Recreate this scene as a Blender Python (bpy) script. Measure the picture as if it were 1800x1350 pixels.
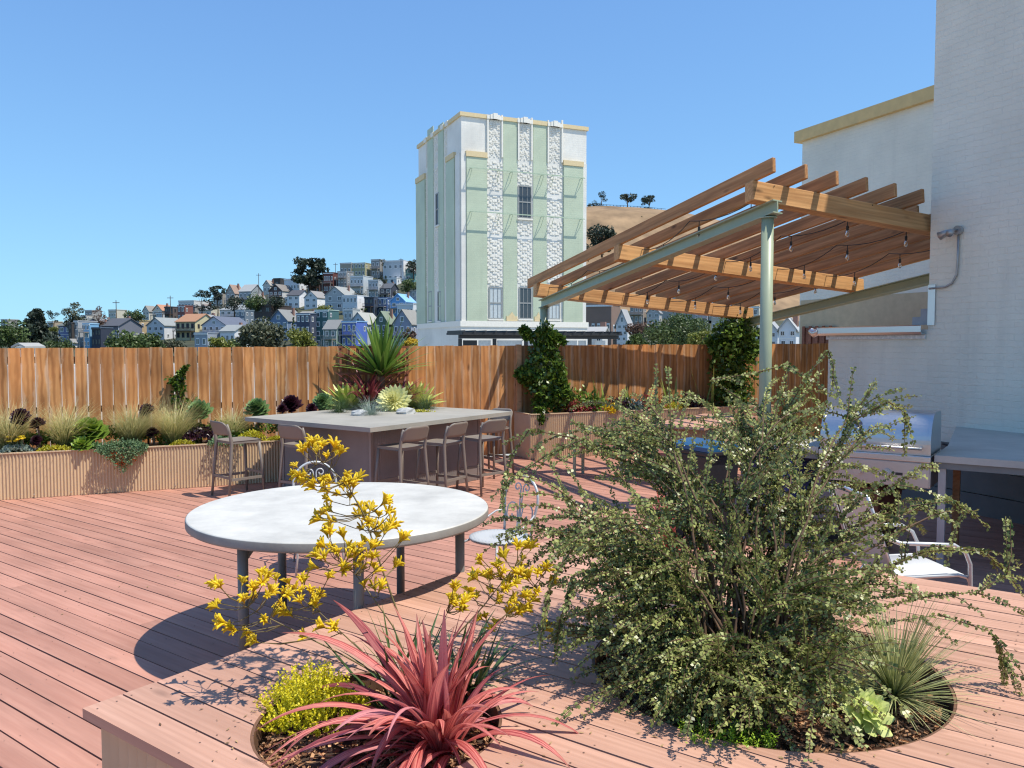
import bpy, math, random
import numpy as np
from mathutils import Vector, Matrix

for _o in list(bpy.data.objects):
    bpy.data.objects.remove(_o)
scene = bpy.context.scene
COL = scene.collection
rad = math.radians
rnd = random.Random(7)

# ------------------------------------------------------------------ camera, sky, sun, exposure
EYE, FPX, HORIZON = 1.98, 1407.0, 606.0
PITCH = math.atan((675 - HORIZON) / FPX)
cam_d = bpy.data.cameras.new("camera")
cam_d.sensor_width = 36.0
cam_d.lens = 36.0 * FPX / 1800
cam_d.clip_start = 0.05
cam_d.clip_end = 9000
cam = bpy.data.objects.new("camera", cam_d)
COL.objects.link(cam)
cam.location = (0, 0, EYE)
cam.rotation_euler = (rad(90) - PITCH, 0, 0)
scene.camera = cam

SUN_AZ, SUN_EL = 111.0, 63.5
world = bpy.data.worlds.new("World")
scene.world = world
world.use_nodes = True
wn = world.node_tree
wn.nodes.clear()
w_out = wn.nodes.new("ShaderNodeOutputWorld")
w_bg = wn.nodes.new("ShaderNodeBackground")
w_sky = wn.nodes.new("ShaderNodeTexSky")
w_sky.sky_type = 'NISHITA'
w_sky.sun_disc = False
w_sky.sun_elevation = rad(SUN_EL)
w_sky.sun_rotation = rad(SUN_AZ)
w_sky.altitude = 60
w_sky.air_density = 1.0
w_sky.dust_density = 0.0
w_sky.ozone_density = 3.0
w_bg.inputs["Strength"].default_value = 0.142
# the film's shoulder on the sky: bright low sky is compressed channel by channel
w_sp = wn.nodes.new("ShaderNodeSeparateColor"); w_cb = wn.nodes.new("ShaderNodeCombineColor")
wn.links.new(w_sky.outputs[0], w_sp.inputs[0])
for _i, (_g, _a) in enumerate(((0.902, 0.353), (1.128, 0.204), (1.719, 0.243))):
    _m = [wn.nodes.new("ShaderNodeMath") for _ in range(3)]
    _m[0].operation = 'MULTIPLY'; _m[0].inputs[1].default_value = _g
    _m[1].operation = 'MULTIPLY_ADD'; _m[1].inputs[1].default_value = _a; _m[1].inputs[2].default_value = 1.0
    _m[2].operation = 'DIVIDE'
    wn.links.new(w_sp.outputs[_i], _m[0].inputs[0]); wn.links.new(w_sp.outputs[_i], _m[1].inputs[0])
    wn.links.new(_m[0].outputs[0], _m[2].inputs[0]); wn.links.new(_m[1].outputs[0], _m[2].inputs[1])
    wn.links.new(_m[2].outputs[0], w_cb.inputs[_i])
wn.links.new(w_cb.outputs[0], w_bg.inputs[0])
wn.links.new(w_bg.outputs[0], w_out.inputs[0])

sun_d = bpy.data.lights.new("sun", 'SUN')
sun_d.energy = 3.3
sun_d.angle = rad(0.53)
sun_d.color = (1.0, 0.93, 0.81)
sun = bpy.data.objects.new("sun", sun_d)
COL.objects.link(sun)
_sd = Vector((math.sin(rad(SUN_AZ)) * math.cos(rad(SUN_EL)), math.cos(rad(SUN_AZ)) * math.cos(rad(SUN_EL)), math.sin(rad(SUN_EL))))
sun.rotation_euler = (-_sd).to_track_quat('-Z', 'Y').to_euler()

scene.view_settings.view_transform = 'Standard'
scene.view_settings.look = 'None'
scene.view_settings.gamma = 1.0
scene.view_settings.use_curve_mapping = False
scene.view_settings.exposure = 0.76
scene.render.engine = 'CYCLES'
scene.cycles.use_denoising = True
scene.cycles.max_bounces = 7
scene.cycles.transparent_max_bounces = 8
scene.cycles.caustics_reflective = False
scene.cycles.caustics_refractive = False
scene.cycles.filter_width = 1.2

# ------------------------------------------------------------------ survey helpers: a sighting from the tripod to a point of the place
def _ray(px, py):
    x = (px - 900.0) / FPX; y = (675.0 - py) / FPX
    return Vector((x, math.cos(PITCH) + y * math.sin(PITCH), -math.sin(PITCH) + y * math.cos(PITCH)))
def G(px, py, z=0.0):                      # the point at height z
    r = _ray(px, py); t = (z - EYE) / r.z
    return Vector((r.x * t, r.y * t, z))
def DD(px, py, d):                         # the point at distance d ahead
    r = _ray(px, py); t = d / r.y
    return Vector((r.x * t, r.y * t, EYE + r.z * t))

def az2(a):
    return Vector((math.sin(rad(a)), math.cos(rad(a)), 0.0))
D2 = az2(35.7); D1 = az2(-54.3)           # deck boards run along D1
FN = az2(66.5); WN = az2(-23.5)           # fence direction and house wall direction
UP = Vector((0, 0, 1))

# ------------------------------------------------------------------ objects
def _name(n): return n
def thing(name, label, cat, loc=(0, 0, 0), rz=0.0, group=None, kind=None):
    o = bpy.data.objects.new(name, None)
    o.empty_display_size = 0.2
    COL.objects.link(o)
    o.location = loc; o.rotation_euler = (0, 0, rz)
    return tag(o, label, cat, group, kind)
def tag(o, label=None, cat=None, group=None, kind=None):
    if label: o['label'] = label
    if cat: o['category'] = cat
    if group: o['group'] = group
    if kind: o['kind'] = kind
    return o
def link(name, me, parent=None, loc=(0, 0, 0), rot=None, scale=None):
    o = bpy.data.objects.new(name, me)
    COL.objects.link(o)
    o.location = loc
    if rot is not None: o.rotation_euler = rot
    if scale is not None: o.scale = scale
    if parent is not None: o.parent = parent
    return o
def kids(o): return [c for c in bpy.data.objects if c.parent == o]
def copy_tree(o, loc, rz, label=None, parent=None):
    c = o.copy(); COL.objects.link(c)
    if parent is None:
        c.location = loc; c.rotation_euler = (0, 0, rz)
        if label: c['label'] = label
    else:
        c.parent = parent
    for ch in o.children: copy_tree(ch, None, None, None, c)
    return c
def wloc(o):
    v = Vector((0, 0, 0))
    while o is not None:
        v += Vector(o.location); o = o.parent
    return v
def basis(o, origin, x, y, z):
    x, y, z = Vector(x).normalized(), Vector(y).normalized(), Vector(z).normalized()
    m = Matrix((x, y, z)).transposed().to_4x4(); m.translation = Vector(origin)
    o.matrix_basis = m
    return o

class MB:
    def __init__(s): s.v = []; s.f = []; s.t = []
    def add(s, vs, fs, tint=None):
        n = len(s.v)
        s.v.extend([tuple(p) for p in vs]); s.f.extend([tuple(i + n for i in f) for f in fs])
        s.t.extend([0.5 if tint is None else tint] * len(vs))
    def box(s, lo, hi, tint=None):
        x0, y0, z0 = lo; x1, y1, z1 = hi
        s.add([(x0, y0, z0), (x1, y0, z0), (x1, y1, z0), (x0, y1, z0), (x0, y0, z1), (x1, y0, z1), (x1, y1, z1), (x0, y1, z1)],
              [(0, 3, 2, 1), (4, 5, 6, 7), (0, 1, 5, 4), (1, 2, 6, 5), (2, 3, 7, 6), (3, 0, 4, 7)], tint)
    def obox(s, o, a, b, c, tint=None):
        o, a, b, c = Vector(o), Vector(a), Vector(b), Vector(c)
        if a.cross(b).dot(c) < 0: a, b = b, a
        s.add([o, o + a, o + a + b, o + b, o + c, o + a + c, o + a + b + c, o + b + c],
              [(0, 3, 2, 1), (4, 5, 6, 7), (0, 1, 5, 4), (1, 2, 6, 5), (2, 3, 7, 6), (3, 0, 4, 7)], tint)
    def bar(s, p, q, w, h, up=(0, 0, 1), tint=None):
        p, q = Vector(p), Vector(q); d = (q - p)
        sd = d.cross(Vector(up))
        if sd.length < 1e-6: sd = d.cross(Vector((1, 0, 0)))
        sd.normalize(); u = sd.cross(d).normalized()
        s.obox(p - sd * w / 2 - u * h / 2, d, sd * w, u * h, tint)
    def tube(s, path, r, n=8, closed=False, cap=True, tint=None):
        P = [Vector(p) for p in path]; m = len(P)
        R = [r] * m if not hasattr(r, '__len__') else list(r)
        vs, fs = [], []
        nv = None
        for i in range(m):
            if closed: t = P[(i + 1) % m] - P[i - 1]
            else: t = P[min(i + 1, m - 1)] - P[max(i - 1, 0)]
            if t.length < 1e-9: t = Vector((0, 0, 1))
            t.normalize()
            if nv is None:
                nv = t.cross(Vector((0, 0, 1)))
                if nv.length < 1e-3: nv = t.cross(Vector((1, 0, 0)))
            nv = (nv - t * nv.dot(t))
            if nv.length < 1e-6: nv = t.orthogonal()
            nv.normalize(); bv = t.cross(nv)
            for k in range(n):
                a = 2 * math.pi * k / n
                vs.append(P[i] + (nv * math.cos(a) + bv * math.sin(a)) * R[i])
        for i in range(m if closed else m - 1):
            j = (i + 1) % m
            for k in range(n):
                l = (k + 1) % n
                fs.append((i * n + k, i * n + l, j * n + l, j * n + k))
        if cap and not closed:
            fs.append(tuple(range(n))[::-1]); fs.append(tuple((m - 1) * n + k for k in range(n)))
        s.add(vs, fs, tint)
    def lathe(s, prof, c=(0, 0, 0), n=24, tint=None, cap=True):
        vs, fs = [], []
        for (r, z) in prof:
            for k in range(n):
                a = 2 * math.pi * k / n
                vs.append((c[0] + r * math.cos(a), c[1] + r * math.sin(a), c[2] + z))
        for i in range(len(prof) - 1):
            for k in range(n):
                l = (k + 1) % n
                fs.append((i * n + k, i * n + l, (i + 1) * n + l, (i + 1) * n + k))
        if cap:
            fs.append(tuple(range(n))[::-1]); fs.append(tuple((len(prof) - 1) * n + k for k in range(n)))
        s.add(vs, fs, tint)
    def prism(s, poly, z0, z1, tint=None):
        a = sum(poly[i][0] * poly[(i + 1) % len(poly)][1] - poly[(i + 1) % len(poly)][0] * poly[i][1] for i in range(len(poly)))
        if a < 0: poly = poly[::-1]
        n = len(poly)
        vs = [(p[0], p[1], z0) for p in poly] + [(p[0], p[1], z1) for p in poly]
        fs = [tuple(range(n))[::-1], tuple(range(n, 2 * n))] + [(i, (i + 1) % n, n + (i + 1) % n, n + i) for i in range(n)]
        s.add(vs, fs, tint)
    def mesh(s, name, mat, smooth=False, off=None):
        me = bpy.data.meshes.new(name)
        v = s.v if off is None else [(p[0] - off[0], p[1] - off[1], p[2] - off[2]) for p in s.v]
        me.from_pydata(v, [], s.f)
        if mat is not None: me.materials.append(mat)
        at = me.attributes.new("tint", 'FLOAT', 'POINT'); at.data.foreach_set("value", np.array(s.t, dtype=np.float32))
        if smooth: me.polygons.foreach_set("use_smooth", [True] * len(me.polygons))
        me.update()
        return me
    def build(s, name, mat, parent=None, smooth=False, world=True, kind=None, bevel=0):
        off = wloc(parent) if (world and parent is not None) else None
        o = link(name, s.mesh(name, mat, smooth, off), parent)
        if kind: o['kind'] = kind
        if bevel:
            m = o.modifiers.new("bevel", 'BEVEL'); m.width = bevel; m.segments = 2; m.limit_method = 'ANGLE'; m.angle_limit = rad(40)
        return o

def quads_mesh(name, arr, mat, tint=None, smooth=False, cross=None, along=None):
    arr = np.asarray(arr, dtype=np.float32); n = len(arr)
    me = bpy.data.meshes.new(name)
    me.vertices.add(n * 4); me.loops.add(n * 4); me.polygons.add(n)
    me.vertices.foreach_set("co", arr.reshape(-1))
    me.loops.foreach_set("vertex_index", np.arange(n * 4, dtype=np.int32))
    me.polygons.foreach_set("loop_start", np.arange(0, n * 4, 4, dtype=np.int32))
    me.polygons.foreach_set("loop_total", np.full(n, 4, dtype=np.int32))
    if smooth: me.polygons.foreach_set("use_smooth", [True] * n)
    at = me.attributes.new("tint", 'FLOAT', 'POINT')
    t = np.full(n, 0.5) if tint is None else np.asarray(tint)
    at.data.foreach_set("value", np.repeat(t, 4).astype(np.float32))
    for nm, va in (("cross", cross), ("along", along)):
        if va is not None:
            a2 = me.attributes.new(nm, 'FLOAT', 'POINT'); a2.data.foreach_set("value", np.asarray(va, dtype=np.float32).reshape(-1))
    me.materials.append(mat); me.update(calc_edges=True)
    return me

# ------------------------------------------------------------------ materials
MATS = {}
def _nt(name):
    m = bpy.data.materials.new(name); m.use_nodes = True
    nt = m.node_tree; b = nt.nodes["Principled BSDF"]
    return m, nt, b
def _mix(nt, fac, a, b, blend='MIX'):
    n = nt.nodes.new("ShaderNodeMix"); n.data_type = 'RGBA'; n.blend_type = blend
    for sock, val in ((n.inputs[0], fac), (n.inputs[6], a), (n.inputs[7], b)):
        if isinstance(val, bpy.types.NodeSocket): nt.links.new(val, sock)
        elif isinstance(val, (int, float)): sock.default_value = val
        else: sock.default_value = (*val, 1)
    return n.outputs[2]
def _noise(nt, vec, scale, detail=4, rough=0.55, dim='3D', w=None):
    n = nt.nodes.new("ShaderNodeTexNoise"); n.noise_dimensions = dim
    n.inputs["Scale"].default_value = scale; n.inputs["Detail"].default_value = detail; n.inputs["Roughness"].default_value = rough
    nt.links.new(vec, n.inputs["Vector"])
    if w is not None: nt.links.new(w, n.inputs["W"])
    return n.outputs["Fac"]
def _math(nt, op, a, b=None, clamp=False):
    n = nt.nodes.new("ShaderNodeMath"); n.operation = op; n.use_clamp = clamp
    for i, v in enumerate((a, b)):
        if v is None: continue
        if isinstance(v, bpy.types.NodeSocket): nt.links.new(v, n.inputs[i])
        else: n.inputs[i].default_value = v
    return n.outputs[0]
def _range(nt, v, a, b, c=0.0, d=1.0):
    n = nt.nodes.new("ShaderNodeMapRange"); nt.links.new(v, n.inputs[0])
    for i, x in enumerate((a, b, c, d)): n.inputs[1 + i].default_value = x
    return n.outputs[0]
def _coord(nt, stretch=None):
    t = nt.nodes.new("ShaderNodeTexCoord")
    v = t.outputs["Object"]
    if stretch:
        m = nt.nodes.new("ShaderNodeMapping"); m.inputs["Scale"].default_value = stretch
        nt.links.new(v, m.inputs["Vector"]); v = m.outputs["Vector"]
    return v
def _bump(nt, b, h, strength, dist=0.01):
    n = nt.nodes.new("ShaderNodeBump"); n.inputs["Strength"].default_value = strength; n.inputs["Distance"].default_value = dist
    nt.links.new(h, n.inputs["Height"]); nt.links.new(n.outputs[0], b.inputs["Normal"])
def _hsv(nt, col, val):
    n = nt.nodes.new("ShaderNodeHueSaturation"); nt.links.new(col, n.inputs["Color"]); nt.links.new(val, n.inputs["Value"])
    return n.outputs[0]
def plain(name, col, rough=0.6, metal=0.0, var=0.12, scale=6.0, bump=0.0, bscale=60.0, objvar=0.0, spec=0.5, stretch=None):
    if name in MATS: return MATS[name]
    m, nt, b = _nt(name)
    v = _coord(nt, stretch)
    f = _range(nt, _noise(nt, v, scale, 6), 0.3, 0.7)
    c = _mix(nt, f, tuple(x * (1 - var) for x in col), tuple(min(1, x * (1 + var)) for x in col))
    if objvar:
        oi = nt.nodes.new("ShaderNodeObjectInfo")
        c = _hsv(nt, c, _range(nt, oi.outputs["Random"], 0, 1, 1 - objvar, 1 + objvar))
    nt.links.new(c, b.inputs["Base Color"])
    b.inputs["Roughness"].default_value = rough; b.inputs["Metallic"].default_value = metal
    b.inputs["Specular IOR Level"].default_value = spec
    if bump: _bump(nt, b, _noise(nt, v, bscale, 5), bump, 0.006)
    MATS[name] = m
    return m
def wood(name, c_light, c_dark, objvar=0.2, along=1.3, across=26, rough=0.6, knots=0.0, spec=0.3, patch=0.25, figure=0.25, redden=0.0, sap=0.0, grain=(0.34, 0.68)):
    if name in MATS: return MATS[name]
    m, nt, b = _nt(name)
    oi = nt.nodes.new("ShaderNodeObjectInfo")
    w = _math(nt, 'MULTIPLY', oi.outputs["Random"], 37.0)
    base = _coord(nt)
    v = _coord(nt, (along, across, across))
    g = _noise(nt, v, 1.0, 7, 0.62, '4D', w)
    v2 = _coord(nt, (along * 0.9, across * 0.16, across * 0.16))
    big = _noise(nt, v2, 1.0, 3, 0.5, '4D', w)
    c = _mix(nt, _range(nt, g, *grain), c_dark, c_light)
    # cathedral figure: rings stretched along the board
    fg = nt.nodes.new("ShaderNodeTexWave"); fg.wave_type = 'RINGS'; fg.rings_direction = 'X'; fg.inputs["Scale"].default_value = 1.0
    fg.inputs["Distortion"].default_value = 6.5; fg.inputs["Detail"].default_value = 3.0; fg.inputs["Detail Scale"].default_value = 1.2
    mp = nt.nodes.new("ShaderNodeMapping"); mp.inputs["Scale"].default_value = (along * .75, across * .34, across * .34); nt.links.new(base, mp.inputs["Vector"])
    cx_ = nt.nodes.new("ShaderNodeCombineXYZ"); nt.links.new(_math(nt, 'MULTIPLY', oi.outputs["Random"], 11.0), cx_.inputs[0]); nt.links.new(_math(nt, 'MULTIPLY', oi.outputs["Random"], 3.0), cx_.inputs[1]); nt.links.new(cx_.outputs[0], mp.inputs["Location"])
    nt.links.new(mp.outputs[0], fg.inputs["Vector"])
    c = _mix(nt, _range(nt, fg.outputs["Fac"], 0.25, 0.95, 0.0, figure), c, tuple(x * .72 for x in c_dark))
    if sap:
        sx_ = nt.nodes.new("ShaderNodeSeparateXYZ"); nt.links.new(base, sx_.inputs[0])
        ed_ = _math(nt, 'ADD', _math(nt, 'ABSOLUTE', sx_.outputs[1]), _range(nt, big_ if False else _noise(nt, _coord(nt, (2.2, 5, 5)), 1.0, 4, .6, '4D', w), .3, .7, -.035, .035))
        c = _mix(nt, _range(nt, ed_, .055, .075, 0, sap), c, (.60, .44, .30))
    hue = _math(nt, 'FRACT', _math(nt, 'MULTIPLY', oi.outputs["Random"], 17.3))
    c = _mix(nt, _math(nt, 'MULTIPLY', hue, redden), c, (c_light[0] * .82, c_light[1] * .62, c_light[2] * .50))
    c = _hsv(nt, c, _range(nt, big, 0.28, 0.72, 1 - patch, 1 + patch))
    if knots:
        vo = nt.nodes.new("ShaderNodeTexVoronoi"); vo.voronoi_dimensions = '4D'; vo.inputs["Scale"].default_value = 1.0
        nt.links.new(_coord(nt, (2.6, 7.5, 7.5)), vo.inputs["Vector"]); nt.links.new(w, vo.inputs["W"])
        k = _range(nt, vo.outputs["Distance"], 0.05, 0.24, knots, 0.0)
        c = _mix(nt, k, c, tuple(x * 0.32 for x in c_dark))
    c = _hsv(nt, c, _range(nt, oi.outputs["Random"], 0, 1, 1 - objvar, 1 + objvar))
    nt.links.new(c, b.inputs["Base Color"])
    b.inputs["Roughness"].default_value = rough; b.inputs["Specular IOR Level"].default_value = spec
    _bump(nt, b, g, 0.25, 0.004)
    MATS[name] = m
    return m
def leafy(name, c_dark, c_light, rough=0.42, trans=0.25, spec=0.5, stripe=None, noise=0.0):
    if name in MATS: return MATS[name]
    m, nt, b = _nt(name)
    a = nt.nodes.new("ShaderNodeAttribute"); a.attribute_name = "tint"
    oi = nt.nodes.new("ShaderNodeObjectInfo")
    f = a.outputs["Fac"]
    c = _mix(nt, f, c_dark, c_light)
    if noise: c = _hsv(nt, c, _range(nt, _noise(nt, _coord(nt), 9, 5), 0.3, 0.7, 1 - noise, 1 + noise))
    c = _hsv(nt, c, _range(nt, oi.outputs["Random"], 0, 1, 0.88, 1.12))
    nt.links.new(c, b.inputs["Base Color"])
    b.inputs["Roughness"].default_value = rough; b.inputs["Specular IOR Level"].default_value = spec
    if trans:
        t = nt.nodes.new("ShaderNodeBsdfTranslucent"); nt.links.new(c, t.inputs[0])
        mx = nt.nodes.new("ShaderNodeMixShader"); mx.inputs[0].default_value = trans
        nt.links.new(b.outputs[0], mx.inputs[1]); nt.links.new(t.outputs[0], mx.inputs[2])
        nt.links.new(mx.outputs[0], nt.nodes["Material Output"].inputs[0])
    MATS[name] = m
    return m
def brickpaint(name, col, bw=0.22, bh=0.075, strength=0.35, var=0.06, rough=0.55, big=0.7):
    if name in MATS: return MATS[name]
    m, nt, b = _nt(name)
    v = _coord(nt)
    sp = nt.nodes.new("ShaderNodeSeparateXYZ"); nt.links.new(v, sp.inputs[0])
    cb = nt.nodes.new("ShaderNodeCombineXYZ")
    nt.links.new(_math(nt, 'ADD', sp.outputs[0], sp.outputs[1]), cb.inputs[0]); nt.links.new(sp.outputs[2], cb.inputs[1])
    warp = _noise(nt, v, 5.0, 3)
    vm = nt.nodes.new("ShaderNodeVectorMath"); vm.operation = 'ADD'
    nt.links.new(cb.outputs[0], vm.inputs[0])
    cw = nt.nodes.new("ShaderNodeCombineXYZ"); nt.links.new(_range(nt, warp, 0.3, 0.7, -0.012, 0.012), cw.inputs[1]); nt.links.new(cw.outputs[0], vm.inputs[1])
    br = nt.nodes.new("ShaderNodeTexBrick"); nt.links.new(vm.outputs[0], br.inputs["Vector"])
    br.inputs["Scale"].default_value = 1.0; br.inputs["Brick Width"].default_value = bw; br.inputs["Row Height"].default_value = bh
    br.inputs["Mortar Size"].default_value = bh * 0.09; br.inputs["Mortar Smooth"].default_value = 0.6
    fine = _noise(nt, v, 14.0, 6, 0.65)
    h = _math(nt, 'ADD', _math(nt, 'MULTIPLY', br.outputs["Fac"], -0.22), _math(nt, 'MULTIPLY', fine, 1.5))
    c = _mix(nt, _range(nt, _noise(nt, v, big, 6, 0.6), 0.3, 0.7), tuple(x * (1 - var) for x in col), tuple(min(1, x * (1 + var)) for x in col))
    c = _mix(nt, _math(nt, 'MULTIPLY', br.outputs["Fac"], 0.05), c, tuple(x * 0.6 for x in col))
    spots = _range(nt, _noise(nt, v, 3.2, 8, 0.75), 0.66, 0.74, 0.0, 0.35)
    c = _mix(nt, spots, c, tuple(x * 0.72 for x in col))
    dr_ = _noise(nt, _coord(nt, (2.4 * big, 2.4 * big, .16 * big)), 2.0, 6, .62)
    c = _mix(nt, _range(nt, dr_, .56, .74, 0, .30), c, tuple(x * .70 for x in col))
    pt_ = _noise(nt, _coord(nt, (.8, .8, 1.3)), 1.1 * big, 3, .5)
    c = _hsv(nt, c, _range(nt, pt_, .35, .65, .95, 1.05))
    nt.links.new(c, b.inputs["Base Color"]); b.inputs["Roughness"].default_value = rough
    _bump(nt, b, h, strength, 0.012)
    MATS[name] = m
    return m
def concrete(name, col, var=0.14, stain=0.25, rough=0.7, bump=0.1):
    if name in MATS: return MATS[name]
    m, nt, b = _nt(name)
    v = _coord(nt)
    a = _range(nt, _noise(nt, v, 2.6, 8, 0.68), 0.3, 0.7)
    c = _mix(nt, a, tuple(x * (1 - var) for x in col), tuple(min(1, x * (1 + var)) for x in col))
    s = _range(nt, _noise(nt, _coord(nt, (0.9, 2.2, 1)), 1.6, 7, 0.6), 0.52, 0.75, 0, stain)
    c = _mix(nt, s, c, tuple(x * 0.62 for x in col))
    nt.links.new(c, b.inputs["Base Color"]); b.inputs["Roughness"].default_value = rough
    _bump(nt, b, _noise(nt, v, 45, 6, 0.7), bump, 0.004)
    MATS[name] = m
    return m
def steel(name, col=(0.62, 0.62, 0.63), rough=0.28):
    if name in MATS: return MATS[name]
    m, nt, b = _nt(name)
    g = _noise(nt, _coord(nt, (2, 160, 160)), 1.0, 3)
    nt.links.new(_mix(nt, g, tuple(x * 0.9 for x in col), col), b.inputs["Base Color"])
    b.inputs["Metallic"].default_value = 1.0
    nt.links.new(_range(nt, g, 0.3, 0.7, rough * 0.85, rough * 1.2), b.inputs["Roughness"])
    MATS[name] = m
    return m
def glass_mat(name, col=(0.03, 0.04, 0.05), rough=0.06):
    if name in MATS: return MATS[name]
    m, nt, b = _nt(name)
    b.inputs["Base Color"].default_value = (*col, 1); b.inputs["Roughness"].default_value = rough
    b.inputs["Specular IOR Level"].default_value = 0.8
    MATS[name] = m
    return m

def clip(poly, n, c):                       # keep the side where n.p <= c
    out = []
    for i in range(len(poly)):
        p, q = poly[i], poly[(i + 1) % len(poly)]
        a = n[0] * p[0] + n[1] * p[1] - c; b = n[0] * q[0] + n[1] * q[1] - c
        if a <= 0: out.append(p)
        if a * b < 0:
            t = a / (a - b); out.append((p[0] + (q[0] - p[0]) * t, p[1] + (q[1] - p[1]) * t))
    return out
def corrugated(mb, p, d, length, z0, z1, nrm, pitch=0.038, amp=0.0095):
    p, d, nrm = Vector(p), Vector(d).normalized(), Vector(nrm).normalized()
    n = int(length / pitch * 4) + 1
    vs, fs = [], []
    for i in range(n + 1):
        s = min(length, i * pitch / 4)
        q = p + d * s + nrm * (amp * math.sin(s / pitch * 2 * math.pi))
        vs += [(q.x, q.y, z0), (q.x, q.y, z1)]
    for i in range(n):
        fs.append((2 * i, 2 * i + 2, 2 * i + 3, 2 * i + 1))
    mb.add(vs, fs)
# ------------------------------------------------------------------ materials of the place
m_deck = wood("deck_stain", (0.485, 0.252, 0.184), (0.40, 0.190, 0.135), objvar=0.09, along=1.1, across=22, rough=0.62, patch=0.18, knots=0.3, figure=.12)
m_plat = wood("platform_stain", (0.57, 0.335, 0.243), (0.47, 0.258, 0.180), objvar=0.07, along=1.1, across=30, rough=0.6, patch=0.15, knots=0.6, figure=.2)
m_fascia = wood("fascia_stain", (0.32, 0.14, 0.10), (0.24, 0.095, 0.07), objvar=0.05, rough=0.6)
m_dark = plain("shadow_gap_felt", (0.075, 0.032, 0.024), 0.9)
m_fence = wood("cedar_fence", (0.68, 0.36, 0.142), (0.39, 0.155, 0.05), objvar=0.2, along=1.6, across=12, rough=0.75, knots=1.0, patch=0.34, figure=.7, redden=.5, sap=.55, grain=(.2, .85))
m_rail = wood("fence_rail_cedar", (0.42, 0.22, 0.11), (0.26, 0.12, 0.05))
m_lattice = wood("lattice_stain", (0.28, 0.105, 0.06), (0.18, 0.06, 0.035))
m_tan = plain("tan_corrugated_paint", (0.60, 0.44, 0.28), 0.5, var=0.05)
m_taupe = plain("taupe_corrugated_paint", (0.29, 0.25, 0.232), 0.5, var=0.06)
m_soil = plain("potting_soil", (0.06, 0.035, 0.022), 0.95, var=0.4, scale=30, bump=0.8, bscale=40)
m_wall = brickpaint("white_painted_brick", (0.76, 0.735, 0.62), strength=.8, var=.09)
m_trim = plain("ochre_trim_paint", (0.66, 0.47, 0.20), 0.6, var=0.08)
m_city = plain("city_ground", (0.40, 0.38, 0.33), 0.9, var=0.3, scale=0.05)
m_hill = plain("shrubby_hillside", (0.055, 0.06, 0.03), 0.95, var=0.45, scale=0.12)
m_dry = plain("dry_grass_hill", (0.265, 0.175, 0.095), 0.95, var=0.38, scale=0.05, bump=0.8, bscale=0.4)
m_conc = concrete("white_concrete", (0.55, 0.538, 0.49), var=0.20, stain=0.34, rough=0.55)
m_conc2 = concrete("grey_concrete", (0.34, 0.325, 0.28), var=0.12, stain=0.3)

# ------------------------------------------------------------------ ground and far terrain (setting)
mb = MB(); mb.add([(-4000, -600, -12), (4000, -600, -12), (4000, 7000, -12), (-4000, 7000, -12)], [(0, 1, 2, 3)])
tag(mb.build("ground", m_city), kind='structure')

SKYL = [(-700, 592), (-300, 588), (0, 580), (100, 568), (200, 560), (260, 556), (340, 543), (400, 536), (450, 522), (500, 512), (550, 503),
        (600, 486), (650, 484), (700, 490), (740, 490), (800, 488), (900, 500), (1000, 520), (1100, 545), (1200, 556), (1300, 560), (1450, 565), (1800, 575), (2400, 590)]
def lerp_tab(tab, x):
    for (x0, y0), (x1, y1) in zip(tab, tab[1:]):
        if x <= x1: return y0 + (y1 - y0) * max(0, min(1, (x - x0) / (x1 - x0)))
    return tab[-1][1]
def hill_z(px, d):
    s = (606 - lerp_tab(SKYL, px)) / FPX
    if d < 240: return -12 + (13.9) * max(0, (d - 90) / 150) ** 1.5
    f = min(1, (d - 240) / 170)
    z = EYE + s * f * d
    if d > 410: z = EYE + s * 410 - (d - 410) * 0.12
    return z
mb = MB(); xs = list(range(-700, 2401, 40)); ds = [90, 120, 160, 200, 240, 270, 300, 330, 360, 390, 410, 430, 480, 600, 900]
for d in ds:
    for px in xs: mb.v.append(((px - 900) / FPX * d, d, hill_z(px, d) - 0.6 + 0.5 * rnd.random())); mb.t.append(.5)
nx = len(xs)
for j in range(len(ds) - 1):
    for i in range(nx - 1): mb.f.append((j * nx + i, j * nx + i + 1, (j + 1) * nx + i + 1, (j + 1) * nx + i))
tag(mb.build("hillside", m_hill, smooth=True), kind='structure')

BERN = [(300, 640), (700, 606), (800, 520), (900, 400), (1000, 368), (1060, 364), (1130, 368), (1190, 374), (1300, 398), (1420, 440), (1600, 505), (1800, 560), (2200, 596)]
mb = MB(); xs = list(range(300, 2201, 25)); ds = [470, 520, 570, 620, 660, 700, 730, 800, 1000]
fr = [0.02, 0.14, 0.32, 0.56, 0.78, 0.96, 1.0, 0.86, 0.3]
for d, f in zip(ds, fr):
    for px in xs:
        s = (606 - lerp_tab(BERN, px)) / FPX
        mb.v.append(((px - 900) / FPX * d, d, EYE + s * f * min(d, 730) + (rnd.random() - .5) * 1.5 * (1 if d < 700 else .3) - (0 if d <= 730 else (d - 730) * 0.1))); mb.t.append(.5)
nx = len(xs)
for j in range(len(ds) - 1):
    for i in range(nx - 1): mb.f.append((j * nx + i, j * nx + i + 1, (j + 1) * nx + i + 1, (j + 1) * nx + i))
tag(mb.build("dry_hill", m_dry, smooth=True), kind='structure')

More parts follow.
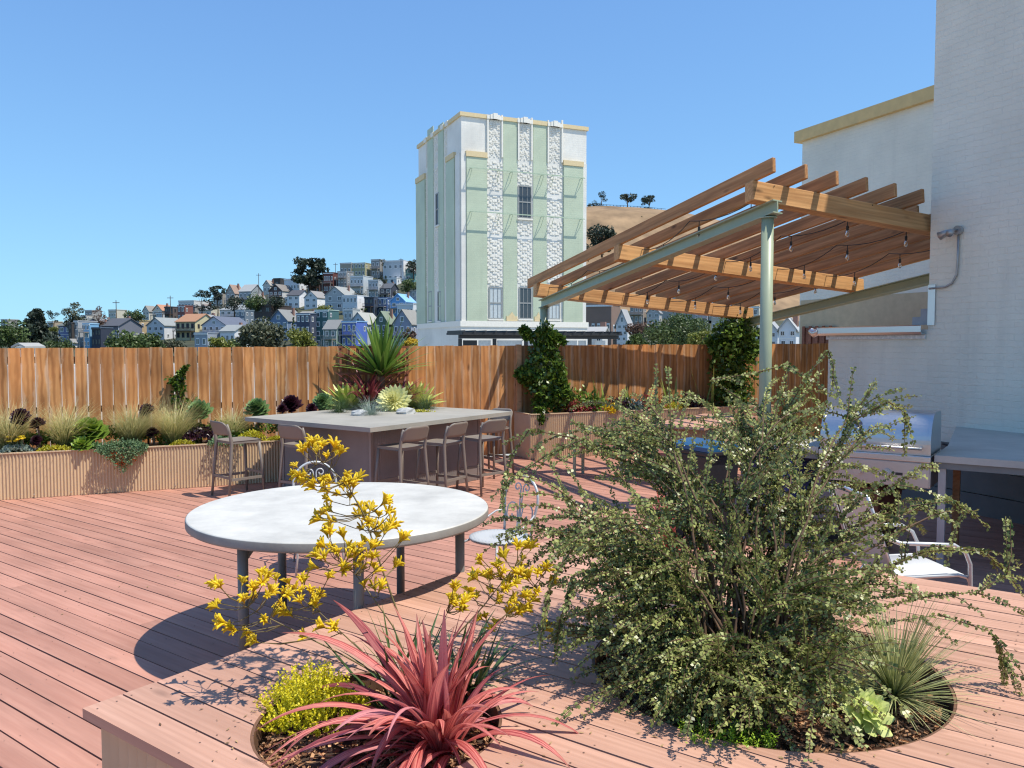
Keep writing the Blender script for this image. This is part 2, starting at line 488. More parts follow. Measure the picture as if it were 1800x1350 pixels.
# ------------------------------------------------------------------ lower deck
deck = thing("deck", "reddish brown stained plank deck of the roof terrace", None, (0, 0, 0), kind='structure')
region = [(-12, 9.06), (6.05, 16.91), (8.3, 3.1), (6, -2), (-8, -2)]
mb = MB(); mb.prism(region, -12, -0.12); mb.build("roof_slab", m_dark, deck)
PITCHB = 0.157
def dirs_ab(p): return p[0] * D1.x + p[1] * D1.y, p[0] * D2.x + p[1] * D2.y
reg_ab = [dirs_ab(p) for p in region]
def board_obj(name, poly_ab, z0, z1, mat, parent):
    poly = [(a, -b) for a, b in poly_ab]
    cx = sum(p[0] for p in poly) / len(poly); cy = sum(p[1] for p in poly) / len(poly)
    mb = MB(); mb.prism([(p[0] - cx, p[1] - cy) for p in poly], 0, z1 - z0)
    o = link(name, mb.mesh(name, mat), parent)
    org = D1 * cx - D2 * cy
    basis(o, (org.x, org.y, z0), D1, UP.cross(D1), UP)
    return o
b = -0.62
while b < 17.1:
    p = clip(clip(reg_ab, (0, 1), b + PITCHB - rnd.uniform(.0085, .0115)), (0, -1), -b)
    if len(p) > 2:
        amin = min(q[0] for q in p); amax = max(q[0] for q in p); cuts = [amin - 1]
        x = amax - rnd.uniform(1.5, 6.5)
        while x > amin + 1.0 and len(cuts) < 3: cuts.append(x); x -= rnd.choice((4.8, 6.0, 3.6))
        cuts = sorted(cuts) + [amax + 1]
        for c0, c1 in zip(cuts, cuts[1:]):
            p2 = clip(clip(p, (1, 0), c1 - .0015), (-1, 0), -(c0 + .0015))
            if len(p2) > 2: board_obj("deck_board", p2, -0.034, rnd.uniform(-0.0015, 0.0015), m_deck, deck)
    b += PITCHB

# ------------------------------------------------------------------ raised platform with two round beds
PZ = 0.47
K = G(145, 1245, PZ); Ka, Kb = dirs_ab(K)
plat = thing("raised_platform", "reddish plank platform a step above the deck with two round planting holes", None, (0, 0, 0), kind='structure')
_l, _r = G(442, 1283, PZ), G(880, 1248, PZ)
BED1 = ((_l + _r) / 2, (_l - _r).length / 2)
_l, _r = G(1042, 1150, PZ), G(1665, 1195, PZ)
BED2 = ((_l + _r) / 2, (_l - _r).length / 2)
Pend = dirs_ab(G(1699, 1031, PZ))[1]
CIR = [(*dirs_ab(c), r) for c, r in (BED1, BED2)]
def cut_board(b0, b1, a0, a1):
    pieces = [[a0, a1, None, None, [], []]]           # left, right, left circle, right circle, notches below, above
    for (ca, cb, R) in CIR:
        out = []
        lo, hi = max(b0, cb - R), min(b1, cb + R)
        if lo >= hi - 1e-4: continue
        full = (cb - R < b0) and (cb + R > b1)
        for pc in pieces:
            if not (pc[0] < ca < pc[1]): out.append(pc); continue
            if full:
                out.append([pc[0], ca, pc[2], (ca, cb, R, -1), [n for n in pc[4] if n[0] < ca], [n for n in pc[5] if n[0] < ca]])
                out.append([ca, pc[1], (ca, cb, R, 1), pc[3], [n for n in pc[4] if n[0] > ca], [n for n in pc[5] if n[0] > ca]])
            elif cb + R <= b1 and cb - R < b0: pc[4].append((ca, cb, R)); out.append(pc)
            else: pc[5].append((ca, cb, R)); out.append(pc)
        pieces = out
    polys = []
    for (l, r, lc, rc, nb, na) in pieces:
        P = []
        end = lambda c, b_: c[0] + c[3] * math.sqrt(max(0, c[2] ** 2 - (b_ - c[1]) ** 2))
        bs = [b0 + (b1 - b0) * i / 6 for i in range(7)]
        P.append((l if lc is None else end(lc, b0), b0))
        for (ca, cb, R) in sorted(nb):
            h = math.sqrt(max(0, R * R - (b0 - cb) ** 2)); t0 = math.atan2(b0 - cb, -h)
            t1 = math.atan2(b0 - cb, h)
            for i in range(13):
                t = t0 + (t1 - t0) * i / 12; P.append((ca + R * math.cos(t), cb + R * math.sin(t)))
        P += [(r, b0), (r, b1)] if rc is None else [(end(rc, x), x) for x in bs]
        for (ca, cb, R) in sorted(na, reverse=True):
            h = math.sqrt(max(0, R * R - (b1 - cb) ** 2)); t0 = math.atan2(b1 - cb, h); t1 = math.atan2(b1 - cb, -h)
            if t1 > t0: t1 -= 2 * math.pi
            for i in range(13):
                t = t0 + (t1 - t0) * i / 12; P.append((ca + R * math.cos(t), cb + R * math.sin(t)))
        P += [(l, b1)] if lc is None else [(end(lc, x), x) for x in bs[::-1]][(0 if lc else 1):-1]
        polys.append(P)
    return polys
b = Kb; first = True
while b < Pend - 0.02:
    w = 0.172 if first else PITCHB
    for P in cut_board(b, b + w - 0.0095, Ka - 7.6, Ka):
        board_obj("platform_board", P, PZ - 0.042, PZ + rnd.uniform(-0.001, 0.001), m_plat, plat)
    b += w; first = False
KE = K + D2 * (b - Kb)
m_screw = plain("dull_deck_screw", (0.24, 0.14, 0.105), 0.5, 0.4)
q = []
def screw_at(p, r=.0034):
    q.append([(p.x - r, p.y - r, p.z), (p.x + r, p.y - r, p.z), (p.x + r, p.y + r, p.z), (p.x - r, p.y + r, p.z)])
bb_ = Kb
while bb_ < b - .02:
    for a_ in np.arange(Ka - .05, Ka - 7.5, -.61):
        for e_ in (.03, .115):
            P_ = (a_ + rnd.uniform(-.006, .006), bb_ + e_ + rnd.uniform(-.004, .004))
            if all(math.hypot(P_[0] - ca, P_[1] - cb) > R + .01 for ca, cb, R in CIR): screw_at(D1 * P_[0] + D2 * P_[1] + UP * (PZ + .0016))
    bb_ += PITCHB
o = link("screw", quads_mesh("screw", q, m_screw), plat); o['kind'] = 'stuff'
q = []
for bi in np.arange(-.62, 14, PITCHB):
    for a_ in np.arange(8, -8, -.61):
        p_ = D1 * a_ + D2 * (bi + .03)
        if 1 < p_.y < 11 and abs(p_.x) < 7:
            for e_ in (.03, .115): screw_at(D1 * (a_ + rnd.uniform(-.006, .006)) + D2 * (bi + e_) + UP * .0022, .0028)
o = link("screw", quads_mesh("screw", q, m_screw), deck); o['kind'] = 'stuff'
mb = MB(); mb.obox(Vector((K.x, K.y, PZ - 0.0425)) - D1 * 0.16 + D2 * 0.055, -D1 * 7.3, (KE - K) - D2 * 0.12, UP * -0.02); mb.v = [(x, y, z - .28) for x, y, z in mb.v]; mb.build("under_board_sheet", m_dark, plat)
mb = MB(); corrugated(mb, Vector((K.x, K.y, 0)) - D1 * 0.05 + D2 * 0.05, -D1, 7.4, 0.01, PZ - 0.043, -D2, pitch=0.07, amp=0.009); mb.build("front_skirt", m_tan, plat)
mb = MB(); corrugated(mb, Vector((K.x, K.y, 0)) - D1 * 0.05 + D2 * 0.05, D2, (KE - K).length - 0.1, 0.01, PZ - 0.043, D1, pitch=0.07, amp=0.009); mb.build("side_skirt", m_tan, plat)
mb = MB(); corrugated(mb, Vector((KE.x, KE.y, 0)) - D1 * 0.05 - D2 * 0.05, -D1, 7.4, 0.01, PZ - 0.043, D2, pitch=0.07, amp=0.009); mb.build("back_skirt", m_tan, plat)
m_ring = plain("rusty_bed_edging", (0.16, 0.08, 0.045), 0.8, var=0.3, scale=15)
m_mulch = leafy("bark_mulch", (0.16, 0.07, 0.033), (0.62, 0.37, 0.20), rough=0.85, trans=0)
for (c, R) in (BED1, BED2):
    mb = MB(); mb.lathe([(R - 0.012, PZ - 0.26), (R - 0.001, PZ - 0.26), (R - 0.001, PZ - 0.004), (R - 0.012, PZ - 0.004)], (c.x, c.y, 0), 64, cap=False); mb.build("bed_edging", m_ring, plat, smooth=False)
    mb = MB(); mb.lathe([(0.01, PZ - 0.072), (R * 0.6, PZ - 0.082), (R - 0.014, PZ - 0.10)], (c.x, c.y, 0), 48, cap=False); mb.build("bed_soil", m_soil, plat)
    N = 2600 if R > 0.6 else 1700
    q = []; tt = []
    for i in range(N):
        rr = (R - 0.035) * math.sqrt(rnd.random()); a = rnd.random() * 6.283
        z = PZ - 0.072 - 0.028 * (rr / R) ** 2 + rnd.uniform(0.0, 0.016)
        u = Vector((math.cos(rnd.random() * 6.283), math.sin(rnd.random() * 6.283), rnd.uniform(-.45, .45))).normalized()
        v = u.cross(Vector((rnd.uniform(-.5, .5), rnd.uniform(-.5, .5), 1))).normalized(); n = u.cross(v)
        L, W, T = rnd.uniform(.010, .026), rnd.uniform(.004, .009), .0025
        p = Vector((c.x + rr * math.cos(a), c.y + rr * math.sin(a), z))
        t = rnd.random() ** 1.5
        c0 = [p + u * (L * sx) + v * (W * sy) + n * (T * sz) for sz in (-1, 1) for (sx, sy) in ((-1, -1), (1, -1), (.8, 1), (-.9, .8))]
        for f in ((4, 5, 6, 7), (0, 1, 5, 4), (1, 2, 6, 5), (2, 3, 7, 6), (3, 0, 4, 7)):
            q.append([c0[k] for k in f]); tt.append(t)
    o = link("mulch", quads_mesh("mulch", [[tuple(p) for p in f] for f in q], m_mulch, tt), None)
    tag(o, "brown bark chip mulch filling the round planting hole of the " + ("kangaroo paw" if R < 0.6 else "large green bush"), "mulch", kind='stuff')

# ------------------------------------------------------------------ fence
def F(t, off=0.0): # along the fence, off = towards the deck
    return Vector((-7.08, 11.2, 0)) + FN * t + az2(156.5) * off
fence = thing("wooden_fence", "tall cedar board fence with uneven orange brown boards behind the planters", "fence", F(7, 0))
t = -1.3; k = 0
while t < 15.35:
    w = rnd.uniform(0.148, 0.156) if t < 4.9 else rnd.uniform(0.1632, 0.1648)
    topz = 1.925 + 0.075 * (t + 1) / 15 + rnd.uniform(-0.006, 0.006)
    L = topz - 0.03
    mb = MB()
    # a board with a slightly wavy edge, local X along its length
    n = 10; vs = []; ph = rnd.random() * 6
    for i in range(n):
        x = L * i / (n - 1)
        e0 = 0.003 * math.sin(ph + x * 2.3) * (1 if t < 4.9 else .25) - (.0045 * max(0, min(1, (x - 1.15) / .4)) if t < 4.9 else 0); e1 = 0.003 * math.sin(ph * 2 + x * 3.1) * (1 if t < 4.9 else .25) + (.0045 * max(0, min(1, (x - 1.15) / .4)) if t < 4.9 else 0)
        for (y, z) in ((-w / 2 + e0, -.009), (w / 2 + e1, -.009), (w / 2 + e1, .009), (-w / 2 + e0, .009)): vs.append((x, y, z))
    fs = [(0, 3, 2, 1), tuple((n - 1) * 4 + j for j in range(4))]
    for i in range(n - 1):
        for j in range(4): fs.append((i * 4 + j, i * 4 + (j + 1) % 4, i * 4 + 4 + (j + 1) % 4, i * 4 + 4 + j))
    mb.add(vs, fs)
    o = link("fence_board", mb.mesh("fence_board", m_fence), fence)
    lean = rnd.uniform(-0.003, 0.003)
    p = F(t + 0.0825, rnd.uniform(-.004, .006)) - wloc(fence)
    basis(o, (p.x, p.y, 0.03), UP + FN * lean, FN - UP * lean, (UP).cross(FN))
    t += 0.165; k += 1
for z in (0.3, 1.0, 1.72):
    mb = MB(); mb.obox(F(-1.3, -0.014) + UP * z, FN * 16.6, az2(156.5) * -0.04, UP * 0.09); mb.build("rail", m_rail, fence)
for t in np.arange(-0.5, 14.2, 2.4):
    mb = MB(); mb.obox(F(t, -0.056) + UP * -.03, FN * 0.09, az2(156.5) * -0.09, UP * 1.9); mb.build("post", m_rail, fence)
mb = MB(); mb.obox(F(7.78, 0.012) + UP * 0.03, FN * 0.09, az2(156.5) * 0.07, UP * 1.955); mb.build("post", m_fence, fence)
# white parapet behind the left run: the bright lines between the boards
m_white = plain("white_roof_paint", (0.85, 0.84, 0.82), 0.7, var=0.03)
pr = thing("parapet_wall", "white painted parapet glimpsed through the gaps between the fence boards", "wall", F(1.5, -1.0))
mb = MB(); mb.obox(F(-2.5, -0.95) + UP * -1, FN * 7.4, az2(156.5) * -0.2, UP * 2.62); mb.build("wall_face", m_white, pr)
mb = MB(); mb.obox(F(-2.5, -0.952) + UP * 1.62, FN * 7.4, az2(156.5) * -0.25, UP * 0.05); mb.build("coping", m_white, pr)

tr = thing("trellis", "dark red wooden lattice trellis against the fence behind the bar", "trellis", F(5.2, 0.06))
for i in range(9):
    mb = MB(); mb.obox(F(4.64 + 0.14 * i, 0.05) + UP * 0.5, FN * 0.035, az2(156.5) * 0.012, UP * 1.46); mb.build("slat", m_lattice, tr)
for i in range(10):
    mb = MB(); mb.obox(F(4.62, 0.0635) + UP * (0.62 + 0.145 * i), FN * 1.18, az2(156.5) * 0.012, UP * 0.035); mb.build("slat", m_lattice, tr)

# ------------------------------------------------------------------ planters along the fence
def planter(name, label, p0, length, H, depth, endleft=True):
    th = thing(name, label, "planter", p0 + FN * length / 2)
    nr = az2(156.5)
    mb = MB(); corrugated(mb, p0, FN, length, 0.004, H - 0.012, nr); mb.build("front_panel", m_tan, th)
    mb = MB(); corrugated(mb, p0, -nr, depth, 0.004, H - 0.012, -FN); mb.build("end_panel", m_tan, th)
    mb = MB(); corrugated(mb, p0 + FN * length, -nr, depth, 0.004, H - 0.012, FN); mb.build("end_panel", m_tan, th)
    mb = MB(); mb.obox(p0 + nr * 0.014 + UP * (H - 0.012), FN * length, -nr * 0.055, UP * 0.014)
    mb.obox(p0 - FN * 0.012 + UP * (H - 0.0125) - nr * 0.0415, FN * 0.05, -nr * (depth - 0.045), UP * 0.014)
    mb.build("rim", m_tan, th)
    mb = MB(); mb.obox(p0 - nr * 0.045 + FN * 0.045 + UP * (H - 0.14), FN * (length - 0.09), -nr * (depth - 0.05), UP * 0.1); mb.build("soil", m_soil, th)
    mb = MB()
    x = 0.3
    while x < length:
        q = p0 + FN * x + nr * 0.007 + UP * 0.05; mb.tube([q, q + nr * 0.009], 0.009, 6); x += 0.42
    o = mb.build("screw", plain("screw_zinc", (0.6, 0.55, 0.45), 0.4, 0.6), th, kind='stuff')
    return th
PL0 = G(-180, 899, 0); _b = G(0, 879.6, 0)
PL0 = _b - FN * 1.6
planter("long_planter", "long tan corrugated metal planter of grasses and succulents along the fence", PL0, 7.2, 0.60, 0.86)
PR0 = G(931.7, 808.7, 0)
planter("tall_planter", "taller tan corrugated planter with vines under the pergola", PR0, 5.3, 0.79, 0.66)

# ------------------------------------------------------------------ house with the tall white wall
C = Vector((5.165, 9.96, 0))
WT, LOWZ = 6.25, 2.17
bigb = thing("brick_building", "tall white painted brick building with ochre coping beside the grill counter", "building", C + Vector((3, -1, 0)))
def wallbox(name, mat, parent, p, along, depth, z0, z1):
    """a box whose local X runs along the wall"""
    a, d = Vector(along), Vector(depth)
    L, T = a.length, d.length
    ax = a.normalized(); ay = d.normalized()
    mb = MB()
    if ax.cross(ay).z < 0:
        p = Vector(p) + a; ax = -ax
    mb.box((0, 0, 0), (L, T, z1 - z0))
    o = link(name, mb.mesh(name, mat), parent)
    basis(o, Vector((p[0], p[1], z0)) - wloc(parent), ax, ay, UP)
    return o
wallbox("wall", m_wall, bigb, C, -WN * 16, FN * 6, -0.3, WT)
wallbox("added_shade_block", m_wall, bigb, C - WN * 1.6 + FN * .3, -WN * 14, FN * 4, WT, 9.0)  # unseen block added on the roof to shade the counter and grill
wallbox("low_wall", m_wall, bigb, C, WN * 1.62, FN * 2.4, -0.3, LOWZ)
wallbox("coping", m_trim, bigb, C - FN * 0.05 + WN * 0.05, -WN * 16.1, FN * 6.1, WT, WT + 0.22)
m_galv = steel("galvanised_gutter", (0.72, 0.74, 0.76), 0.33)
m_caulk = plain("white_caulk", (0.7, 0.68, 0.64), 0.8, var=0.2, scale=30)
# low roof edge: gutter, flashing
gut = thing("gutter", "short galvanised gutter along the low wall top", "gutter", C + WN * 0.8 + UP * LOWZ)
p = C - FN * 0.008 + WN * 0.02
prof = [(0, 0.0), (-0.075, 0.0), (-0.095, 0.03), (-0.095, 0.105), (-0.105, 0.115), (-0.09, 0.115), (-0.088, 0.035), (-0.07, 0.008), (0, 0.008)]
mb = MB(); n = len(prof); vs = []
for s in (0.0, 1.72):
    for (x, z) in prof: vs.append(p + WN * s + FN * x + UP * (LOWZ - 0.06 + z))
fs = [(i, (i + 1) % n, n + (i + 1) % n, n + i) for i in range(n)] + [tuple(range(n)), tuple(range(n, 2 * n))[::-1]]
mb.add(vs, fs); mb.build("trough", m_galv, gut)
mb = MB(); mb.obox(p - FN * 0.02 + UP * (LOWZ - 0.115), WN * 1.62, FN * 0.018, UP * 0.05); mb.build("caulk_strip", m_caulk, gut)
mb = MB(); mb.tube([p + WN * 1.72 + FN * -.06 + UP * (LOWZ + .0), p + WN * 1.80 + FN * -.07 + UP * (LOWZ - .03), p + WN * 1.86 + FN * -.07 + UP * (LOWZ + .01)], [0.05, 0.055, 0.05], 10, cap=False); mb.build("spout", m_galv, gut, smooth=True)
fl = thing("flashing", "stepped metal flashing strip where the low roof meets the tall wall", "flashing", C + UP * LOWZ)
mb = MB(); mb.obox(C - FN * 0.012 + WN * 0.004 + UP * (LOWZ + 0.28), -WN * 0.03, FN * 0.2, UP * 0.27); mb.obox(C - FN * 0.016 + WN * 0.0 + UP * (LOWZ + 0.05), -WN * 0.10, FN * 0.012, UP * 0.5); mb.build("cover_strip", m_galv, fl)
mb = MB(); mb.obox(C + WN * 0.007 + FN * 0.02 + UP * (LOWZ + 0.06), WN * 0.24, FN * 0.012, UP * 0.10); mb.obox(C + WN * 0.007 + FN * 0.02 + UP * (LOWZ + 0.16), WN * 0.12, FN * 0.012, UP * 0.10); mb.build("step_piece", plain("lead_sheet", (.3, .32, .36), .5, .6), fl)
# dark lower band of the wall behind the counter: grey retaining boards with shadow lines
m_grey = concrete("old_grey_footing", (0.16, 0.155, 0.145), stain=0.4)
for (z0, z1, o_) in ((0.0, 0.24, 0.06), (0.25, 0.52, 0.045), (0.53, 0.80, 0.03)):
    wallbox("footing_board", m_grey, bigb, C - FN * o_ + WN * 1.4, -WN * 9, FN * (o_ - 0.003), z0, z1)

annex = thing("rear_building", "white painted brick building with ochre parapet cap rising behind the pergola", "building", Vector((6.66, 18.6, 0)))
C2 = Vector((6.66, 18.6, 0))
wallbox("wall", m_wall, annex, C2, -WN * 9, FN * 6, -0.3, 6.62)
wallbox("coping", m_trim, annex, C2 - FN * 0.12 + WN * 0.14, -WN * 9.1, FN * 6.2, 6.62, 6.87)
wallbox("warm_light_panel", plain("warm_light_tan", (0.52, 0.42, 0.27), 0.8, var=0.1, bump=.2), annex, C2 - FN * 0.006 - WN * 0.03, -WN * 8.5, FN * 0.004, -0.2, 3.0)  # warm light on the lower wall painted as a thin tan sheet
lt = thing("lattice_panel", "dark brown wooden lattice panel standing above the fence end", "lattice", C2 - FN * 0.05 - WN * 0.3)
mb = MB(); mb.obox(C2 - FN * 0.06 - WN * 0.15 + UP * 1.5, -WN * 1.0, FN * 0.03, UP * 0.87); mb.build("backing", m_lattice, lt)
for i in range(5):
    mb = MB(); mb.obox(C2 - FN * 0.085 - WN * (0.18 + 0.2 * i) + UP * 1.5, -WN * 0.08, FN * 0.02, UP * 0.9); mb.build("slat", m_lattice, lt)
# ------------------------------------------------------------------ art deco tower
m_tw = brickpaint("tower_white_brick", (0.72, 0.70, 0.64), bw=0.6, bh=0.2, strength=1.0, big=0.25, var=.12)
m_tg = brickpaint("tower_green_brick", (0.475, 0.54, 0.40), bw=0.6, bh=0.2, strength=1.0, big=0.25, var=.12)
m_orn = plain("cream_terracotta", (0.78, 0.75, 0.67), 0.7, var=0.05)
m_och = plain("tower_ochre", (0.68, 0.54, 0.31), 0.7, var=0.06)
m_glass = glass_mat("dark_window_glass", (0.05, 0.055, 0.06))
m_wfr = plain("window_frame_grey", (0.30, 0.31, 0.30), 0.6)
m_blind = plain("pale_blind", (0.50, 0.55, 0.56), 0.5, var=0.1)
TP = Vector((-4.38, 70, 0))
tower = thing("art_deco_tower", "pale green and cream art deco tower block with carved vertical bands", "building", TP + Vector((2, 8, -12)))
def txt(p0, dr, zx):
    u = (700 + zx * .3408 - 900) / FPX
    return (u * p0.y - p0.x) / (dr.x - u * dr.y)
def tzz(p0, dr, t, zy):
    return EYE + (606 - (180 + zy * .3408)) / FPX * (p0.y + dr.y * t)
NA, NB = az2(156.5), -FN
# core body: the white shaft
TZ = tzz(TP, FN, 0.6, 75)
W_A, W_B = 12.27, 12.6
wallbox("shaft", m_tw, tower, TP, FN * W_A, WN * W_B, -12, TZ - 0.3)
def fbox(name, mat, face, x0, x1, y0, y1, proud, parent=None, back=0.0, zfix=None):
    dr, nr = (FN, NA) if face == 'A' else (WN, NB)
    t0, t1 = sorted((txt(TP, dr, x0), txt(TP, dr, x1)))
    tm = (t0 + t1) / 2
    za, zb = tzz(TP, dr, tm, y1), tzz(TP, dr, tm, y0)
    if zfix is not None: za = zfix
    return wallbox(name, mat, parent or tower, TP + dr * t0 + nr * proud, dr * (t1 - t0), -nr * (proud + back), za, zb)
ZB = tzz(TP, FN, 2, 1128)
for (x0, x1, y0) in ((541, 612, 98), (694, 763, 112)):
    fbox("green_strip", m_tg, 'A', x0, x1, y0, 1130, 0.06, zfix=ZB)
for (x0, x1, y0, yc) in ((352, 456, 298, 270), (848, 946, 343, 317)):
    fbox("green_pier", m_tg, 'A', x0, x1, y0, 1130, 0.17, zfix=ZB)
    fbox("pier_cap", m_och, 'A', x0 - 3, x1 + 1, yc, y0 - 1, 0.24)
for (x0, x1, y0) in ((159, 188, 150), (213, 240, 130)): fbox("green_strip", m_tg, 'B', x0, x1, y0, 1130, 0.06, zfix=ZB)
for (x0, x1, y0, yc) in ((104, 149, 420, 392), (258, 300, 312, 284)):
    fbox("green_pier", m_tg, 'B', x0, x1, y0, 1130, 0.17, zfix=ZB); fbox("pier_cap", m_och, 'B', x0, x1, yc, y0 - 1, 0.24)
fbox("corner_pier", m_tw, 'A', 326, 351, 272, 1150, 0.09, zfix=ZB); fbox("corner_pier", m_tw, 'A', 947, 965, 330, 1150, 0.09, zfix=ZB)
fbox("corner_pier", m_tw, 'B', 301, 324, 280, 1150, 0.09, zfix=ZB)
# carved ornament bands, a relief of small blocks
def ornament(face, x0, x1, y0, y1, dense=False):
    dr, nr = (FN, NA) if face == 'A' else (WN, NB)
    t0, t1 = sorted((txt(TP, dr, x0), txt(TP, dr, x1))); tm = (t0 + t1) / 2
    za, zb = tzz(TP, dr, tm, y1), tzz(TP, dr, tm, y0)
    mb = MB(); r = random.Random(int(x0 * 7 + y0))
    wallw = t1 - t0
    s = 0.15 if dense else 0.21
    nr_, nc = int((zb - za) / s), 6 if not dense else 7
    cw = wallw / nc
    for j in range(nr_):
        for i in range(nc):
            sym = min(i, nc - 1 - i)
            if dense:
                on = (j * 3 + sym * 2) % 5 in (0, 1, 3) if 1 <= i < nc - 1 else j % 2 == 0
            else:
                on = ((j + sym) % 3 != 0)
            if on:
                o = TP + dr * (t0 + cw * (i + .06 + (.0 if dense else .18 * ((j + i) % 2)))) + UP * (za + s * (j + .08))
                mb.obox(o - nr * .02, dr * cw * .78, nr * (0.055 + 0.03 * r.random()), UP * s * .74)
    mb.build("ornament_band", m_orn, tower, kind='stuff')
for (x0, x1, a, bnd) in ((458, 538, 86, ((305, 462), (480, 560), (575, 682), (695, 948))), (614, 689, 100, ((320, 436), (618, 690), (703, 948))), (765, 843, 112, ((330, 480), (492, 596), (610, 690), (705, 945)))):
    ornament('A', x0 + 14, x1 - 14, a, a + 210, True)
    fbox("band_edge", m_orn, 'A', x0, x0 + 7, a, a + 212, 0.16); fbox("band_edge", m_orn, 'A', x1 - 7, x1, a, a + 212, 0.16)
    for (y0, y1) in bnd: ornament('A', x0, x1, y0, y1)
for (x0, x1, a) in ((149, 158, 190), (190, 211, 165), (243, 257, 130)):
    ornament('B', x0, x1, a, a + 160, True); ornament('B', x0, x1, a + 170, 960 if x0 != 190 else 470)
ornament('B', 190, 211, 650, 960)
def twindow(face, x0, x1, y0, y1, pane):
    dr, nr = (FN, NA) if face == 'A' else (WN, NB)
    t0, t1 = sorted((txt(TP, dr, x0), txt(TP, dr, x1))); tm = (t0 + t1) / 2
    za, zb = tzz(TP, dr, tm, y1), tzz(TP, dr, tm, y0); w = t1 - t0
    mb = MB(); P = lambda a, z, n: TP + dr * (t0 + a) + nr * n + UP * z
    fw = .10
    for (a0, a1, z0, z1) in ((0, w, za, za + fw), (0, w, zb - fw, zb), (0, fw, za + fw, zb - fw), (w - fw, w, za + fw, zb - fw), (fw, w - fw, (za + zb) / 2 - .05, (za + zb) / 2 + .05)):
        mb.obox(P(a0, z0, .002), dr * (a1 - a0), nr * .07, UP * (z1 - z0))
    for f in (1, 2): mb.obox(P(w * f / 3 - .02, za + fw, .003), dr * .04, nr * .055, UP * (zb - za - 2 * fw))
    fr = mb.build("window", m_wfr, tower)
    mb = MB(); mb.obox(P(fw, za + fw, .004), dr * (w - 2 * fw), nr * .02, UP * (zb - za - 2 * fw)); mb.build("pane", pane, fr)
    mb = MB(); mb.obox(P(-.1, za - .13, .0), dr * (w + .2), nr * .16, UP * .125); mb.build("sill", m_orn, fr)
twindow('A', 617, 686, 440, 606, m_glass)
twindow('A', 468, 536, 953, 1118, m_blind); twindow('A', 622, 688, 955, 1118, m_glass); twindow('A', 774, 833, 960, 1120, m_blind)
twindow('B', 199, 218, 476, 640, m_glass)
for x in (160, 207, 257): twindow('B', x, x + 18, 976, 1128, m_glass)
for (x0, x1) in ((556, 612), (700, 740)):
    t0, t1 = txt(TP, FN, x0), txt(TP, FN, x1); mb = MB(); z0 = ZB + .02; w = t1 - t0
    pts = [(0, 0), (w, 0), (w, .45), (w * .86, .36), (w * .72, .5), (w * .5, .82), (w * .28, .5), (w * .14, .36), (0, .45)]
    n = len(pts); vs = [TP + FN * (t0 + a) + NA * o_ + UP * (z0 + z) for o_ in (.065, .14) for a, z in pts]
    mb.add(vs, [tuple(range(n))[::-1], tuple(range(n, 2 * n))] + [(i, (i + 1) % n, n + (i + 1) % n, n + i) for i in range(n)]); mb.build("zigzag_panel", m_och, tower)
# coping, ledge and rails
wallbox("coping", m_och, tower, TP - FN * .15 - WN * .15, FN * (W_A + .3), WN * (W_B + .3), TZ - .29, TZ + .05)
for x in (497, 650, 803):
    t = txt(TP, FN, x); mb = MB(); c = TP + FN * t + UP * (TZ - .3)
    for (w, h, pr) in ((1.5, .30, .20), (.9, .40, .26), (.4, .50, .32)): mb.obox(c - FN * w / 2 + NA * pr, FN * w, -NA * .5, UP * h)
    mb.build("crest", m_orn, tower)
for x in (152, 188, 238, 262):
    t = txt(TP, WN, x); mb = MB(); c = TP + WN * t + UP * (TZ - .3)
    mb.obox(c - WN * .35 + NB * .2, WN * .7, -NB * .4, UP * .4); mb.build("crest", m_orn, tower)
wallbox("base_ledge", m_orn, tower, TP - FN * .2 - WN * .2, FN * (W_A + .4), WN * (W_B + .4), ZB - .5, ZB - .002)
wallbox("base_wall", m_tw, tower, TP - FN * .12 - WN * .12, FN * (W_A + .24), WN * (W_B + .24), -12, ZB - .502)
m_rail2 = plain("green_iron_rail", (0.40, 0.49, 0.36), 0.5)
for (ya, yb) in ((356, 398), (574, 606)):
    mb = MB(); ta, tb = txt(TP, FN, 356), txt(TP, FN, 940)
    a = TP + FN * ta + NA * .75 + UP * tzz(TP, FN, ta, ya); b_ = TP + FN * tb + NA * .75 + UP * tzz(TP, FN, ta, ya)
    mb.bar(a, b_, .06, .08)
    for f in (.02, .25, .36, .63, .72, .98):
        q = a + (b_ - a) * f; mb.bar(q, q - NA * .72, .05, .05); mb.bar(q, q - NA * .72 - UP * .9, .03, .03)
    mb.build("iron_rail", m_rail2, tower)

# dark rooftop canopy in front of the tower
m_blk = plain("black_canopy_paint", (0.02, 0.02, 0.022), 0.5)
m_wpan = plain("white_partition_panel", (0.66, 0.68, 0.68), 0.5)
cn = thing("rooftop_canopy", "black timber canopy with white panels at the foot of the green tower", "canopy", DD(950, 606, 60))
a, b_ = DD(812, 588, 57), DD(1094, 590, 63); zt = a.z; b_.z = zt
dr = (b_ - a).normalized(); nr = Vector((dr.y, -dr.x, 0)); L = (b_ - a).length
mb = MB(); mb.obox(a, dr * L, -nr * 3, UP * .16); mb.build("roof", m_blk, cn)
mb = MB(); mb.obox(a + UP * -.28 - nr * .5, dr * L, -nr * .2, UP * .27); mb.build("beam", m_blk, cn)
for i in range(17):
    mb = MB(); mb.obox(a + dr * (L * i / 16.5) + nr * .35 + UP * .161, dr * .12, -nr * 3.2, UP * .14); mb.build("rafter", m_blk, cn)
for f in (.0, .2, .39, .63, .8, .97):
    mb = MB(); mb.obox(a + dr * (L * f) - nr * .5 + UP * -4, dr * .22, -nr * .22, UP * 3.71); mb.build("post", m_blk, cn)
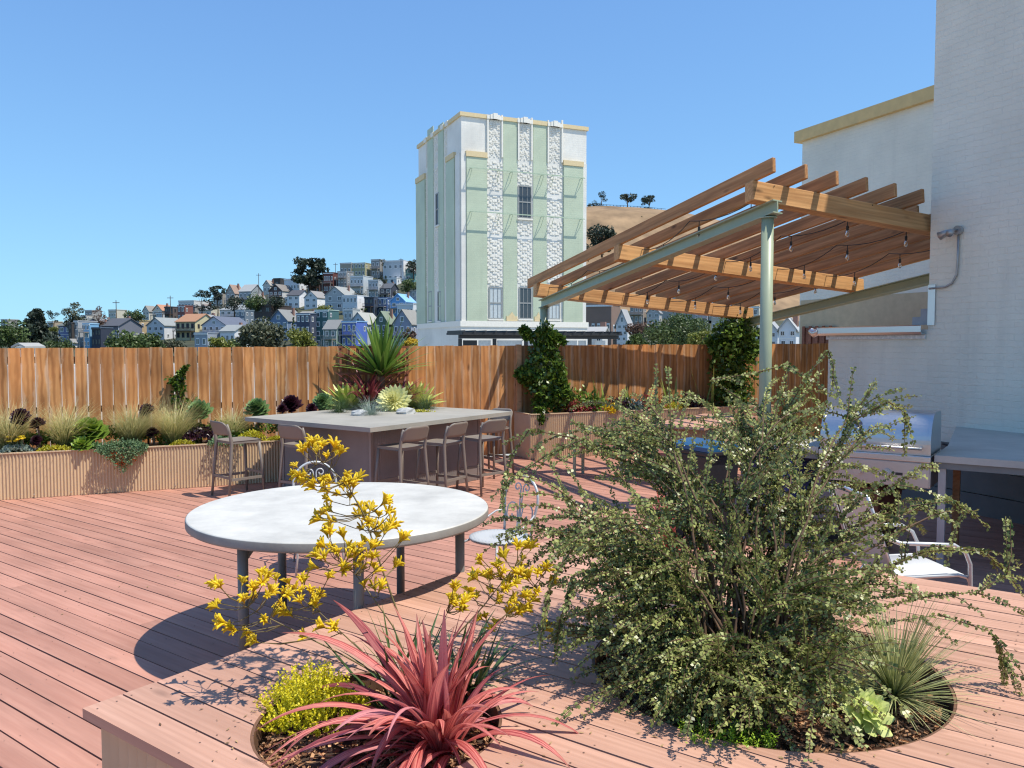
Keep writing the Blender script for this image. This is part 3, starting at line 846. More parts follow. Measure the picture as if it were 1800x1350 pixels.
for (f0, f1, m_) in ((.03, .11, m_blk), (.12, .19, m_wpan), (.23, .38, m_wpan), (.41, .47, m_wpan), (.48, .62, m_blk), (.66, .73, m_wpan), (.74, .79, m_wpan), (.85, .92, m_wpan)):
    mb = MB(); mb.obox(a + dr * (L * f0) - nr * .75 + UP * -3.5, dr * (L * (f1 - f0)), -nr * .06, UP * 3.1); mb.build("panel", m_, cn)

# ------------------------------------------------------------------ houses on the hillside
PAL = {}
def paint(col, rough=0.7):
    k = tuple(round(c, 3) for c in col)
    if k not in PAL: PAL[k] = plain("house_paint_%d" % len(PAL), col, rough, var=0.06, scale=0.8)
    return PAL[k]
m_win = glass_mat("house_window_glass", (0.03, 0.04, 0.055), 0.08)
m_wtrim = plain("white_window_trim", (0.75, 0.75, 0.73), 0.6)
def _unit_frame():
    mb = MB(); f = .13
    for lo, hi in (((-.5, -.06, 0), (.5, 0, f)), ((-.5, -.06, 1 - f), (.5, 0, 1)), ((-.5, -.06, f), (-.5 + f, 0, 1 - f)), ((.5 - f, -.06, f), (.5, 0, 1 - f)), ((-.03, -.05, f), (.03, 0, 1 - f))): mb.box(lo, hi)
    return mb.mesh("window", m_wtrim)
def _unit_pane():
    mb = MB(); mb.box((-.38, -.025, .12), (.38, .002, .88)); return mb.mesh("pane", m_win)
ME_FR, ME_PN = _unit_frame(), _unit_pane()
m_dtrim = plain("dark_window_trim", (0.06, 0.055, 0.05), 0.6)
ME_FRD = ME_FR.copy(); ME_FRD.materials.clear(); ME_FRD.materials.append(m_dtrim)
W_, CR, GY, BR = (.72, .72, .69), (.62, .56, .40), (.36, .37, .37), (.09, .055, .04)
def window(parent, x, y, z, w, h, rz=0, dark=False):
    fr = link("window", ME_FRD if dark else ME_FR, parent, (x, y, z), (0, 0, rz), (w, 1.3, h))
    link("pane", ME_PN, fr)
def house(px0, px1, yb, yt, col, roof, rcol, wins, label, rz=-20, d=None, dark=False, side=None, deckbal=False, wfrac=.72, cat="house", name="house"):
    gy = sum(col) / 3; col = tuple((c * .82 + gy * .18) * .95 for c in col); rcol = tuple(c * .85 for c in rcol)
    px = (px0 + px1) / 2
    if d is None:
        s = 606 - lerp_tab(SKYL, px)
        d = 240 + 170 * max(0, min(1.0, (606 - yb) / max(s, 8)))
        d = max(d, 236)
    wm = (px1 - px0) / FPX * d; hm = (yb - yt) / FPX * d
    W = wm * wfrac; Dp = min(max(wm * .8, 7), 14)
    sd = (wm - W * math.cos(rad(abs(rz)))) / max(.2, math.sin(rad(abs(rz)) + 0.0))
    if sd > 2: Dp = min(sd, 16)
    base = DD(px, yb, d)
    th = thing(name, label, cat, (base.x, base.y + Dp / 2, base.z), rad(rz))
    zlo = -5
    rh = 0 if roof == 'flat' else hm * (.36 if roof == 'gable' else .30)
    hw = hm - rh
    mb = MB(); x0, x1, y0, y1 = -W / 2, W / 2, -Dp / 2, Dp / 2
    mb.box((x0, y0, zlo), (x1, y1, hw))
    if roof == 'gable':
        mb.add([(x0, y0, hw), (x1, y0, hw), (0, y0, hw + rh), (x0, y1, hw), (x1, y1, hw), (0, y1, hw + rh)], [(0, 1, 2), (4, 3, 5)])
    elif roof == 'side':
        mb.add([(x0, y0, hw), (x0, y1, hw), (x0, 0, hw + rh), (x1, y0, hw), (x1, y1, hw), (x1, 0, hw + rh)], [(1, 0, 2), (3, 4, 5)])
    link("wall", mb.mesh("wall", paint(col)), th)
    mb = MB(); ov = .35; tk = .22
    if roof == 'gable':
        for sgn in (-1, 1):
            e = Vector((sgn * (W / 2 + ov), y0 - ov, hw - ov * rh / (W / 2))); r_ = Vector((0, y0 - ov, hw + rh))
            mb.obox(e + UP * .02, r_ - e, Vector((0, Dp + 2 * ov, 0)), UP * tk)
    elif roof == 'side':
        for sgn in (-1, 1):
            e = Vector((x0 - ov, sgn * (Dp / 2 + ov), hw - ov * rh / (Dp / 2))); r_ = Vector((x0 - ov, 0, hw + rh))
            mb.obox(e + UP * .02, r_ - e, Vector((W + 2 * ov, 0, 0)), UP * tk)
    else:
        mb.box((x0 - .12, y0 - .12, hw + .003), (x1 + .12, y1 + .12, hw + .3))
    link("roof", mb.mesh("roof", paint(rcol)), th)
    nc, nr_ = wins
    fh = (hw) / max(nr_, 1)
    for j in range(nr_):
        for i in range(nc):
            w = min(W / nc * .55, 1.9); h = min(fh * .55, 1.9)
            window(th, x0 + W * (i + .5) / nc + rnd.uniform(-.1, .1), y0 - .003, fh * (j + .28), w, h, 0, dark)
    if Dp > 5:
        nsd = 2 if Dp < 9 else 3
        for j in range(nr_):
            for i in range(nsd):
                if rnd.random() < .75: window(th, x1 + .003, y0 + Dp * (i + .5) / nsd, fh * (j + .3), .95, min(fh * .45, 1.5), rad(90), dark)
    if roof == 'gable' and rh > 1.6: window(th, 0, y0 - .003, hw + rh * .12, min(1.3, W * .2), rh * .42, 0, dark)
    if deckbal or (hm > 7 and rnd.random() < .3):
        mb = MB(); zz = fh * max(0, nr_ - 1) + .1
        mb.box((x0 + .2, y0 - 1.9, zz - .22), (x1 - .2, y0 - .003, zz)); mb.box((x0 + .2, y0 - 1.9, zz + .95), (x1 - .2, y0 - 1.8, zz + 1.05))
        k = int(W / .5)
        for i in range(k + 1):
            xx = x0 + .2 + (W - .46) * i / k; mb.box((xx, y0 - 1.89, zz), (xx + .06, y0 - 1.83, zz + .95))
        for xx in (x0 + .3, x1 - .5): mb.box((xx, y0 - 1.8, zlo), (xx + .2, y0 - 1.6, zz - .22))
        link("balcony", mb.mesh("balcony", paint(BR if dark else (.35, .30, .26))), th)
    mb = MB()
    if roof == 'flat': mb.box((x0 - .18, y0 - .18, hw - .35), (x1 + .18, y0 - .003, hw - .02))
    else:
        for xx in (x0 - .02, x1 - .14): mb.box((xx, y0 - .08, 0), (xx + .16, y0 - .003, hw - .02))
        mb.box((x0 + .15, y0 - .06, fh * .98), (x1 - .15, y0 - .004, fh * .98 + .16))
    link("trim", mb.mesh("trim", m_dtrim if dark else m_wtrim), th)
    if side:
        mb = MB(); mb.box((x1 + .002, y0 + .02, zlo), (x1 + .05, y1 - .02, hw - .05)); link("side_wall", mb.mesh("side_wall", paint(side)), th)
    if roof in ('gable', 'side') and rnd.random() < .5:
        mb = MB(); mb.box((W * .18, Dp * .1, hw), (W * .18 + .7, Dp * .1 + .7, hw + rh + .9)); link("chimney", mb.mesh("chimney", paint((.3, .16, .12))), th)
    return th
HOUSES = [
 (0, 22, 575, 562, (.25,.24,.22), 'flat', (.5,.5,.5), (2,1), "low dark house at the frame edge beyond the conifers"),
 (25, 57, 618, 606, (.75,.75,.73), 'gable', (.4,.4,.38), (1,1), "tiny white gable peeking just over the fence top", dict(d=95)),
 (82, 102, 582, 566, (.42,.33,.22), 'flat', (.62,.5,.33), (2,1), "small tan house between the dark conifer and the long blue house"),
 (98, 162, 603, 560, (.17,.21,.42), 'side', (.17,.19,.17), (3,2), "long violet blue house under a grey green roof"),
 (125, 136, 611, 568, (.06,.05,.045), 'flat', (.1,.09,.08), (1,3), "very narrow dark brown house beside the violet blue one", dict(d=236, dark=True)),
 (135, 147, 607, 565, (.38,.39,.40), 'flat', (.45,.45,.45), (1,2), "narrow plain grey block between brown and sky blue slivers", dict(d=236.5)),
 (145, 166, 612, 570, (.16,.42,.66), 'flat', (.35,.6,.8), (2,3), "narrow sky blue modern house with tall glazing", dict(d=235)),
 (160, 188, 610, 577, (.03,.04,.07), 'flat', (.12,.16,.22), (3,2), "low dark navy glass fronted block", dict(d=233, dark=True)),
 (174, 230, 604, 560, (.16,.17,.21), 'side', (.10,.105,.12), (2,1), "charcoal house with broad slate roof and bright metal strips"),
 (226, 257, 596, 564, (.50,.36,.18), 'flat', (.55,.42,.22), (3,2), "tan stucco house with three large windows in a row"),
 (255, 309, 596, 559, (.68,.69,.70), 'gable', (.30,.32,.31), (3,2), "white gabled house with long grey roof and skylights"),
 (306, 364, 598, 552, (.60,.53,.28), 'side', (.46,.24,.13), (4,2), "pale yellow house with terracotta roof and brown balcony", dict(deckbal=True, dark=True)),
 (352, 422, 598, 557, (.52,.55,.62), 'gable', (.13,.15,.20), (4,2), "pale grey gabled house with blue slate roof and white trim", dict(side=(.75,.75,.76))),
 (340, 379, 614, 586, (.32,.36,.42), 'flat', (.36,.4,.46), (2,1), "low slate grey house with two white twin windows", dict(d=228)),
 (385, 428, 607, 572, (.70,.71,.73), 'side', (.33,.35,.34), (3,1), "low white house with three dark door height windows", dict(d=230)),
 (250, 269, 563, 538, (.60,.57,.47), 'gable', (.30,.28,.25), (2,2), "cream bay fronted house at the end of its row"),
 (267, 296, 563, 536, (.66,.60,.44), 'gable', (.50,.25,.15), (2,2), "cream house with a reddish tiled gable"),
 (288, 313, 565, 540, (.13,.10,.09), 'flat', (.2,.18,.17), (2,2), "brown house with stacked wooden balconies", dict(deckbal=True, dark=True)),
 (311, 333, 565, 538, (.26,.085,.065), 'flat', (.3,.12,.1), (2,2), "brick red flat roofed house"),
 (330, 350, 560, 538, (.33,.31,.28), 'flat', (.4,.38,.35), (2,1), "stone grey house with pointed arch windows"),
 (348, 384, 560, 538, (.62,.56,.42), 'side', (.33,.34,.32), (2,1), "long low cream house with grey roof"),
 (311, 358, 544, 529, (.64,.63,.60), 'flat', (.7,.7,.68), (5,1), "white house with a railed roof terrace on the ridge line"),
 (148, 170, 562, 546, (.30,.30,.29), 'flat', (.36,.36,.35), (2,1), "plain grey block on the low ridge by the rounded tree"),
 (189, 214, 562, 545, (.60,.56,.44), 'flat', (.66,.62,.5), (3,1), "cream cubic house on the low ridge"),
 (383, 456, 568, 535, (.66,.69,.71), 'side', (.33,.35,.35), (4,2), "white house with tall narrow windows below the cypress pair"),
 (413, 440, 570, 546, (.14,.19,.24), 'flat', (.2,.26,.3), (2,2), "dark slate blue house with roof terrace", dict(d=290)),
 (436, 499, 570, 537, (.075,.055,.05), 'flat', (.11,.09,.08), (3,2), "wide dark brown shingled block", dict(dark=True)),
 (472, 524, 597, 545, (.13,.21,.34), 'gable', (.25,.25,.24), (3,2), "medium blue gabled house with white sills"),
 (520, 558, 610, 552, (.045,.065,.12), 'flat', (.16,.2,.27), (3,3), "navy house with white framed windows", dict(d=238)),
 (553, 590, 612, 546, (.05,.15,.15), 'flat', (.40,.52,.46), (2,4), "tall teal house rising behind the navy one"),
 (568, 604, 614, 563, (.14,.24,.22), 'side', (.28,.28,.27), (2,2), "green house with a wooden deck and outside stair", dict(d=232, deckbal=True)),
 (600, 640, 612, 566, (.055,.14,.55), 'flat', (.30,.52,.80), (3,2), "vivid cobalt blue house with glazed balcony", dict(d=231, deckbal=True)),
 (612, 664, 604, 550, (.42,.50,.55), 'gable', (.42,.42,.38), (2,2), "pale blue grey house with steep pale gable"),
 (657, 696, 604, 548, (.10,.17,.11), 'gable', (.23,.28,.20), (2,2), "dark green gabled house behind the spiky yucca"),
 (690, 740, 612, 545, (.28,.31,.40), 'gable', (.30,.29,.26), (3,2), "blue grey gabled house with balcony next to the tower", dict(deckbal=True)),
 (374, 401, 541, 516, (.35,.31,.25), 'flat', (.42,.38,.32), (3,1), "tan grey house beside the cypress pair"),
 (396, 422, 541, 501, (.40,.36,.31), 'gable', (.36,.25,.19), (2,2), "brown roofed house with a big glass bay"),
 (419, 454, 541, 500, (.30,.35,.37), 'side', (.40,.41,.40), (3,2), "grey house with glazed balconies under a pale roof", dict(deckbal=True)),
 (462, 482, 516, 493, (.60,.57,.48), 'gable', (.40,.38,.35), (2,1), "little cream gabled house on the skyline"),
 (480, 500, 506, 490, (.05,.045,.04), 'flat', (.08,.07,.06), (1,1), "small black box house on the skyline", dict(dark=True)),
 (498, 542, 514, 491, (.72,.74,.76), 'flat', (.78,.79,.8), (5,1), "long white modern house on the skyline"),
 (471, 510, 532, 500, (.08,.05,.045), 'gable', (.24,.22,.2), (3,2), "dark brown chalet with white framed windows", dict(side=(.55,.55,.55))),
 (504, 538, 541, 510, (.70,.70,.70), 'side', (.10,.10,.11), (2,2), "white house under a dark hipped roof", dict(side=(.8,.8,.8))),
 (534, 570, 543, 512, (.72,.72,.71), 'gable', (.30,.29,.28), (2,2), "white house with two stepped gables", dict(side=(.82,.82,.81))),
 (542, 571, 516, 485, (.08,.04,.035), 'side', (.13,.07,.06), (3,2), "dark maroon house below the big cypress", dict(dark=True)),
 (568, 595, 516, 480, (.17,.05,.04), 'flat', (.12,.07,.06), (4,2), "deep red brown house with rows of small windows"),
 (593, 618, 512, 478, (.28,.27,.26), 'flat', (.34,.33,.32), (3,3), "grey brown house with white window bands"),
 (570, 624, 545, 504, (.46,.47,.46), 'gable', (.34,.35,.33), (2,2), "big grey roofed house with broad gable facing downhill"),
 (615, 651, 522, 486, (.50,.55,.57), 'flat', (.62,.65,.66), (4,2), "glass and white framed modern house"),
 (647, 674, 526, 493, (.40,.44,.47), 'flat', (.46,.5,.52), (3,2), "grey house with white railed balconies", dict(deckbal=True)),
 (667, 697, 528, 498, (.045,.05,.075), 'side', (.11,.12,.14), (2,2), "dark navy house with low slate roof"),
 (601, 642, 553, 520, (.66,.68,.70), 'flat', (.72,.73,.74), (4,2), "white terraced house with small square windows", dict(side=(.82,.82,.82))),
 (640, 666, 555, 523, (.05,.075,.12), 'flat', (.1,.13,.17), (2,2), "midnight blue house with wooden balcony", dict(deckbal=True, dark=True)),
 (664, 688, 555, 524, (.045,.11,.26), 'flat', (.10,.16,.3), (2,2), "deep blue house with stacked decks", dict(deckbal=True)),
 (685, 727, 554, 517, (.07,.33,.70), 'gable', (.25,.5,.8), (2,2), "bright sky blue house with arched gable", dict(d=300)),
 (713, 741, 541, 510, (.36,.40,.46), 'flat', (.42,.46,.5), (2,2), "blue grey block against the tower edge"),
 (697, 741, 557, 535, (.66,.68,.69), 'flat', (.72,.73,.74), (5,1), "white low house with a line of small windows", dict(d=290)),
 (597, 628, 484, 463, (.42,.36,.26), 'flat', (.5,.44,.34), (3,1), "tan house at the top of the hill"),
 (616, 655, 486, 463, (.42,.40,.22), 'flat', (.5,.48,.3), (4,2), "olive yellow apartment house on the hilltop"),
 (652, 676, 488, 457, (.30,.30,.29), 'flat', (.36,.36,.35), (2,2), "tall grey hilltop block with a balcony column"),
 (672, 728, 496, 459, (.58,.59,.60), 'flat', (.7,.71,.72), (4,2), "large white modern hilltop house", dict(side=(.78,.78,.78))),
 (708, 738, 496, 471, (.10,.27,.25), 'gable', (.35,.38,.36), (1,1), "teal gabled house on the hilltop by the tower"),
 (603, 629, 566, 544, (.46,.48,.46), 'flat', (.55,.56,.55), (2,1), "pale grey house behind the cobalt one", dict(d=262)),
 (680, 706, 500, 489, (.70,.70,.70), 'flat', (.75,.75,.75), (1,1), "white garage below the large hilltop house"),
 (522, 556, 566, 548, (.40,.38,.34), 'side', (.34,.33,.3), (2,1), "small stone coloured house above the navy one", dict(d=275)),
]
for h in HOUSES:
    kw = h[9] if len(h) > 9 else {}
    house(*h[:9], **kw)
import re
USED = set()
def near_label(lead, px, py):
    def short(t):
        t = re.split(r' (?:with|under|below|beside|behind|between|in|on|at|of|by|against|above|beyond|rising|next|facing|the) ', t)[0]
        return ' '.join(t.split()[:7])
    cand = sorted(HOUSES, key=lambda h: ((h[0] + h[1]) / 2 - px) ** 2 + (2.0 * ((h[2] + h[3]) / 2 - py)) ** 2)
    for h in cand:
        cx, cy = (h[0] + h[1]) / 2, (h[2] + h[3]) / 2
        rel = 'uphill from' if py < cy - 7 else ('downhill from' if py > cy + 7 else 'close beside')
        for r in (rel, 'wedged in by', 'partly hidden by'):
            t = f"{lead} {r} the {short(h[8])}"
            if t not in USED: USED.add(t); return t
FNAME = ['pale grey', 'tan', 'grey', 'cream', 'brown', 'blue grey', 'dark slate', 'white']
FILL = [(.68, .68, .66), (.56, .52, .44), (.42, .44, .46), (.66, .62, .52), (.34, .27, .22), (.50, .54, .58), (.24, .27, .33), (.74, .74, .73)]
for i in range(50):
    r_ = random.Random(300 + i); px = r_.uniform(110, 738); sk = lerp_tab(SKYL, px); py = sk + 5 + (604 - sk) * r_.random() ** 1.3 + 4
    w_ = r_.uniform(13, 25); h_ = r_.uniform(11, 19); d_ = 240 + 170 * max(0, min(1, (606 - py) / max(8, 606 - sk))) - (1 if i % 2 else 5)
    c_ = FILL[i % 8]; rf_ = r_.choice(('gable', 'flat', 'flat', 'flat', 'side'))
    house(px - w_ / 2, px + w_ / 2, py, py - h_, c_, rf_, r_.choice(((.3, .3, .3), (.42, .42, .41), (.24, .2, .18))), (2, 2), near_label('small ' + FNAME[i % 8] + {'gable': ' gabled', 'flat': ' flat roofed', 'side': ' pitched roof'}[rf_] + ' house', px, py - h_ / 2), d=d_, rz=r_.choice((-20, -26, -14)))['group'] = "plain houses packed between the others on the hillside"
# beyond the pergola
RIGHT = [
 (1030, 1096, 606, 536, (.27,.16,.11), 'flat', (.36,.24,.18), (5,1), "brown brick warehouse with a plain parapet right of the tower", dict(d=150, rz=-24)),
 (1030, 1072, 612, 577, (.62,.62,.60), 'side', (.44,.44,.43), (2,1), "small pale roof below the brown warehouse", dict(d=110)),
 (1084, 1113, 612, 546, (.70,.72,.72), 'gable', (.4,.4,.4), (2,4), "tall white victorian house with bay windows", dict(d=140, rz=-28)),
 (1108, 1140, 570, 536, (.33,.27,.22), 'flat', (.3,.28,.26), (3,2), "brown victorian flats under the pergola edge", dict(d=300)),
 (1138, 1168, 572, 537, (.45,.44,.42), 'gable', (.3,.3,.3), (2,2), "grey victorian house in the distant row", dict(d=300)),
 (1222, 1252, 580, 540, (.34,.36,.40), 'flat', (.3,.3,.3), (3,2), "slate blue flats in the distant row", dict(d=300)),
 (1252, 1296, 582, 545, (.56,.50,.40), 'flat', (.5,.45,.38), (4,2), "beige flats in the distant row", dict(d=300)),
 (1302, 1346, 600, 540, (.58,.54,.44), 'flat', (.6,.56,.46), (3,3), "cream block beyond the second pergola post", dict(d=260)),
 (1340, 1380, 612, 565, (.72,.74,.75), 'gable', (.38,.39,.39), (2,2), "white house with grey gabled roof beyond the fence", dict(d=130, rz=-30)),
 (1372, 1412, 612, 560, (.70,.72,.75), 'gable', (.45,.46,.46), (2,2), "white house with twin dormers beyond the fence", dict(d=120, rz=-30)),
 (1140, 1330, 545, 520, (.42,.38,.32), 'flat', (.45,.4,.35), (9,1), "long tan apartment row high behind the trees", dict(d=380)),
]
for h in RIGHT:
    house(*h[:9], **h[9])

# ------------------------------------------------------------------ trees and shrubs beyond the fence
m_bark = plain("grey_brown_bark", (0.11, 0.075, 0.05), 0.9, var=0.3, scale=4, bump=.6, bscale=12)
LEAF = {
 'cypress': leafy("cypress_needles", (0.012, 0.022, 0.014), (0.045, 0.065, 0.035), 0.6, .1),
 'green': leafy("tree_leaves_green", (0.025, 0.05, 0.014), (0.12, 0.17, 0.045), 0.5, .2),
 'yellow': leafy("tree_leaves_yellowgreen", (0.08, 0.11, 0.015), (0.27, 0.28, 0.05), 0.5, .2),
 'olive': leafy("tree_leaves_olive", (0.035, 0.045, 0.025), (0.13, 0.14, 0.075), 0.5, .15),
 'rust': leafy("tree_leaves_rust", (0.06, 0.035, 0.025), (0.19, 0.11, 0.075), 0.6, .15),
 'flower': leafy("yellow_blossom", (0.25, 0.2, 0.02), (0.75, 0.52, 0.04), 0.6, .15),
}
def leaf_cloud(clumps, per, leaf, rng, squash=1.0):
    """clumps: (x, y, z, radius, tint)"""
    nr = np.random.RandomState(rng.randrange(1 << 30))
    out, tt = [], []
    for (x, y, z, r, t) in clumps:
        n = int(per * rng.uniform(.7, 1.3))
        d = nr.normal(size=(n, 3)); d /= np.linalg.norm(d, axis=1)[:, None]
        rr = r * nr.uniform(.35, 1, (n, 1)) ** .6
        c = np.array([x, y, z]) + d * rr * np.array([1, 1, squash])
        a = nr.normal(size=(n, 3)) + d * .4; a /= np.linalg.norm(a, axis=1)[:, None]
        b = np.cross(a, nr.normal(size=(n, 3))); b /= np.linalg.norm(b, axis=1)[:, None]
        s = leaf * nr.uniform(.6, 1.4, (n, 1))
        q = np.stack([c - a * s, c + b * s * .55, c + a * s, c - b * s * .55], 1)
        out.append(q); tt.append(np.clip(t + nr.uniform(-.22, .22, n), 0, 1))
    return np.concatenate(out), np.concatenate(tt)
def tree(name, label, px, yb, yt, wpx, d, kind, nclump=26, per=60, shape='round', group=None, cat="tree", trunk=True, leaf=None, bare=.04):
    rng = random.Random(int(px * 13 + yt))
    base = DD(px, yb, d); top = DD(px, yt, d).z; H = top - base.z; Wd = wpx / FPX * d
    th = thing(name, label, cat, tuple(base), 0, group)
    cl = []
    cb = H * (bare if trunk else .0)
    for i in range(nclump):
        if shape == 'cone':
            f = (i + .5) / nclump; r = (1 - f) ** .8 * Wd / 2 + .03 * Wd; a = i * 2.4
            k = rng.uniform(.35, .9)
            cl.append((r * k * math.cos(a), r * k * math.sin(a), cb + (H - cb) * f * .96, max(Wd * .10, r * .42), rng.random()))
        elif shape == 'layer':
            f = rng.random() ** .8; a = rng.random() * 6.28; r = Wd / 2 * math.sqrt(rng.random()) * (1 - .45 * abs(f - .35))
            cl.append((r * math.cos(a), r * math.sin(a), cb + (H - cb) * (.12 + .8 * f), Wd * rng.uniform(.12, .21), rng.random() * .8 + .2 * f))
        else:
            while True:
                x, y, z = rng.uniform(-1, 1), rng.uniform(-1, 1), rng.uniform(-1, 1)
                l = x * x + y * y + z * z
                if .12 < l < .82: break
            cl.append((x * Wd / 2, y * Wd / 2, cb + (H - cb) * (.5 + .46 * z), Wd * rng.uniform(.13, .23), .25 + .5 * rng.random() + .2 * z))
    lf = leaf or max(.2, Wd * .042)
    arr, tt = leaf_cloud(cl, per, lf, rng, .62 if shape == 'layer' else .85)
    cr = link("crown", quads_mesh("crown", arr, LEAF[kind], tt), th); cr['kind'] = 'stuff'
    mb = MB(); w = max(.12, Wd * .035)
    mb.tube([(0, 0, -3), (rng.uniform(-.2, .2), 0, H * .35), (rng.uniform(-.3, .3), 0, H * .72)], [w, w * .75, w * .25], 7)
    for c in cl[::3]:
        z0 = H * rng.uniform(.2, .5); mb.tube([(0, 0, z0), (c[0] * .5, c[1] * .5, (z0 + c[2]) / 2 + .1), (c[0], c[1], c[2])], [w * .4, w * .25, w * .1], 5, cap=False)
    link("trunk", mb.mesh("trunk", m_bark, True), th)
    return th
tree("cypress_tree", "big dark windswept cypress standing alone on the skyline", 546, 510, 452, 58, 385, 'cypress', 46, 90, 'layer')
tree("cypress_tree", "dark cypress nearest the tan grey house on the ridge", 383, 560, 500, 32, 345, 'cypress', 24, 70, 'layer')
tree("cypress_tree", "shorter ragged cypress at the end of the ridge pair", 356, 560, 509, 32, 345, 'cypress', 20, 60, 'layer')
tree("conifer_tree", "broad dark conifer above the fence near the frame edge", 66, 616, 545, 74, 150, 'cypress', 46, 90, 'cone')
tree("pine_tree", "thin ragged pine behind the broad conifer", 95, 600, 543, 26, 250, 'cypress', 16, 50, 'layer')
tree("round_tree", "rounded olive tree on the low ridge", 131, 592, 529, 38, 250, 'olive', 30, 70)
tree("round_tree", "brownish round tree beside the grey ridge block", 174, 588, 536, 26, 250, 'rust', 22, 60)
tree("broad_tree", "mid green tree mass left of the broad conifer", 20, 618, 566, 60, 140, 'green', 34, 70)
tree("broad_tree", "dull olive tree at the very edge of the frame", -10, 612, 575, 40, 200, 'olive', 24, 60)
tree("shrub", "rounded bright shrub just above the fence below the violet house", 104, 622, 598, 50, 100, 'green', 22, 70, cat="shrub", trunk=False)
tree("shrub", "yellow green bush tucked beneath the small tan house", 92, 584, 572, 20, 230, 'yellow', 12, 50, cat="shrub", trunk=False)
tree("shrub", "wide green shrub below the charcoal house", 222, 624, 586, 66, 120, 'green', 34, 80, cat="shrub", trunk=False)
tree("shrub", "green shrub below the tan stucco house", 262, 622, 588, 54, 125, 'green', 28, 80, cat="shrub", trunk=False)
tree("shrub", "low olive shrub below the white gabled house", 300, 622, 596, 46, 130, 'olive', 22, 60, cat="shrub", trunk=False)
tree("shrub", "bushy tree in the ridge gap behind the cream houses", 238, 566, 546, 36, 262, 'green', 20, 60, cat="shrub")
tree("shrub", "mid green bush in front of the low slate grey house", 385, 622, 590, 40, 140, 'yellow', 22, 70, cat="shrub", trunk=False)
tree("shrub", "darker bush in front of the low white house", 414, 622, 596, 36, 145, 'green', 20, 70, cat="shrub", trunk=False)
tree("broad_tree", "large grey green tree with spreading crown above the fence", 464, 630, 564, 78, 130, 'olive', 50, 110)
tree("round_tree", "round yellow green tree above the fence by the navy house", 528, 626, 579, 54, 125, 'yellow', 34, 100, trunk=False)
tree("slim_tree", "slender dark green tree in front of the blue gable", 516, 596, 556, 12, 225, 'green', 14, 50, 'cone')
tree("shrub", "dark hillside shrub below the glazed balconies", 412, 545, 520, 34, 318, 'cypress', 18, 60, cat="shrub", trunk=False)
tree("shrub", "spreading green shrub below the chalet", 450, 548, 515, 46, 312, 'green', 24, 60, cat="shrub", trunk=False)
tree("shrub", "dark shrub between chalet and white house", 486, 542, 520, 36, 310, 'cypress', 20, 60, cat="shrub", trunk=False)
tree("shrub", "dry green shrub under the stepped white gables", 572, 552, 538, 36, 300, 'yellow', 16, 50, cat="shrub", trunk=False)
tree("shrub", "hillside shrub below the grey modern houses", 632, 528, 512, 24, 325, 'cypress', 14, 50, cat="shrub", trunk=False)
tree("shrub", "green tree clump below the white garage", 717, 514, 492, 34, 335, 'green', 20, 60, cat="shrub")
tree("shrub", "dark tree beside the large hilltop house", 673, 500, 482, 16, 350, 'cypress', 12, 50, cat="shrub")
tree("round_tree", "dark round tree on the hilltop touching the tower", 727, 482, 455, 28, 400, 'cypress', 20, 60)
tree("shrub", "yellow flowering bush at the foot of the tower", 724, 626, 592, 28, 90, 'flower', 16, 60, cat="shrub", trunk=False)
tree("shrub", "dark red leaved shrub above the yellow flowering bush", 718, 606, 575, 26, 150, 'rust', 14, 60, cat="shrub", trunk=False)
pt = tree("palm_tree", "small palm standing on the grey hilltop block", 672, 470, 449, 9, 400, 'olive', 8, 40, 'round')
for i in range(46):
    r_ = random.Random(900 + i); px = r_.uniform(60, 735); sk = lerp_tab(SKYL, px); py = r_.uniform(sk + 10, 604)
    d = 240 + 170 * (606 - py) / max(8, 606 - sk); d -= 6
    h_ = r_.uniform(6, 13)
    kd = r_.choice(('green', 'cypress', 'olive')); wd_ = r_.uniform(12, 24)
    tree("hillside_shrub", near_label({'green': 'green', 'cypress': 'dark', 'olive': 'olive'}[kd] + ' shrub', px, py), px, py + 3, py - h_, wd_, d, kd, 8, 40, group="shrubs between the hillside houses", cat="shrub", trunk=False)
# on the dry hill
tree("hill_tree", "thin umbrella tree on the dry hilltop nearest the tower", 1057, 368, 337, 22, 735, 'cypress', 14, 34, 'layer', bare=.42)
tree("hill_tree", "middle flat topped tree on the dry hilltop", 1103, 368, 340, 32, 735, 'cypress', 20, 60, 'layer', bare=.42)
tree("hill_tree", "rightmost flat topped tree on the dry hilltop", 1141, 371, 344, 30, 735, 'cypress', 20, 60, 'layer', bare=.38)
tree("hill_shrub", "dark low shrub under the thin hilltop tree", 1044, 368, 356, 26, 735, 'cypress', 12, 50, cat="shrub", trunk=False)
tree("hill_shrub", "dark low shrub under the last hilltop tree", 1140, 373, 362, 18, 735, 'cypress', 8, 40, cat="shrub", trunk=False)
tree("hill_tree", "big dark dome shaped tree on the dry slope", 1058, 445, 388, 52, 560, 'cypress', 44, 80, trunk=False)
tree("hill_shrub", "lower dark shrub on the dry slope beside the dome shaped tree", 1034, 452, 428, 30, 545, 'cypress', 16, 50, cat="shrub", trunk=False)
fc = thing("hilltop_fence", "thin dark rail fence along the dry hilltop", "fence", DD(1100, 365, 738))
for i in range(22):
    p0, p1 = DD(1036 + i * 6, 367, 738), DD(1042 + i * 6, 367, 738); zz = EYE + (606 - lerp_tab(BERN, 1036 + i * 6)) / FPX * 730
    mb = MB(); mb.box((p0.x, p0.y, zz - 1), (p0.x + .35, p0.y + .35, zz + 2.6)); mb.build("post", m_blk, fc)
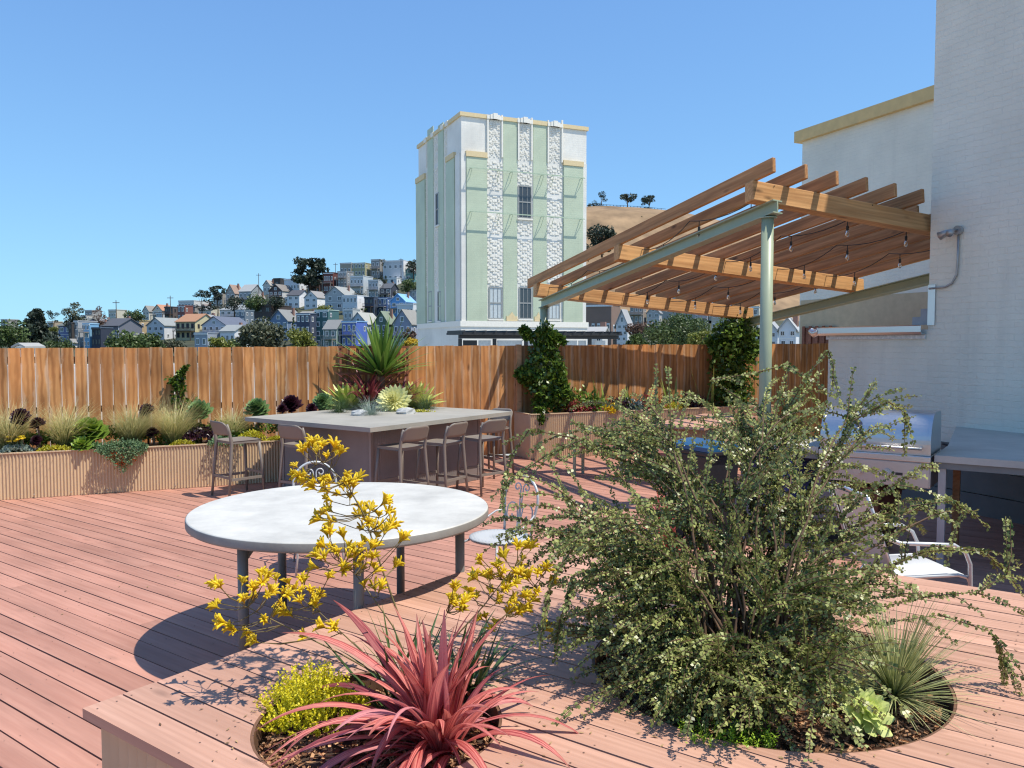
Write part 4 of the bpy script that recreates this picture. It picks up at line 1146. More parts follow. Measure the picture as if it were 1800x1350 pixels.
for h in (1.2, 2.3):
    mb = MB()
    for i in range(22):
        a_, b2 = 1036 + i * 6, 1042 + i * 6
        pa = Vector(((a_ - 900) / FPX * 738, 738, EYE + (606 - lerp_tab(BERN, a_)) / FPX * 730 + h)); pb = Vector(((b2 - 900) / FPX * 738, 738, EYE + (606 - lerp_tab(BERN, b2)) / FPX * 730 + h))
        mb.bar(pa, pb, .2, .25)
    mb.build("rail", m_blk, fc)
# scrub on the dry hill
rs_ = random.Random(5); cl_ = []
for i in range(170):
    px = rs_.uniform(1000, 1700); f_ = rs_.uniform(.1, .97); dd_ = 480 + 230 * f_ ; s_ = (606 - lerp_tab(BERN, px)) / FPX
    fz = [0.02, 0.14, 0.32, 0.56, 0.78, 0.96, 1.0]; dz = [470, 520, 570, 620, 660, 700, 730]; k_ = max(j for j in range(6) if dz[j] <= dd_); q_ = (dd_ - dz[k_]) / (dz[k_ + 1] - dz[k_])
    cl_.append(((px - 900) / FPX * dd_, dd_, EYE + s_ * (fz[k_] + (fz[k_ + 1] - fz[k_]) * q_) * dd_, rs_.uniform(.5, 1.6), rs_.random()))
a_, t_ = leaf_cloud(cl_, 22, .55, rs_, .6)
o = link("hill_scrub", quads_mesh("hill_scrub", a_, LEAF['olive'], t_)); tag(o, "low scattered scrub dotting the dry grass hill", "scrub", kind='stuff')
for i, (px, py, d_, lab) in enumerate(((205, 560, 260, "thin utility pole over the low ridge near the cream cubic house"), (455, 500, 360, "utility pole on the skyline by the little cream gable"), (590, 478, 400, "utility pole rising behind the deep red brown house"), (705, 470, 395, "thin pole on the large white hilltop house"), (300, 548, 285, "utility pole above the cream and red gables"))):
    b_ = DD(px, py + 14, d_); th = thing("utility_pole", lab, "pole", tuple(b_)); mb = MB(); mb.tube([(0, 0, -3), (0, 0, 8.5)], [.16, .11], 6); link("post", mb.mesh("post", m_bark), th)
    mb = MB(); mb.box((-1.1, -.08, 7.6), (1.1, .08, 7.8)); link("crossarm", mb.mesh("crossarm", m_bark), th)
# beyond the fence under the pergola
tree("broad_tree", "large rounded green tree seen under the pergola", 1192, 622, 552, 108, 75, 'green', 60, 150, leaf=.13)
tree("broad_tree", "bare brownish tree beside the white victorian", 1126, 600, 566, 52, 130, 'rust', 24, 60)
tree("shrub", "green shrub between brown tree and fence top", 1120, 618, 588, 40, 90, 'green', 18, 70, cat="shrub", trunk=False)
tree("shrub", "bright yellow green bush beside the large rounded tree", 1232, 622, 580, 52, 50, 'yellow', 24, 90, cat="shrub", trunk=False, leaf=.10)
tree("round_tree", "dark tree in front of the white gabled house", 1326, 610, 563, 30, 105, 'cypress', 24, 80)
# ------------------------------------------------------------------ pergola
m_green = plain("sage_green_steel_paint", (0.33, 0.385, 0.265), 0.42, var=0.05)
m_beam = wood("redwood_beam", (0.74, 0.42, 0.175), (0.50, 0.245, 0.09), objvar=0.10, along=1.0, across=24, knots=1.0, rough=0.6, patch=0.2, figure=.35)
m_rafter = wood("redwood_rafter", (0.53, 0.285, 0.122), (0.31, 0.145, 0.052), objvar=0.14, along=1.1, across=26, knots=1.0, rough=0.65, patch=0.25, figure=.5, redden=.25)
PO = Vector((2.89, 9.10, 3.565))
pu = Vector((-0.413, 0.911, -0.139)); PV = Vector((0.92, 0.39, -0.075))
PU = Vector((-0.413, 0.911, -0.139)); PUn = PU.normalized(); PVn = PV.normalized(); PN = PVn.cross(PUn); PN = PN if PN.z > 0 else -PN
def pp(s, l, h=0.0): return PO + PU * s + PV * l + PN * h
perg = thing("pergola", "sloping redwood pergola on sage green steel posts and beams", "pergola", (2.89, 9.1, 0))
def timber(name, a, b_, depth, width, mat, up=PN):
    """a board from a to b, a and b on its lower centre line"""
    d = b_ - a; L = d.length; x = d.normalized(); y = up.cross(x).normalized(); z = x.cross(y)
    mb = MB(); mb.box((0, -width / 2, 0), (L, width / 2, depth))
    o = link(name, mb.mesh(name, mat), perg)
    basis(o, a - wloc(perg), x, y, z)
    bv = o.modifiers.new("bevel", 'BEVEL'); bv.width = .006; bv.segments = 1
    return o
def ibeam(name, a, b_, h, w, tk, parent, mat):
    d = b_ - a; L = d.length; x = d.normalized(); y = PN.cross(x).normalized(); z = x.cross(y)
    mb = MB()
    mb.box((0, -w / 2, -tk), (L, w / 2, 0)); mb.box((0, -w / 2, -h), (L, w / 2, -h + tk)); mb.box((0.0, -tk / 2, -h + tk), (L, tk / 2, -tk))
    o = link(name, mb.mesh(name, mat), parent)
    basis(o, a - wloc(parent), x, y, z)
    return o
ibeam("steel_beam", pp(-.14, 0), pp(5.72, 0), .15, .13, .014, perg, m_green)
ibeam("steel_beam", pp(.3, 4.33), pp(5.72, 4.33), .15, .13, .014, perg, m_green)
for (s, l) in ((0.02, 0), (5.62, 0), (5.62, 4.3)):
    q = pp(s, l, -.152)
    mb = MB(); mb.lathe([(.068, 0.0), (.068, q.z)], (q.x, q.y, 0), 20); mb.build("post", m_green, perg, smooth=False)
    for p_ in bpy.data.objects[-1:]: pass
    mb = MB(); mb.box((q.x - .12, q.y - .12, 0.002), (q.x + .12, q.y + .12, .02)); mb.build("base_plate", m_green, perg)
    mb = MB(); mb.lathe([(.10, q.z - .012), (.10, q.z - .001)], (q.x, q.y, 0), 16); mb.build("cap_plate", m_green, perg)
for o in perg.children:
    if o.name.startswith("post"):
        for pl in o.data.polygons: pl.use_smooth = len(pl.vertices) == 4
for (s, l1) in ((0.03, 3.0), (2.82, 4.45), (5.48, 4.45)):
    timber("beam", pp(s, -.25), pp(s, l1), .225, .14, m_beam)
for k in range(11):
    l = -.2 + .45 * k
    s0 = -.32 if l < 2.5 else .12
    timber("rafter", pp(s0, l, .226), pp(5.85, l, .226), .165, .048, m_rafter)

# string lights
m_cable = plain("black_cable_rubber", (0.012, 0.012, 0.012), 0.5)
mg, ntg, bg = _nt("clear_bulb_glass")
bg.inputs["Base Color"].default_value = (1, .96, .9, 1); bg.inputs["Transmission Weight"].default_value = .92; bg.inputs["Roughness"].default_value = .02; bg.inputs["IOR"].default_value = 1.25
def bulb(parent, p):
    mb = MB(); mb.tube([p, p - UP * .07], .006, 5); mb.lathe([(.015, -.07), (.017, -.08), (.017, -.12), (.012, -.125)], tuple(p), 8)
    sk = mb.build("socket", m_cable, parent)
    mb = MB(); mb.lathe([(.010, -.125), (.015, -.14), (.024, -.165), (.024, -.185), (.014, -.203), (.003, -.208)], tuple(p), 10); o = mb.build("bulb", mg, parent, smooth=True)
    mb = MB(); mb.tube([p - UP * .13, p - UP * .18], .003, 4); mb.build("filament", plain("brass_filament", (.5, .3, .1), .4, .8), sk)
STR = [(.06, "black bulb string along the open outer edge of the pergola"), (1.55, "black bulb string hung under the middle rafters"),
       (2.55, "black bulb string hung under the inner rafters"), (3.55, "black bulb string nearest the white wall under the pergola")]
for l, lab in STR:
    th = thing("string_lights", lab, "string lights", pp(0, l, .2), group="bulb strings hung under the pergola")
    knots = [pp(s, l + .1 * math.sin(s * 3), .2) for s in (-.05, 1.4, 2.8, 4.2, 5.5)]
    path = []
    for a, b_ in zip(knots, knots[1:]):
        for i in range(8):
            f = i / 8; path.append(a + (b_ - a) * f - UP * (.11 * 4 * f * (1 - f)))
    path.append(knots[-1])
    mb = MB(); mb.tube(path, .006, 5); mb.build("cable", m_cable, th)
    for i in range(2 + (0 if l < 1 else 0), len(path), 5): bulb(th, path[i])

# ------------------------------------------------------------------ bar table
BZ = 1.0
BN = G(650.8, 752, BZ); BN.z = 0
LA, LB = 2.40, 2.88
bar_c = BN + D1 * LA / 2 + D2 * LB / 2
bar = thing("bar_table", "square concrete bar with planted centre and corrugated taupe base", "table", bar_c)
hc = G(674, 717, BZ); HR = .66
def ringtop(mb, corners, c, R, z0, z1, n=72):
    cs = [Vector(p) for p in corners]; angs = sorted(set([2 * math.pi * i / n for i in range(n)] + [math.atan2(p.y - c.y, p.x - c.x) % (2 * math.pi) for p in cs]))
    inn, out = [], []
    for a in angs:
        d = Vector((math.cos(a), math.sin(a), 0)); best = None
        for i in range(4):
            p, q = cs[i], cs[(i + 1) % 4]; e = q - p
            den = d.x * e.y - d.y * e.x
            if abs(den) < 1e-9: continue
            t = ((p.x - c.x) * e.y - (p.y - c.y) * e.x) / den; u = ((p.x - c.x) * d.y - (p.y - c.y) * d.x) / den
            if t > 0 and -1e-6 <= u <= 1 + 1e-6 and (best is None or t < best): best = t
        inn.append((c.x + d.x * R, c.y + d.y * R)); out.append((c.x + d.x * best, c.y + d.y * best))
    m = len(angs); vs = [(*p, z) for z in (z0, z1) for ring in (inn, out) for p in ring]; fs = []
    for i in range(m):
        j = (i + 1) % m
        fs += [(2 * m + i, 3 * m + i, 3 * m + j, 2 * m + j), (j, m + j, m + i, i), (m + i, m + j, 3 * m + j, 3 * m + i), (j, i, 2 * m + i, 2 * m + j)]
    mb.add(vs, fs)
mb = MB(); ringtop(mb, [BN, BN + D1 * LA, BN + D1 * LA + D2 * LB, BN + D2 * LB], hc, HR, BZ - .055, BZ); mb.build("concrete_top", m_conc2, bar)
ins = .36; q0 = BN + D1 * ins + D2 * ins; la, lb = LA - 2 * ins, LB - 2 * ins
for (p, d, L, n_) in ((q0, D1, la, -D2), (q0, D2, lb, -D1), (q0 + D1 * la, D2, lb, D1), (q0 + D2 * lb, D1, la, D2)):
    mb = MB(); corrugated(mb, p, d, L, .004, BZ - .056, n_, pitch=.04); mb.build("base_panel", m_taupe, bar)
for (a, b2) in ((0, 0), (la, 0), (0, lb), (la, lb)):
    mb = MB(); c_ = q0 + D1 * a + D2 * b2; mb.obox(c_ - (D1 + D2) * .02, D1 * .04, D2 * .04, UP * (BZ - .057)); mb.build("corner_trim", m_taupe, bar)
mb = MB(); mb.lathe([(HR + .004, BZ - .30), (HR + .004, BZ - .056)], (hc.x, hc.y, 0), 48, cap=False); mb.build("planter_liner", m_soil, bar)
mb = MB(); mb.lathe([(.01, BZ - .03), (HR, BZ - .05)], (hc.x, hc.y, 0), 40, cap=False); mb.build("soil", m_soil, bar)

# ------------------------------------------------------------------ bar stools
m_stool = plain("taupe_stool_plastic", (0.215, 0.185, 0.158), 0.5, var=0.03)
def make_stool(loc, rz, label):
    th = thing("bar_stool", label, "bar stool", loc, rz, "taupe bar stools around the concrete bar")
    L = dict(parent=th, world=False)
    sh = .74
    # front is +Y
    mb = MB(); n = 6; vs = []; fs = []
    for z in (sh - .03, sh):
        for i in range(n + 1):
            for j in range(n + 1):
                x = -.21 + .42 * i / n; y = -.20 + .41 * j / n
                dip = -.012 * (1 - (x / .21) ** 2) * (1 - ((y) / .22) ** 2)
                cx = (abs(x) / .21) ** 6 * (abs(y) / .22) ** 6 * .03
                vs.append((x * (1 - cx), y * (1 - cx), z + (dip if z == sh else 0)))
    m = (n + 1) ** 2
    for i in range(n):
        for j in range(n):
            a = i * (n + 1) + j; b2 = a + n + 1
            fs.append((m + a, m + b2, m + b2 + 1, m + a + 1)); fs.append((a, a + 1, b2 + 1, b2))
    for i in range(n):
        for (a, b2) in ((i, i + 1), (n * (n + 1) + i + 1, n * (n + 1) + i)): fs.append((a, m + a, m + b2, b2)) if 0 else fs.append((a, b2, m + b2, m + a))
        for (a, b2) in (((i + 1) * (n + 1), i * (n + 1)), (i * (n + 1) + n, (i + 1) * (n + 1) + n)): fs.append((a, b2, m + b2, m + a))
    mb.add(vs, fs); mb.build("seat", m_stool, bevel=.006, **L)
    for sx in (-1, 1):
        mb = MB(); mb.tube([(sx * .235, .235, 0), (sx * .215, .215, .4), (sx * .192, .19, sh - .031)], [.016, .019, .022], 8); mb.build("leg", m_stool, smooth=True, **L)
        mb = MB(); mb.tube([(sx * .235, -.26, 0), (sx * .222, -.225, .4), (sx * .208, -.20, sh - .02), (sx * .205, -.225, .86), (sx * .203, -.255, .965)], [.016, .02, .023, .019, .016], 8); mb.build("leg", m_stool, smooth=True, **L)
    # back panel, a curved shell with rounded shoulders
    mb = MB(); vs = []; fs = []; nx_, nz = 10, 7
    for layer in (0, .018):
        for i in range(nx_ + 1):
            u = -1 + 2 * i / nx_
            for j in range(nz + 1):
                v = j / nz
                z0 = .815 + .012 * u * u; z1 = 1.0 - .05 * max(0, abs(u) - .62) ** 2 / .1444
                z = z0 + (z1 - z0) * v
                y = -.215 - .062 * (z - .815) / .185 - .035 * (1 - u * u) - layer
                vs.append((u * .212, y, z))
    m = (nx_ + 1) * (nz + 1)
    for i in range(nx_):
        for j in range(nz):
            a = i * (nz + 1) + j; b2 = a + nz + 1
            fs.append((a, a + 1, b2 + 1, b2)); fs.append((m + a, m + b2, m + b2 + 1, m + a + 1))
    for i in range(nx_):
        a, b2 = i * (nz + 1), (i + 1) * (nz + 1)
        fs.append((a, b2, m + b2, m + a)); fs.append((a + nz, m + a + nz, m + b2 + nz, b2 + nz))
    for j in range(nz):
        fs.append((j, m + j, m + j + 1, j + 1)); k = nx_ * (nz + 1); fs.append((k + j, k + j + 1, m + k + j + 1, m + k + j))
    mb.add(vs, fs); mb.build("backrest", m_stool, smooth=True, **L)
    for (a, b2, z) in (((-.225, .222), (.225, .222), .30), ((-.226, .222), (-.224, -.232), .25), ((.226, .222), (.224, -.232), .25), ((-.224, -.232), (.224, -.232), .27)):
        mb = MB(); mb.bar((a[0], a[1], z), (b2[0], b2[1], z), .022, .032); mb.build("footrest" if z == .30 else "stretcher", m_stool, **L)
    return th
fD2, fD1 = math.atan2(-D2.x, D2.y), math.atan2(-D1.x, D1.y)
E0 = BN + D2 * 1.83 - D1 * .40
st0 = make_stool(DD(409, 880, 10.45) * 0 + Vector((-3.60, 10.48, 0)), fD2 - rad(8), "taupe bar stool standing free at the planter end of the bar")
for (pos, rz, lab) in (
    (BN + D1 * 1.12 - D2 * .02, fD2 + rad(4), "taupe bar stool tucked on the planter side, half hidden by yellow flowers"),
    (BN + D2 * .50 - D1 * .02, fD1 - rad(3), "taupe bar stool tucked in closest to the front corner of the bar"),
    (BN + D2 * 1.12 - D1 * .13, fD1 + rad(5), "taupe bar stool in the middle of the three on the pergola side"),
    (BN + D2 * 1.80 - D1 * .26, fD1 - rad(10), "taupe bar stool pulled out furthest by the bar's pergola corner"),
    (BN + D2 * 2.95 + D1 * .45, fD2 + math.pi, "taupe bar stool on the fence side of the bar seen between the others")):
    copy_tree(st0, pos, rz, lab)

# ------------------------------------------------------------------ round table
TZH = .895
tc = Vector((-1.136, 5.314, 0)); TR = .976
rt = thing("round_table", "large round white concrete dining table on grey steel legs", "table", tc)
mb = MB(); mb.lathe([(TR - .012, TZH - .062), (TR - .003, TZH - .056), (TR, TZH - .05), (TR, TZH - .008), (TR - .003, TZH - .003), (TR - .008, TZH)], (tc.x, tc.y, 0), 128)
o = mb.build("tabletop", m_conc, rt)
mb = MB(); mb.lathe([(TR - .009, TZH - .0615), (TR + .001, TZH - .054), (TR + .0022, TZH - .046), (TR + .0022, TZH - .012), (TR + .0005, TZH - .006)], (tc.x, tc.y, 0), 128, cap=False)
mb.build("shaded_rim", concrete("shaded_rim_concrete", (0.27, 0.262, 0.24), var=.2, stain=.4, bump=.3), rt, smooth=True)  # shade on the table rim put into a darker concrete colour
m_leg = plain("grey_steel_leg_paint", (0.17, 0.18, 0.175), 0.5, var=0.08)
for a in (-125, -71.6, -3, 69, 136):
    p = tc + Vector((math.cos(rad(a)), math.sin(rad(a)), 0)) * .79
    mb = MB(); mb.lathe([(.031, 0.0), (.031, TZH - .07)], (p.x, p.y, 0), 16); mb.build("leg", m_leg, rt, smooth=False)
    mb = MB(); e = (tc - p).normalized(); mb.add([p + UP * (TZH - .071) + e * .03, p + UP * (TZH - .071) + e * .15, p + UP * (TZH - .19) + e * .03] + [q for q in ()], [(0, 1, 2)])
    n_ = e.cross(UP) * .005
    mb = MB(); T3 = [p + UP * (TZH - .071) + e * .03, p + UP * (TZH - .071) + e * .15, p + UP * (TZH - .19) + e * .03]
    mb.add([q + n_ for q in T3] + [q - n_ for q in T3], [(0, 1, 2), (5, 4, 3), (0, 3, 4, 1), (1, 4, 5, 2), (2, 5, 3, 0)]); mb.build("gusset", m_leg, rt)
mb = MB(); mb.lathe([(.82, TZH - .0695), (.82, TZH - .0625)], (tc.x, tc.y, 0), 48); mb.build("steel_ring", m_leg, rt)
for o in rt.children:
    if o.name.startswith(("leg", "tabletop")):
        for pl in o.data.polygons: pl.use_smooth = len(pl.vertices) == 4 and abs(pl.normal.z) < .8

# ------------------------------------------------------------------ wrought iron chairs
m_iron = plain("white_grey_iron_paint", (0.50, 0.52, 0.53), 0.38, 0.15, var=0.05)
def arc(c, r, a0, a1, n, plane):
    """points on an arc; plane maps (u, v) to a point"""
    return [plane(c[0] + r * math.cos(rad(a0 + (a1 - a0) * i / n)), c[1] + r * math.sin(rad(a0 + (a1 - a0) * i / n))) for i in range(n + 1)]
def spiral(c, r0, r1, a0, a1, n, plane):
    out = []
    for i in range(n + 1):
        f = i / n; a = rad(a0 + (a1 - a0) * f); r = r0 + (r1 - r0) * f
        out.append(plane(c[0] + r * math.cos(a), c[1] + r * math.sin(a)))
    return out
def make_chair(loc, rz, label):
    th = thing("iron_chair", label, "chair", loc, rz, "scrolled iron chairs at the round table")
    L = dict(parent=th, world=False); SH = .46
    # front +Y ; hoop leans back
    hp = lambda u, v: Vector((u, -.20 - .16 * (v - .0) , SH + v))
    mb = MB(); mb.lathe([(.235, SH - .022), (.243, SH - .01), (.24, SH + .002), (.215, SH + .004), (.0, SH - .008)], (0, 0, 0), 32, cap=False)
    mb.lathe([(.0, SH - .024), (.235, SH - .022)], (0, 0, 0), 32, cap=False)
    m_, nt_, b_ = (MATS.get("perforated_seat_paint"), None, None)
    if m_ is None:
        m_, nt_, b_ = _nt("perforated_seat_paint")
        vo = nt_.nodes.new("ShaderNodeTexVoronoi"); vo.inputs["Scale"].default_value = 62; vo.inputs["Randomness"].default_value = 0.0
        nt_.links.new(_coord(nt_), vo.inputs["Vector"])
        nt_.links.new(_mix(nt_, _range(nt_, vo.outputs["Distance"], .32, .38), (.12, .13, .13), (.50, .52, .53)), b_.inputs["Base Color"]); b_.inputs["Roughness"].default_value = .4
        MATS["perforated_seat_paint"] = m_
    mb.build("seat", m_, smooth=True, **L)
    mb = MB(); hoop = [hp(-.15, -.03), hp(-.165, .12)] + arc((0, .26), .19, 190, -10, 20, lambda u, v: hp(u, v)) + [hp(.165, .12), hp(.15, -.03)]
    mb.tube(hoop, .0115, 8); mb.build("back_hoop", m_iron, smooth=True, **L)
    mb = MB()
    for sg in (-1, 1):
        pl = lambda u, v, sg=sg: hp(sg * u, v)
        mb.tube([pl(.012, 0), pl(.016, .1), pl(.03, .17)] + arc((.085, .17), .058, 170, 0, 9, pl) + spiral((.105, .13), .04, .02, 0, -200, 10, pl), .006, 6)
        mb.tube([pl(.006, .0), pl(.008, .18), pl(.014, .33)] + spiral((.052, .355), .04, .012, 190, -190, 14, pl), .006, 6)
    mb.build("back_scroll", m_iron, smooth=True, **L)
    for sg in (-1, 1):
        mb = MB(); pl = lambda u, v, sg=sg: Vector((sg * (.235 + .03 * math.sin(u * 6)), u, SH + v))
        mb.tube([hp(sg * .168, .16), pl(-.16, .15), pl(-.05, .10), pl(.06, .06), pl(.13, .075)] + spiral((.125, .045), .04, .012, 70, -330, 16, pl), .0075, 6); mb.build("arm", m_iron, smooth=True, **L)
        mb = MB(); mb.tube([(sg * .15, .17, SH - .02), (sg * .20, .215, SH - .05), (sg * .215, .235, SH - .13), (sg * .19, .215, SH - .28), (sg * .21, .24, .0)], .0095, 7); mb.build("leg", m_iron, smooth=True, **L)
        mb = MB(); mb.tube([(sg * .15, -.18, SH - .01), (sg * .17, -.21, SH - .2), (sg * .19, -.29, 0)], .0095, 7); mb.build("leg", m_iron, smooth=True, **L)
    mb = MB(); mb.lathe([(.17, .2), (.178, .2), (.178, .208), (.17, .208)], (0, 0, 0), 24, cap=False); mb.build("leg_ring", m_iron, **L)
    return th
def face(loc, tgt): d = Vector(tgt) - Vector(loc); return math.atan2(-d.x, d.y)
ch1 = Vector((-.10, 6.30, 0))
ch0 = make_chair(ch1, rad(134), "scrolled iron chair in full view beside the round table")
ch2 = Vector((-1.72, 7.02, 0))
copy_tree(ch0, ch2, face(ch2, tc), "scrolled iron chair behind the round table, only its hoop above the top")

# ------------------------------------------------------------------ mesh armchair behind the platform
m_alu = plain("silver_armchair_frame", (0.60, 0.62, 0.64), 0.35, 0.5, var=0.04)
mm, nt_, b_ = _nt("white_mesh_sling")
wv = nt_.nodes.new("ShaderNodeTexWave"); wv.inputs["Scale"].default_value = 48; nt_.links.new(_coord(nt_), wv.inputs["Vector"])
nt_.links.new(_mix(nt_, wv.outputs["Fac"], (.42, .43, .44), (.72, .73, .73)), b_.inputs["Base Color"]); b_.inputs["Roughness"].default_value = .6
def make_armchair(loc, rz, label):
    th = thing("mesh_armchair", label, "chair", loc, rz); L = dict(parent=th, world=False)
    def sheet(pts, w, name):
        mb = MB(); vs = []; n = len(pts)
        for k in (0, 1):
            for (y, z) in pts: vs += [(-w, y, z - .012 * k), (w, y, z - .012 * k)]
        fs = []
        for i in range(n - 1):
            fs.append((2 * i, 2 * i + 1, 2 * i + 3, 2 * i + 2)); o = 2 * n; fs.append((o + 2 * i, o + 2 * i + 2, o + 2 * i + 3, o + 2 * i + 1))
            fs.append((2 * i, 2 * i + 2, o + 2 * i + 2, o + 2 * i)); fs.append((2 * i + 1, o + 2 * i + 1, o + 2 * i + 3, 2 * i + 3))
        mb.add(vs, fs); mb.build(name, mm, smooth=True, **L)
    sheet([(.30, .395), (.27, .42), (.2, .43), (0, .42), (-.2, .415)], .245, "seat")
    sheet([(-.22, .43), (-.27, .55), (-.34, .75), (-.40, .93), (-.43, .96)], .245, "backrest")
    for sg in (-1, 1):
        x = sg * .265
        mb = MB(); mb.tube([(x, -.44, .965), (x, -.36, .76), (x, -.25, .45), (x, -.2, .41), (x, .22, .42), (x, .29, .40), (x, .31, .36)], .0125, 8); mb.build("side_rail", m_alu, smooth=True, **L)
        mb = MB(); mb.tube([(x, -.335, .70), (x * 1.1, -.22, .655), (x * 1.13, 0, .645), (x * 1.13, .16, .635), (x * 1.12, .245, .585), (x * 1.1, .285, .5), (x * 1.07, .30, .3), (x * 1.07, .31, 0)], .0145, 8); mb.build("arm", m_alu, smooth=True, **L)
        mb = MB(); mb.tube([(x * 1.02, -.1, .41), (x * 1.05, -.25, .2), (x * 1.07, -.34, 0)], .0125, 8); mb.build("leg", m_alu, smooth=True, **L)
    mb = MB(); mb.tube([(-.265, -.44, .965), (0, -.455, .985), (.265, -.44, .965)], .0125, 8); mb.build("top_rail", m_alu, smooth=True, **L)
    return th
make_armchair((2.78, 5.60, 0), rad(-84), "silver framed white mesh armchair partly hidden by the big bush")

# ------------------------------------------------------------------ grill counter
m_steelb = steel("brushed_stainless", (0.58, 0.58, 0.585), 0.36)
m_steeld = steel("dull_stainless", (0.55, 0.53, 0.53), 0.4)
m_ctr = concrete("counter_concrete", (0.45, 0.435, 0.385), stain=0.4, rough=0.6)
FRT = G(1640, 800, 1.0); FRT.z = 0
cnt = thing("grill_counter", "grey concrete counter on steel legs running along the white wall", "counter", FRT)
wl = lambda s: C - WN * s
a1 = FRT + D1 * 1.78; a0 = FRT - D1 * 2.6
poly = [a0, FRT, FRT - D1 * .02 + D2 * .0, wl(3.6)]
right = [FRT - D1 * .012, a0, wl(4.9), wl(.42), FRT - D1 * .012 + D2 * .86 + D1 * .0]
mb = MB(); mb.prism([(p.x, p.y) for p in right], .94, 1.0); mb.build("counter_top", m_ctr, cnt)
mb = MB(); mb.prism([(p.x, p.y) for p in (FRT + D1 * .985, a1, a1 + D2 * .8, FRT + D1 * .985 + D2 * .8)], .94, 1.0); mb.build("counter_top", m_ctr, cnt)
mb = MB(); mb.obox(FRT + D2 * .02 + UP * .88, -D1 * 2.6, D2 * .04, UP * .058); mb.build("front_rail", m_leg, cnt)
mb = MB(); mb.obox(FRT + D2 * .02 + D1 * .99 + UP * .88, D1 * .77, D2 * .04, UP * .058); mb.build("front_rail", m_leg, cnt)
m_lg2 = plain("grey_galvanised_leg", (0.42, 0.42, 0.42), 0.5, 0.3)
for (p, col) in ((FRT - D1 * .07 + D2 * .07, m_lg2), (FRT + D1 * 1.72 + D2 * .05, m_lg2), (FRT + D1 * 1.72 + D2 * .72, m_lg2), (FRT - D1 * 2.4 + D2 * .06, m_lg2), (FRT - D1 * .1 + D2 * .8, m_rail)):
    mb = MB(); mb.obox(p - (D1 + D2) * .03, D1 * .06, D2 * .06, UP * .939); mb.build("leg", col, cnt)
def cyl_x(mb, prof, L, org, ax, ay):  # extrude a y,z outline along ax
    n = len(prof); vs = [org + ax * s + ay * y + UP * z for s in (0, L) for (y, z) in prof]
    mb.add(vs, [tuple(range(n))[::-1], tuple(range(n, 2 * n))] + [(i, (i + 1) % n, n + (i + 1) % n, n + i) for i in range(n)])
GW = .96; go = FRT + D1 * .01
gr = thing("gas_grill", "built in stainless steel gas grill with closed curved hood", "grill", go + D1 * GW / 2 + UP * .66)
mb = MB(); mb.obox(go + D2 * -.03 + UP * .70, D1 * GW, D2 * .62, UP * .23); mb.build("body", m_steeld, gr, bevel=.006)
mb = MB(); mb.obox(go + D2 * -.045 + UP * .705 + D1 * .012, D1 * (GW - .024), D2 * .0145, UP * .215); mb.build("control_panel", m_steeld, gr)
mb = MB(); mb.obox(go + D2 * -.05 + UP * .931, D1 * GW, D2 * .66, UP * .055); mb.build("firebox_rim", m_steelb, gr, bevel=.006)
hood = [(-.01, .0), (-.015, .10)] + [(.24 - .255 * math.cos(rad(a)), .10 + .27 * math.sin(rad(a))) for a in range(8, 91, 8)] + [(.5, .372), (.56, .34), (.58, .0)]
mb = MB(); cyl_x(mb, hood, GW - .06, go + D1 * .03 + UP * .988, D1, D2); mb.build("hood", m_steelb, gr)
for s in (.006, GW - .03):
    mb = MB(); cyl_x(mb, [(y * 1.015 - .004, z * 1.02) for y, z in hood], .023, go + D1 * s + UP * .9875, D1, D2); mb.build("hood_end", m_steelb, gr)
hb = go + D2 * -.075 + UP * 1.055
mb = MB(); mb.tube([hb + D1 * .07, hb + D1 * (GW - .07)], .013, 10); mb.build("handle", m_steelb, gr, smooth=True)
for s in (.09, GW - .09):
    mb = MB(); mb.tube([hb + D1 * s, hb + D1 * s + D2 * .065], .011, 8); mb.build("handle_bracket", m_steelb, gr)
tq = go + D1 * .62 + D2 * .036 + UP * 1.235; tn = (-D2 * .82 + UP * .5).normalized()
mb = MB(); mb.tube([tq - tn * .02, tq + tn * .012], .045, 18); g_ = mb.build("thermometer", m_steelb, gr)
mb = MB(); mb.tube([tq + tn * .0125, tq + tn * .014], .033, 18); mb.build("dial", plain("dial_face", (.05, .05, .07), .3), g_)
for i, s in enumerate((.14, .36, .60, .82)):
    kq = go + D1 * s + D2 * -.046 + UP * .81
    mb = MB(); mb.tube([kq, kq - D2 * .012], .042, 18); kn = mb.build("knob", m_steelb, gr)
    mb = MB(); mb.tube([kq - D2 * .0125, kq - D2 * .04], .028, 14); mb.build("knob_grip", m_steelb, kn)
mb = MB(); mb.obox(go + D1 * .225 + D2 * -.0485 + UP * .80, D1 * .06, D2 * .003, UP * .025); mb.build("badge", plain("dark_badge", (.03, .03, .035), .3), gr)
mb = MB(); mb.tube([wl(.3) + UP * .78 - FN * .07, wl(1.2) + UP * .68 - FN * .07, wl(2.2) + UP * .66 - FN * .07, wl(4.5) + UP * .55 - FN * .07], .012, 6)
tag(mb.build("gas_pipe", m_cable, None), "black pipe running along the wall under the counter", "pipe")

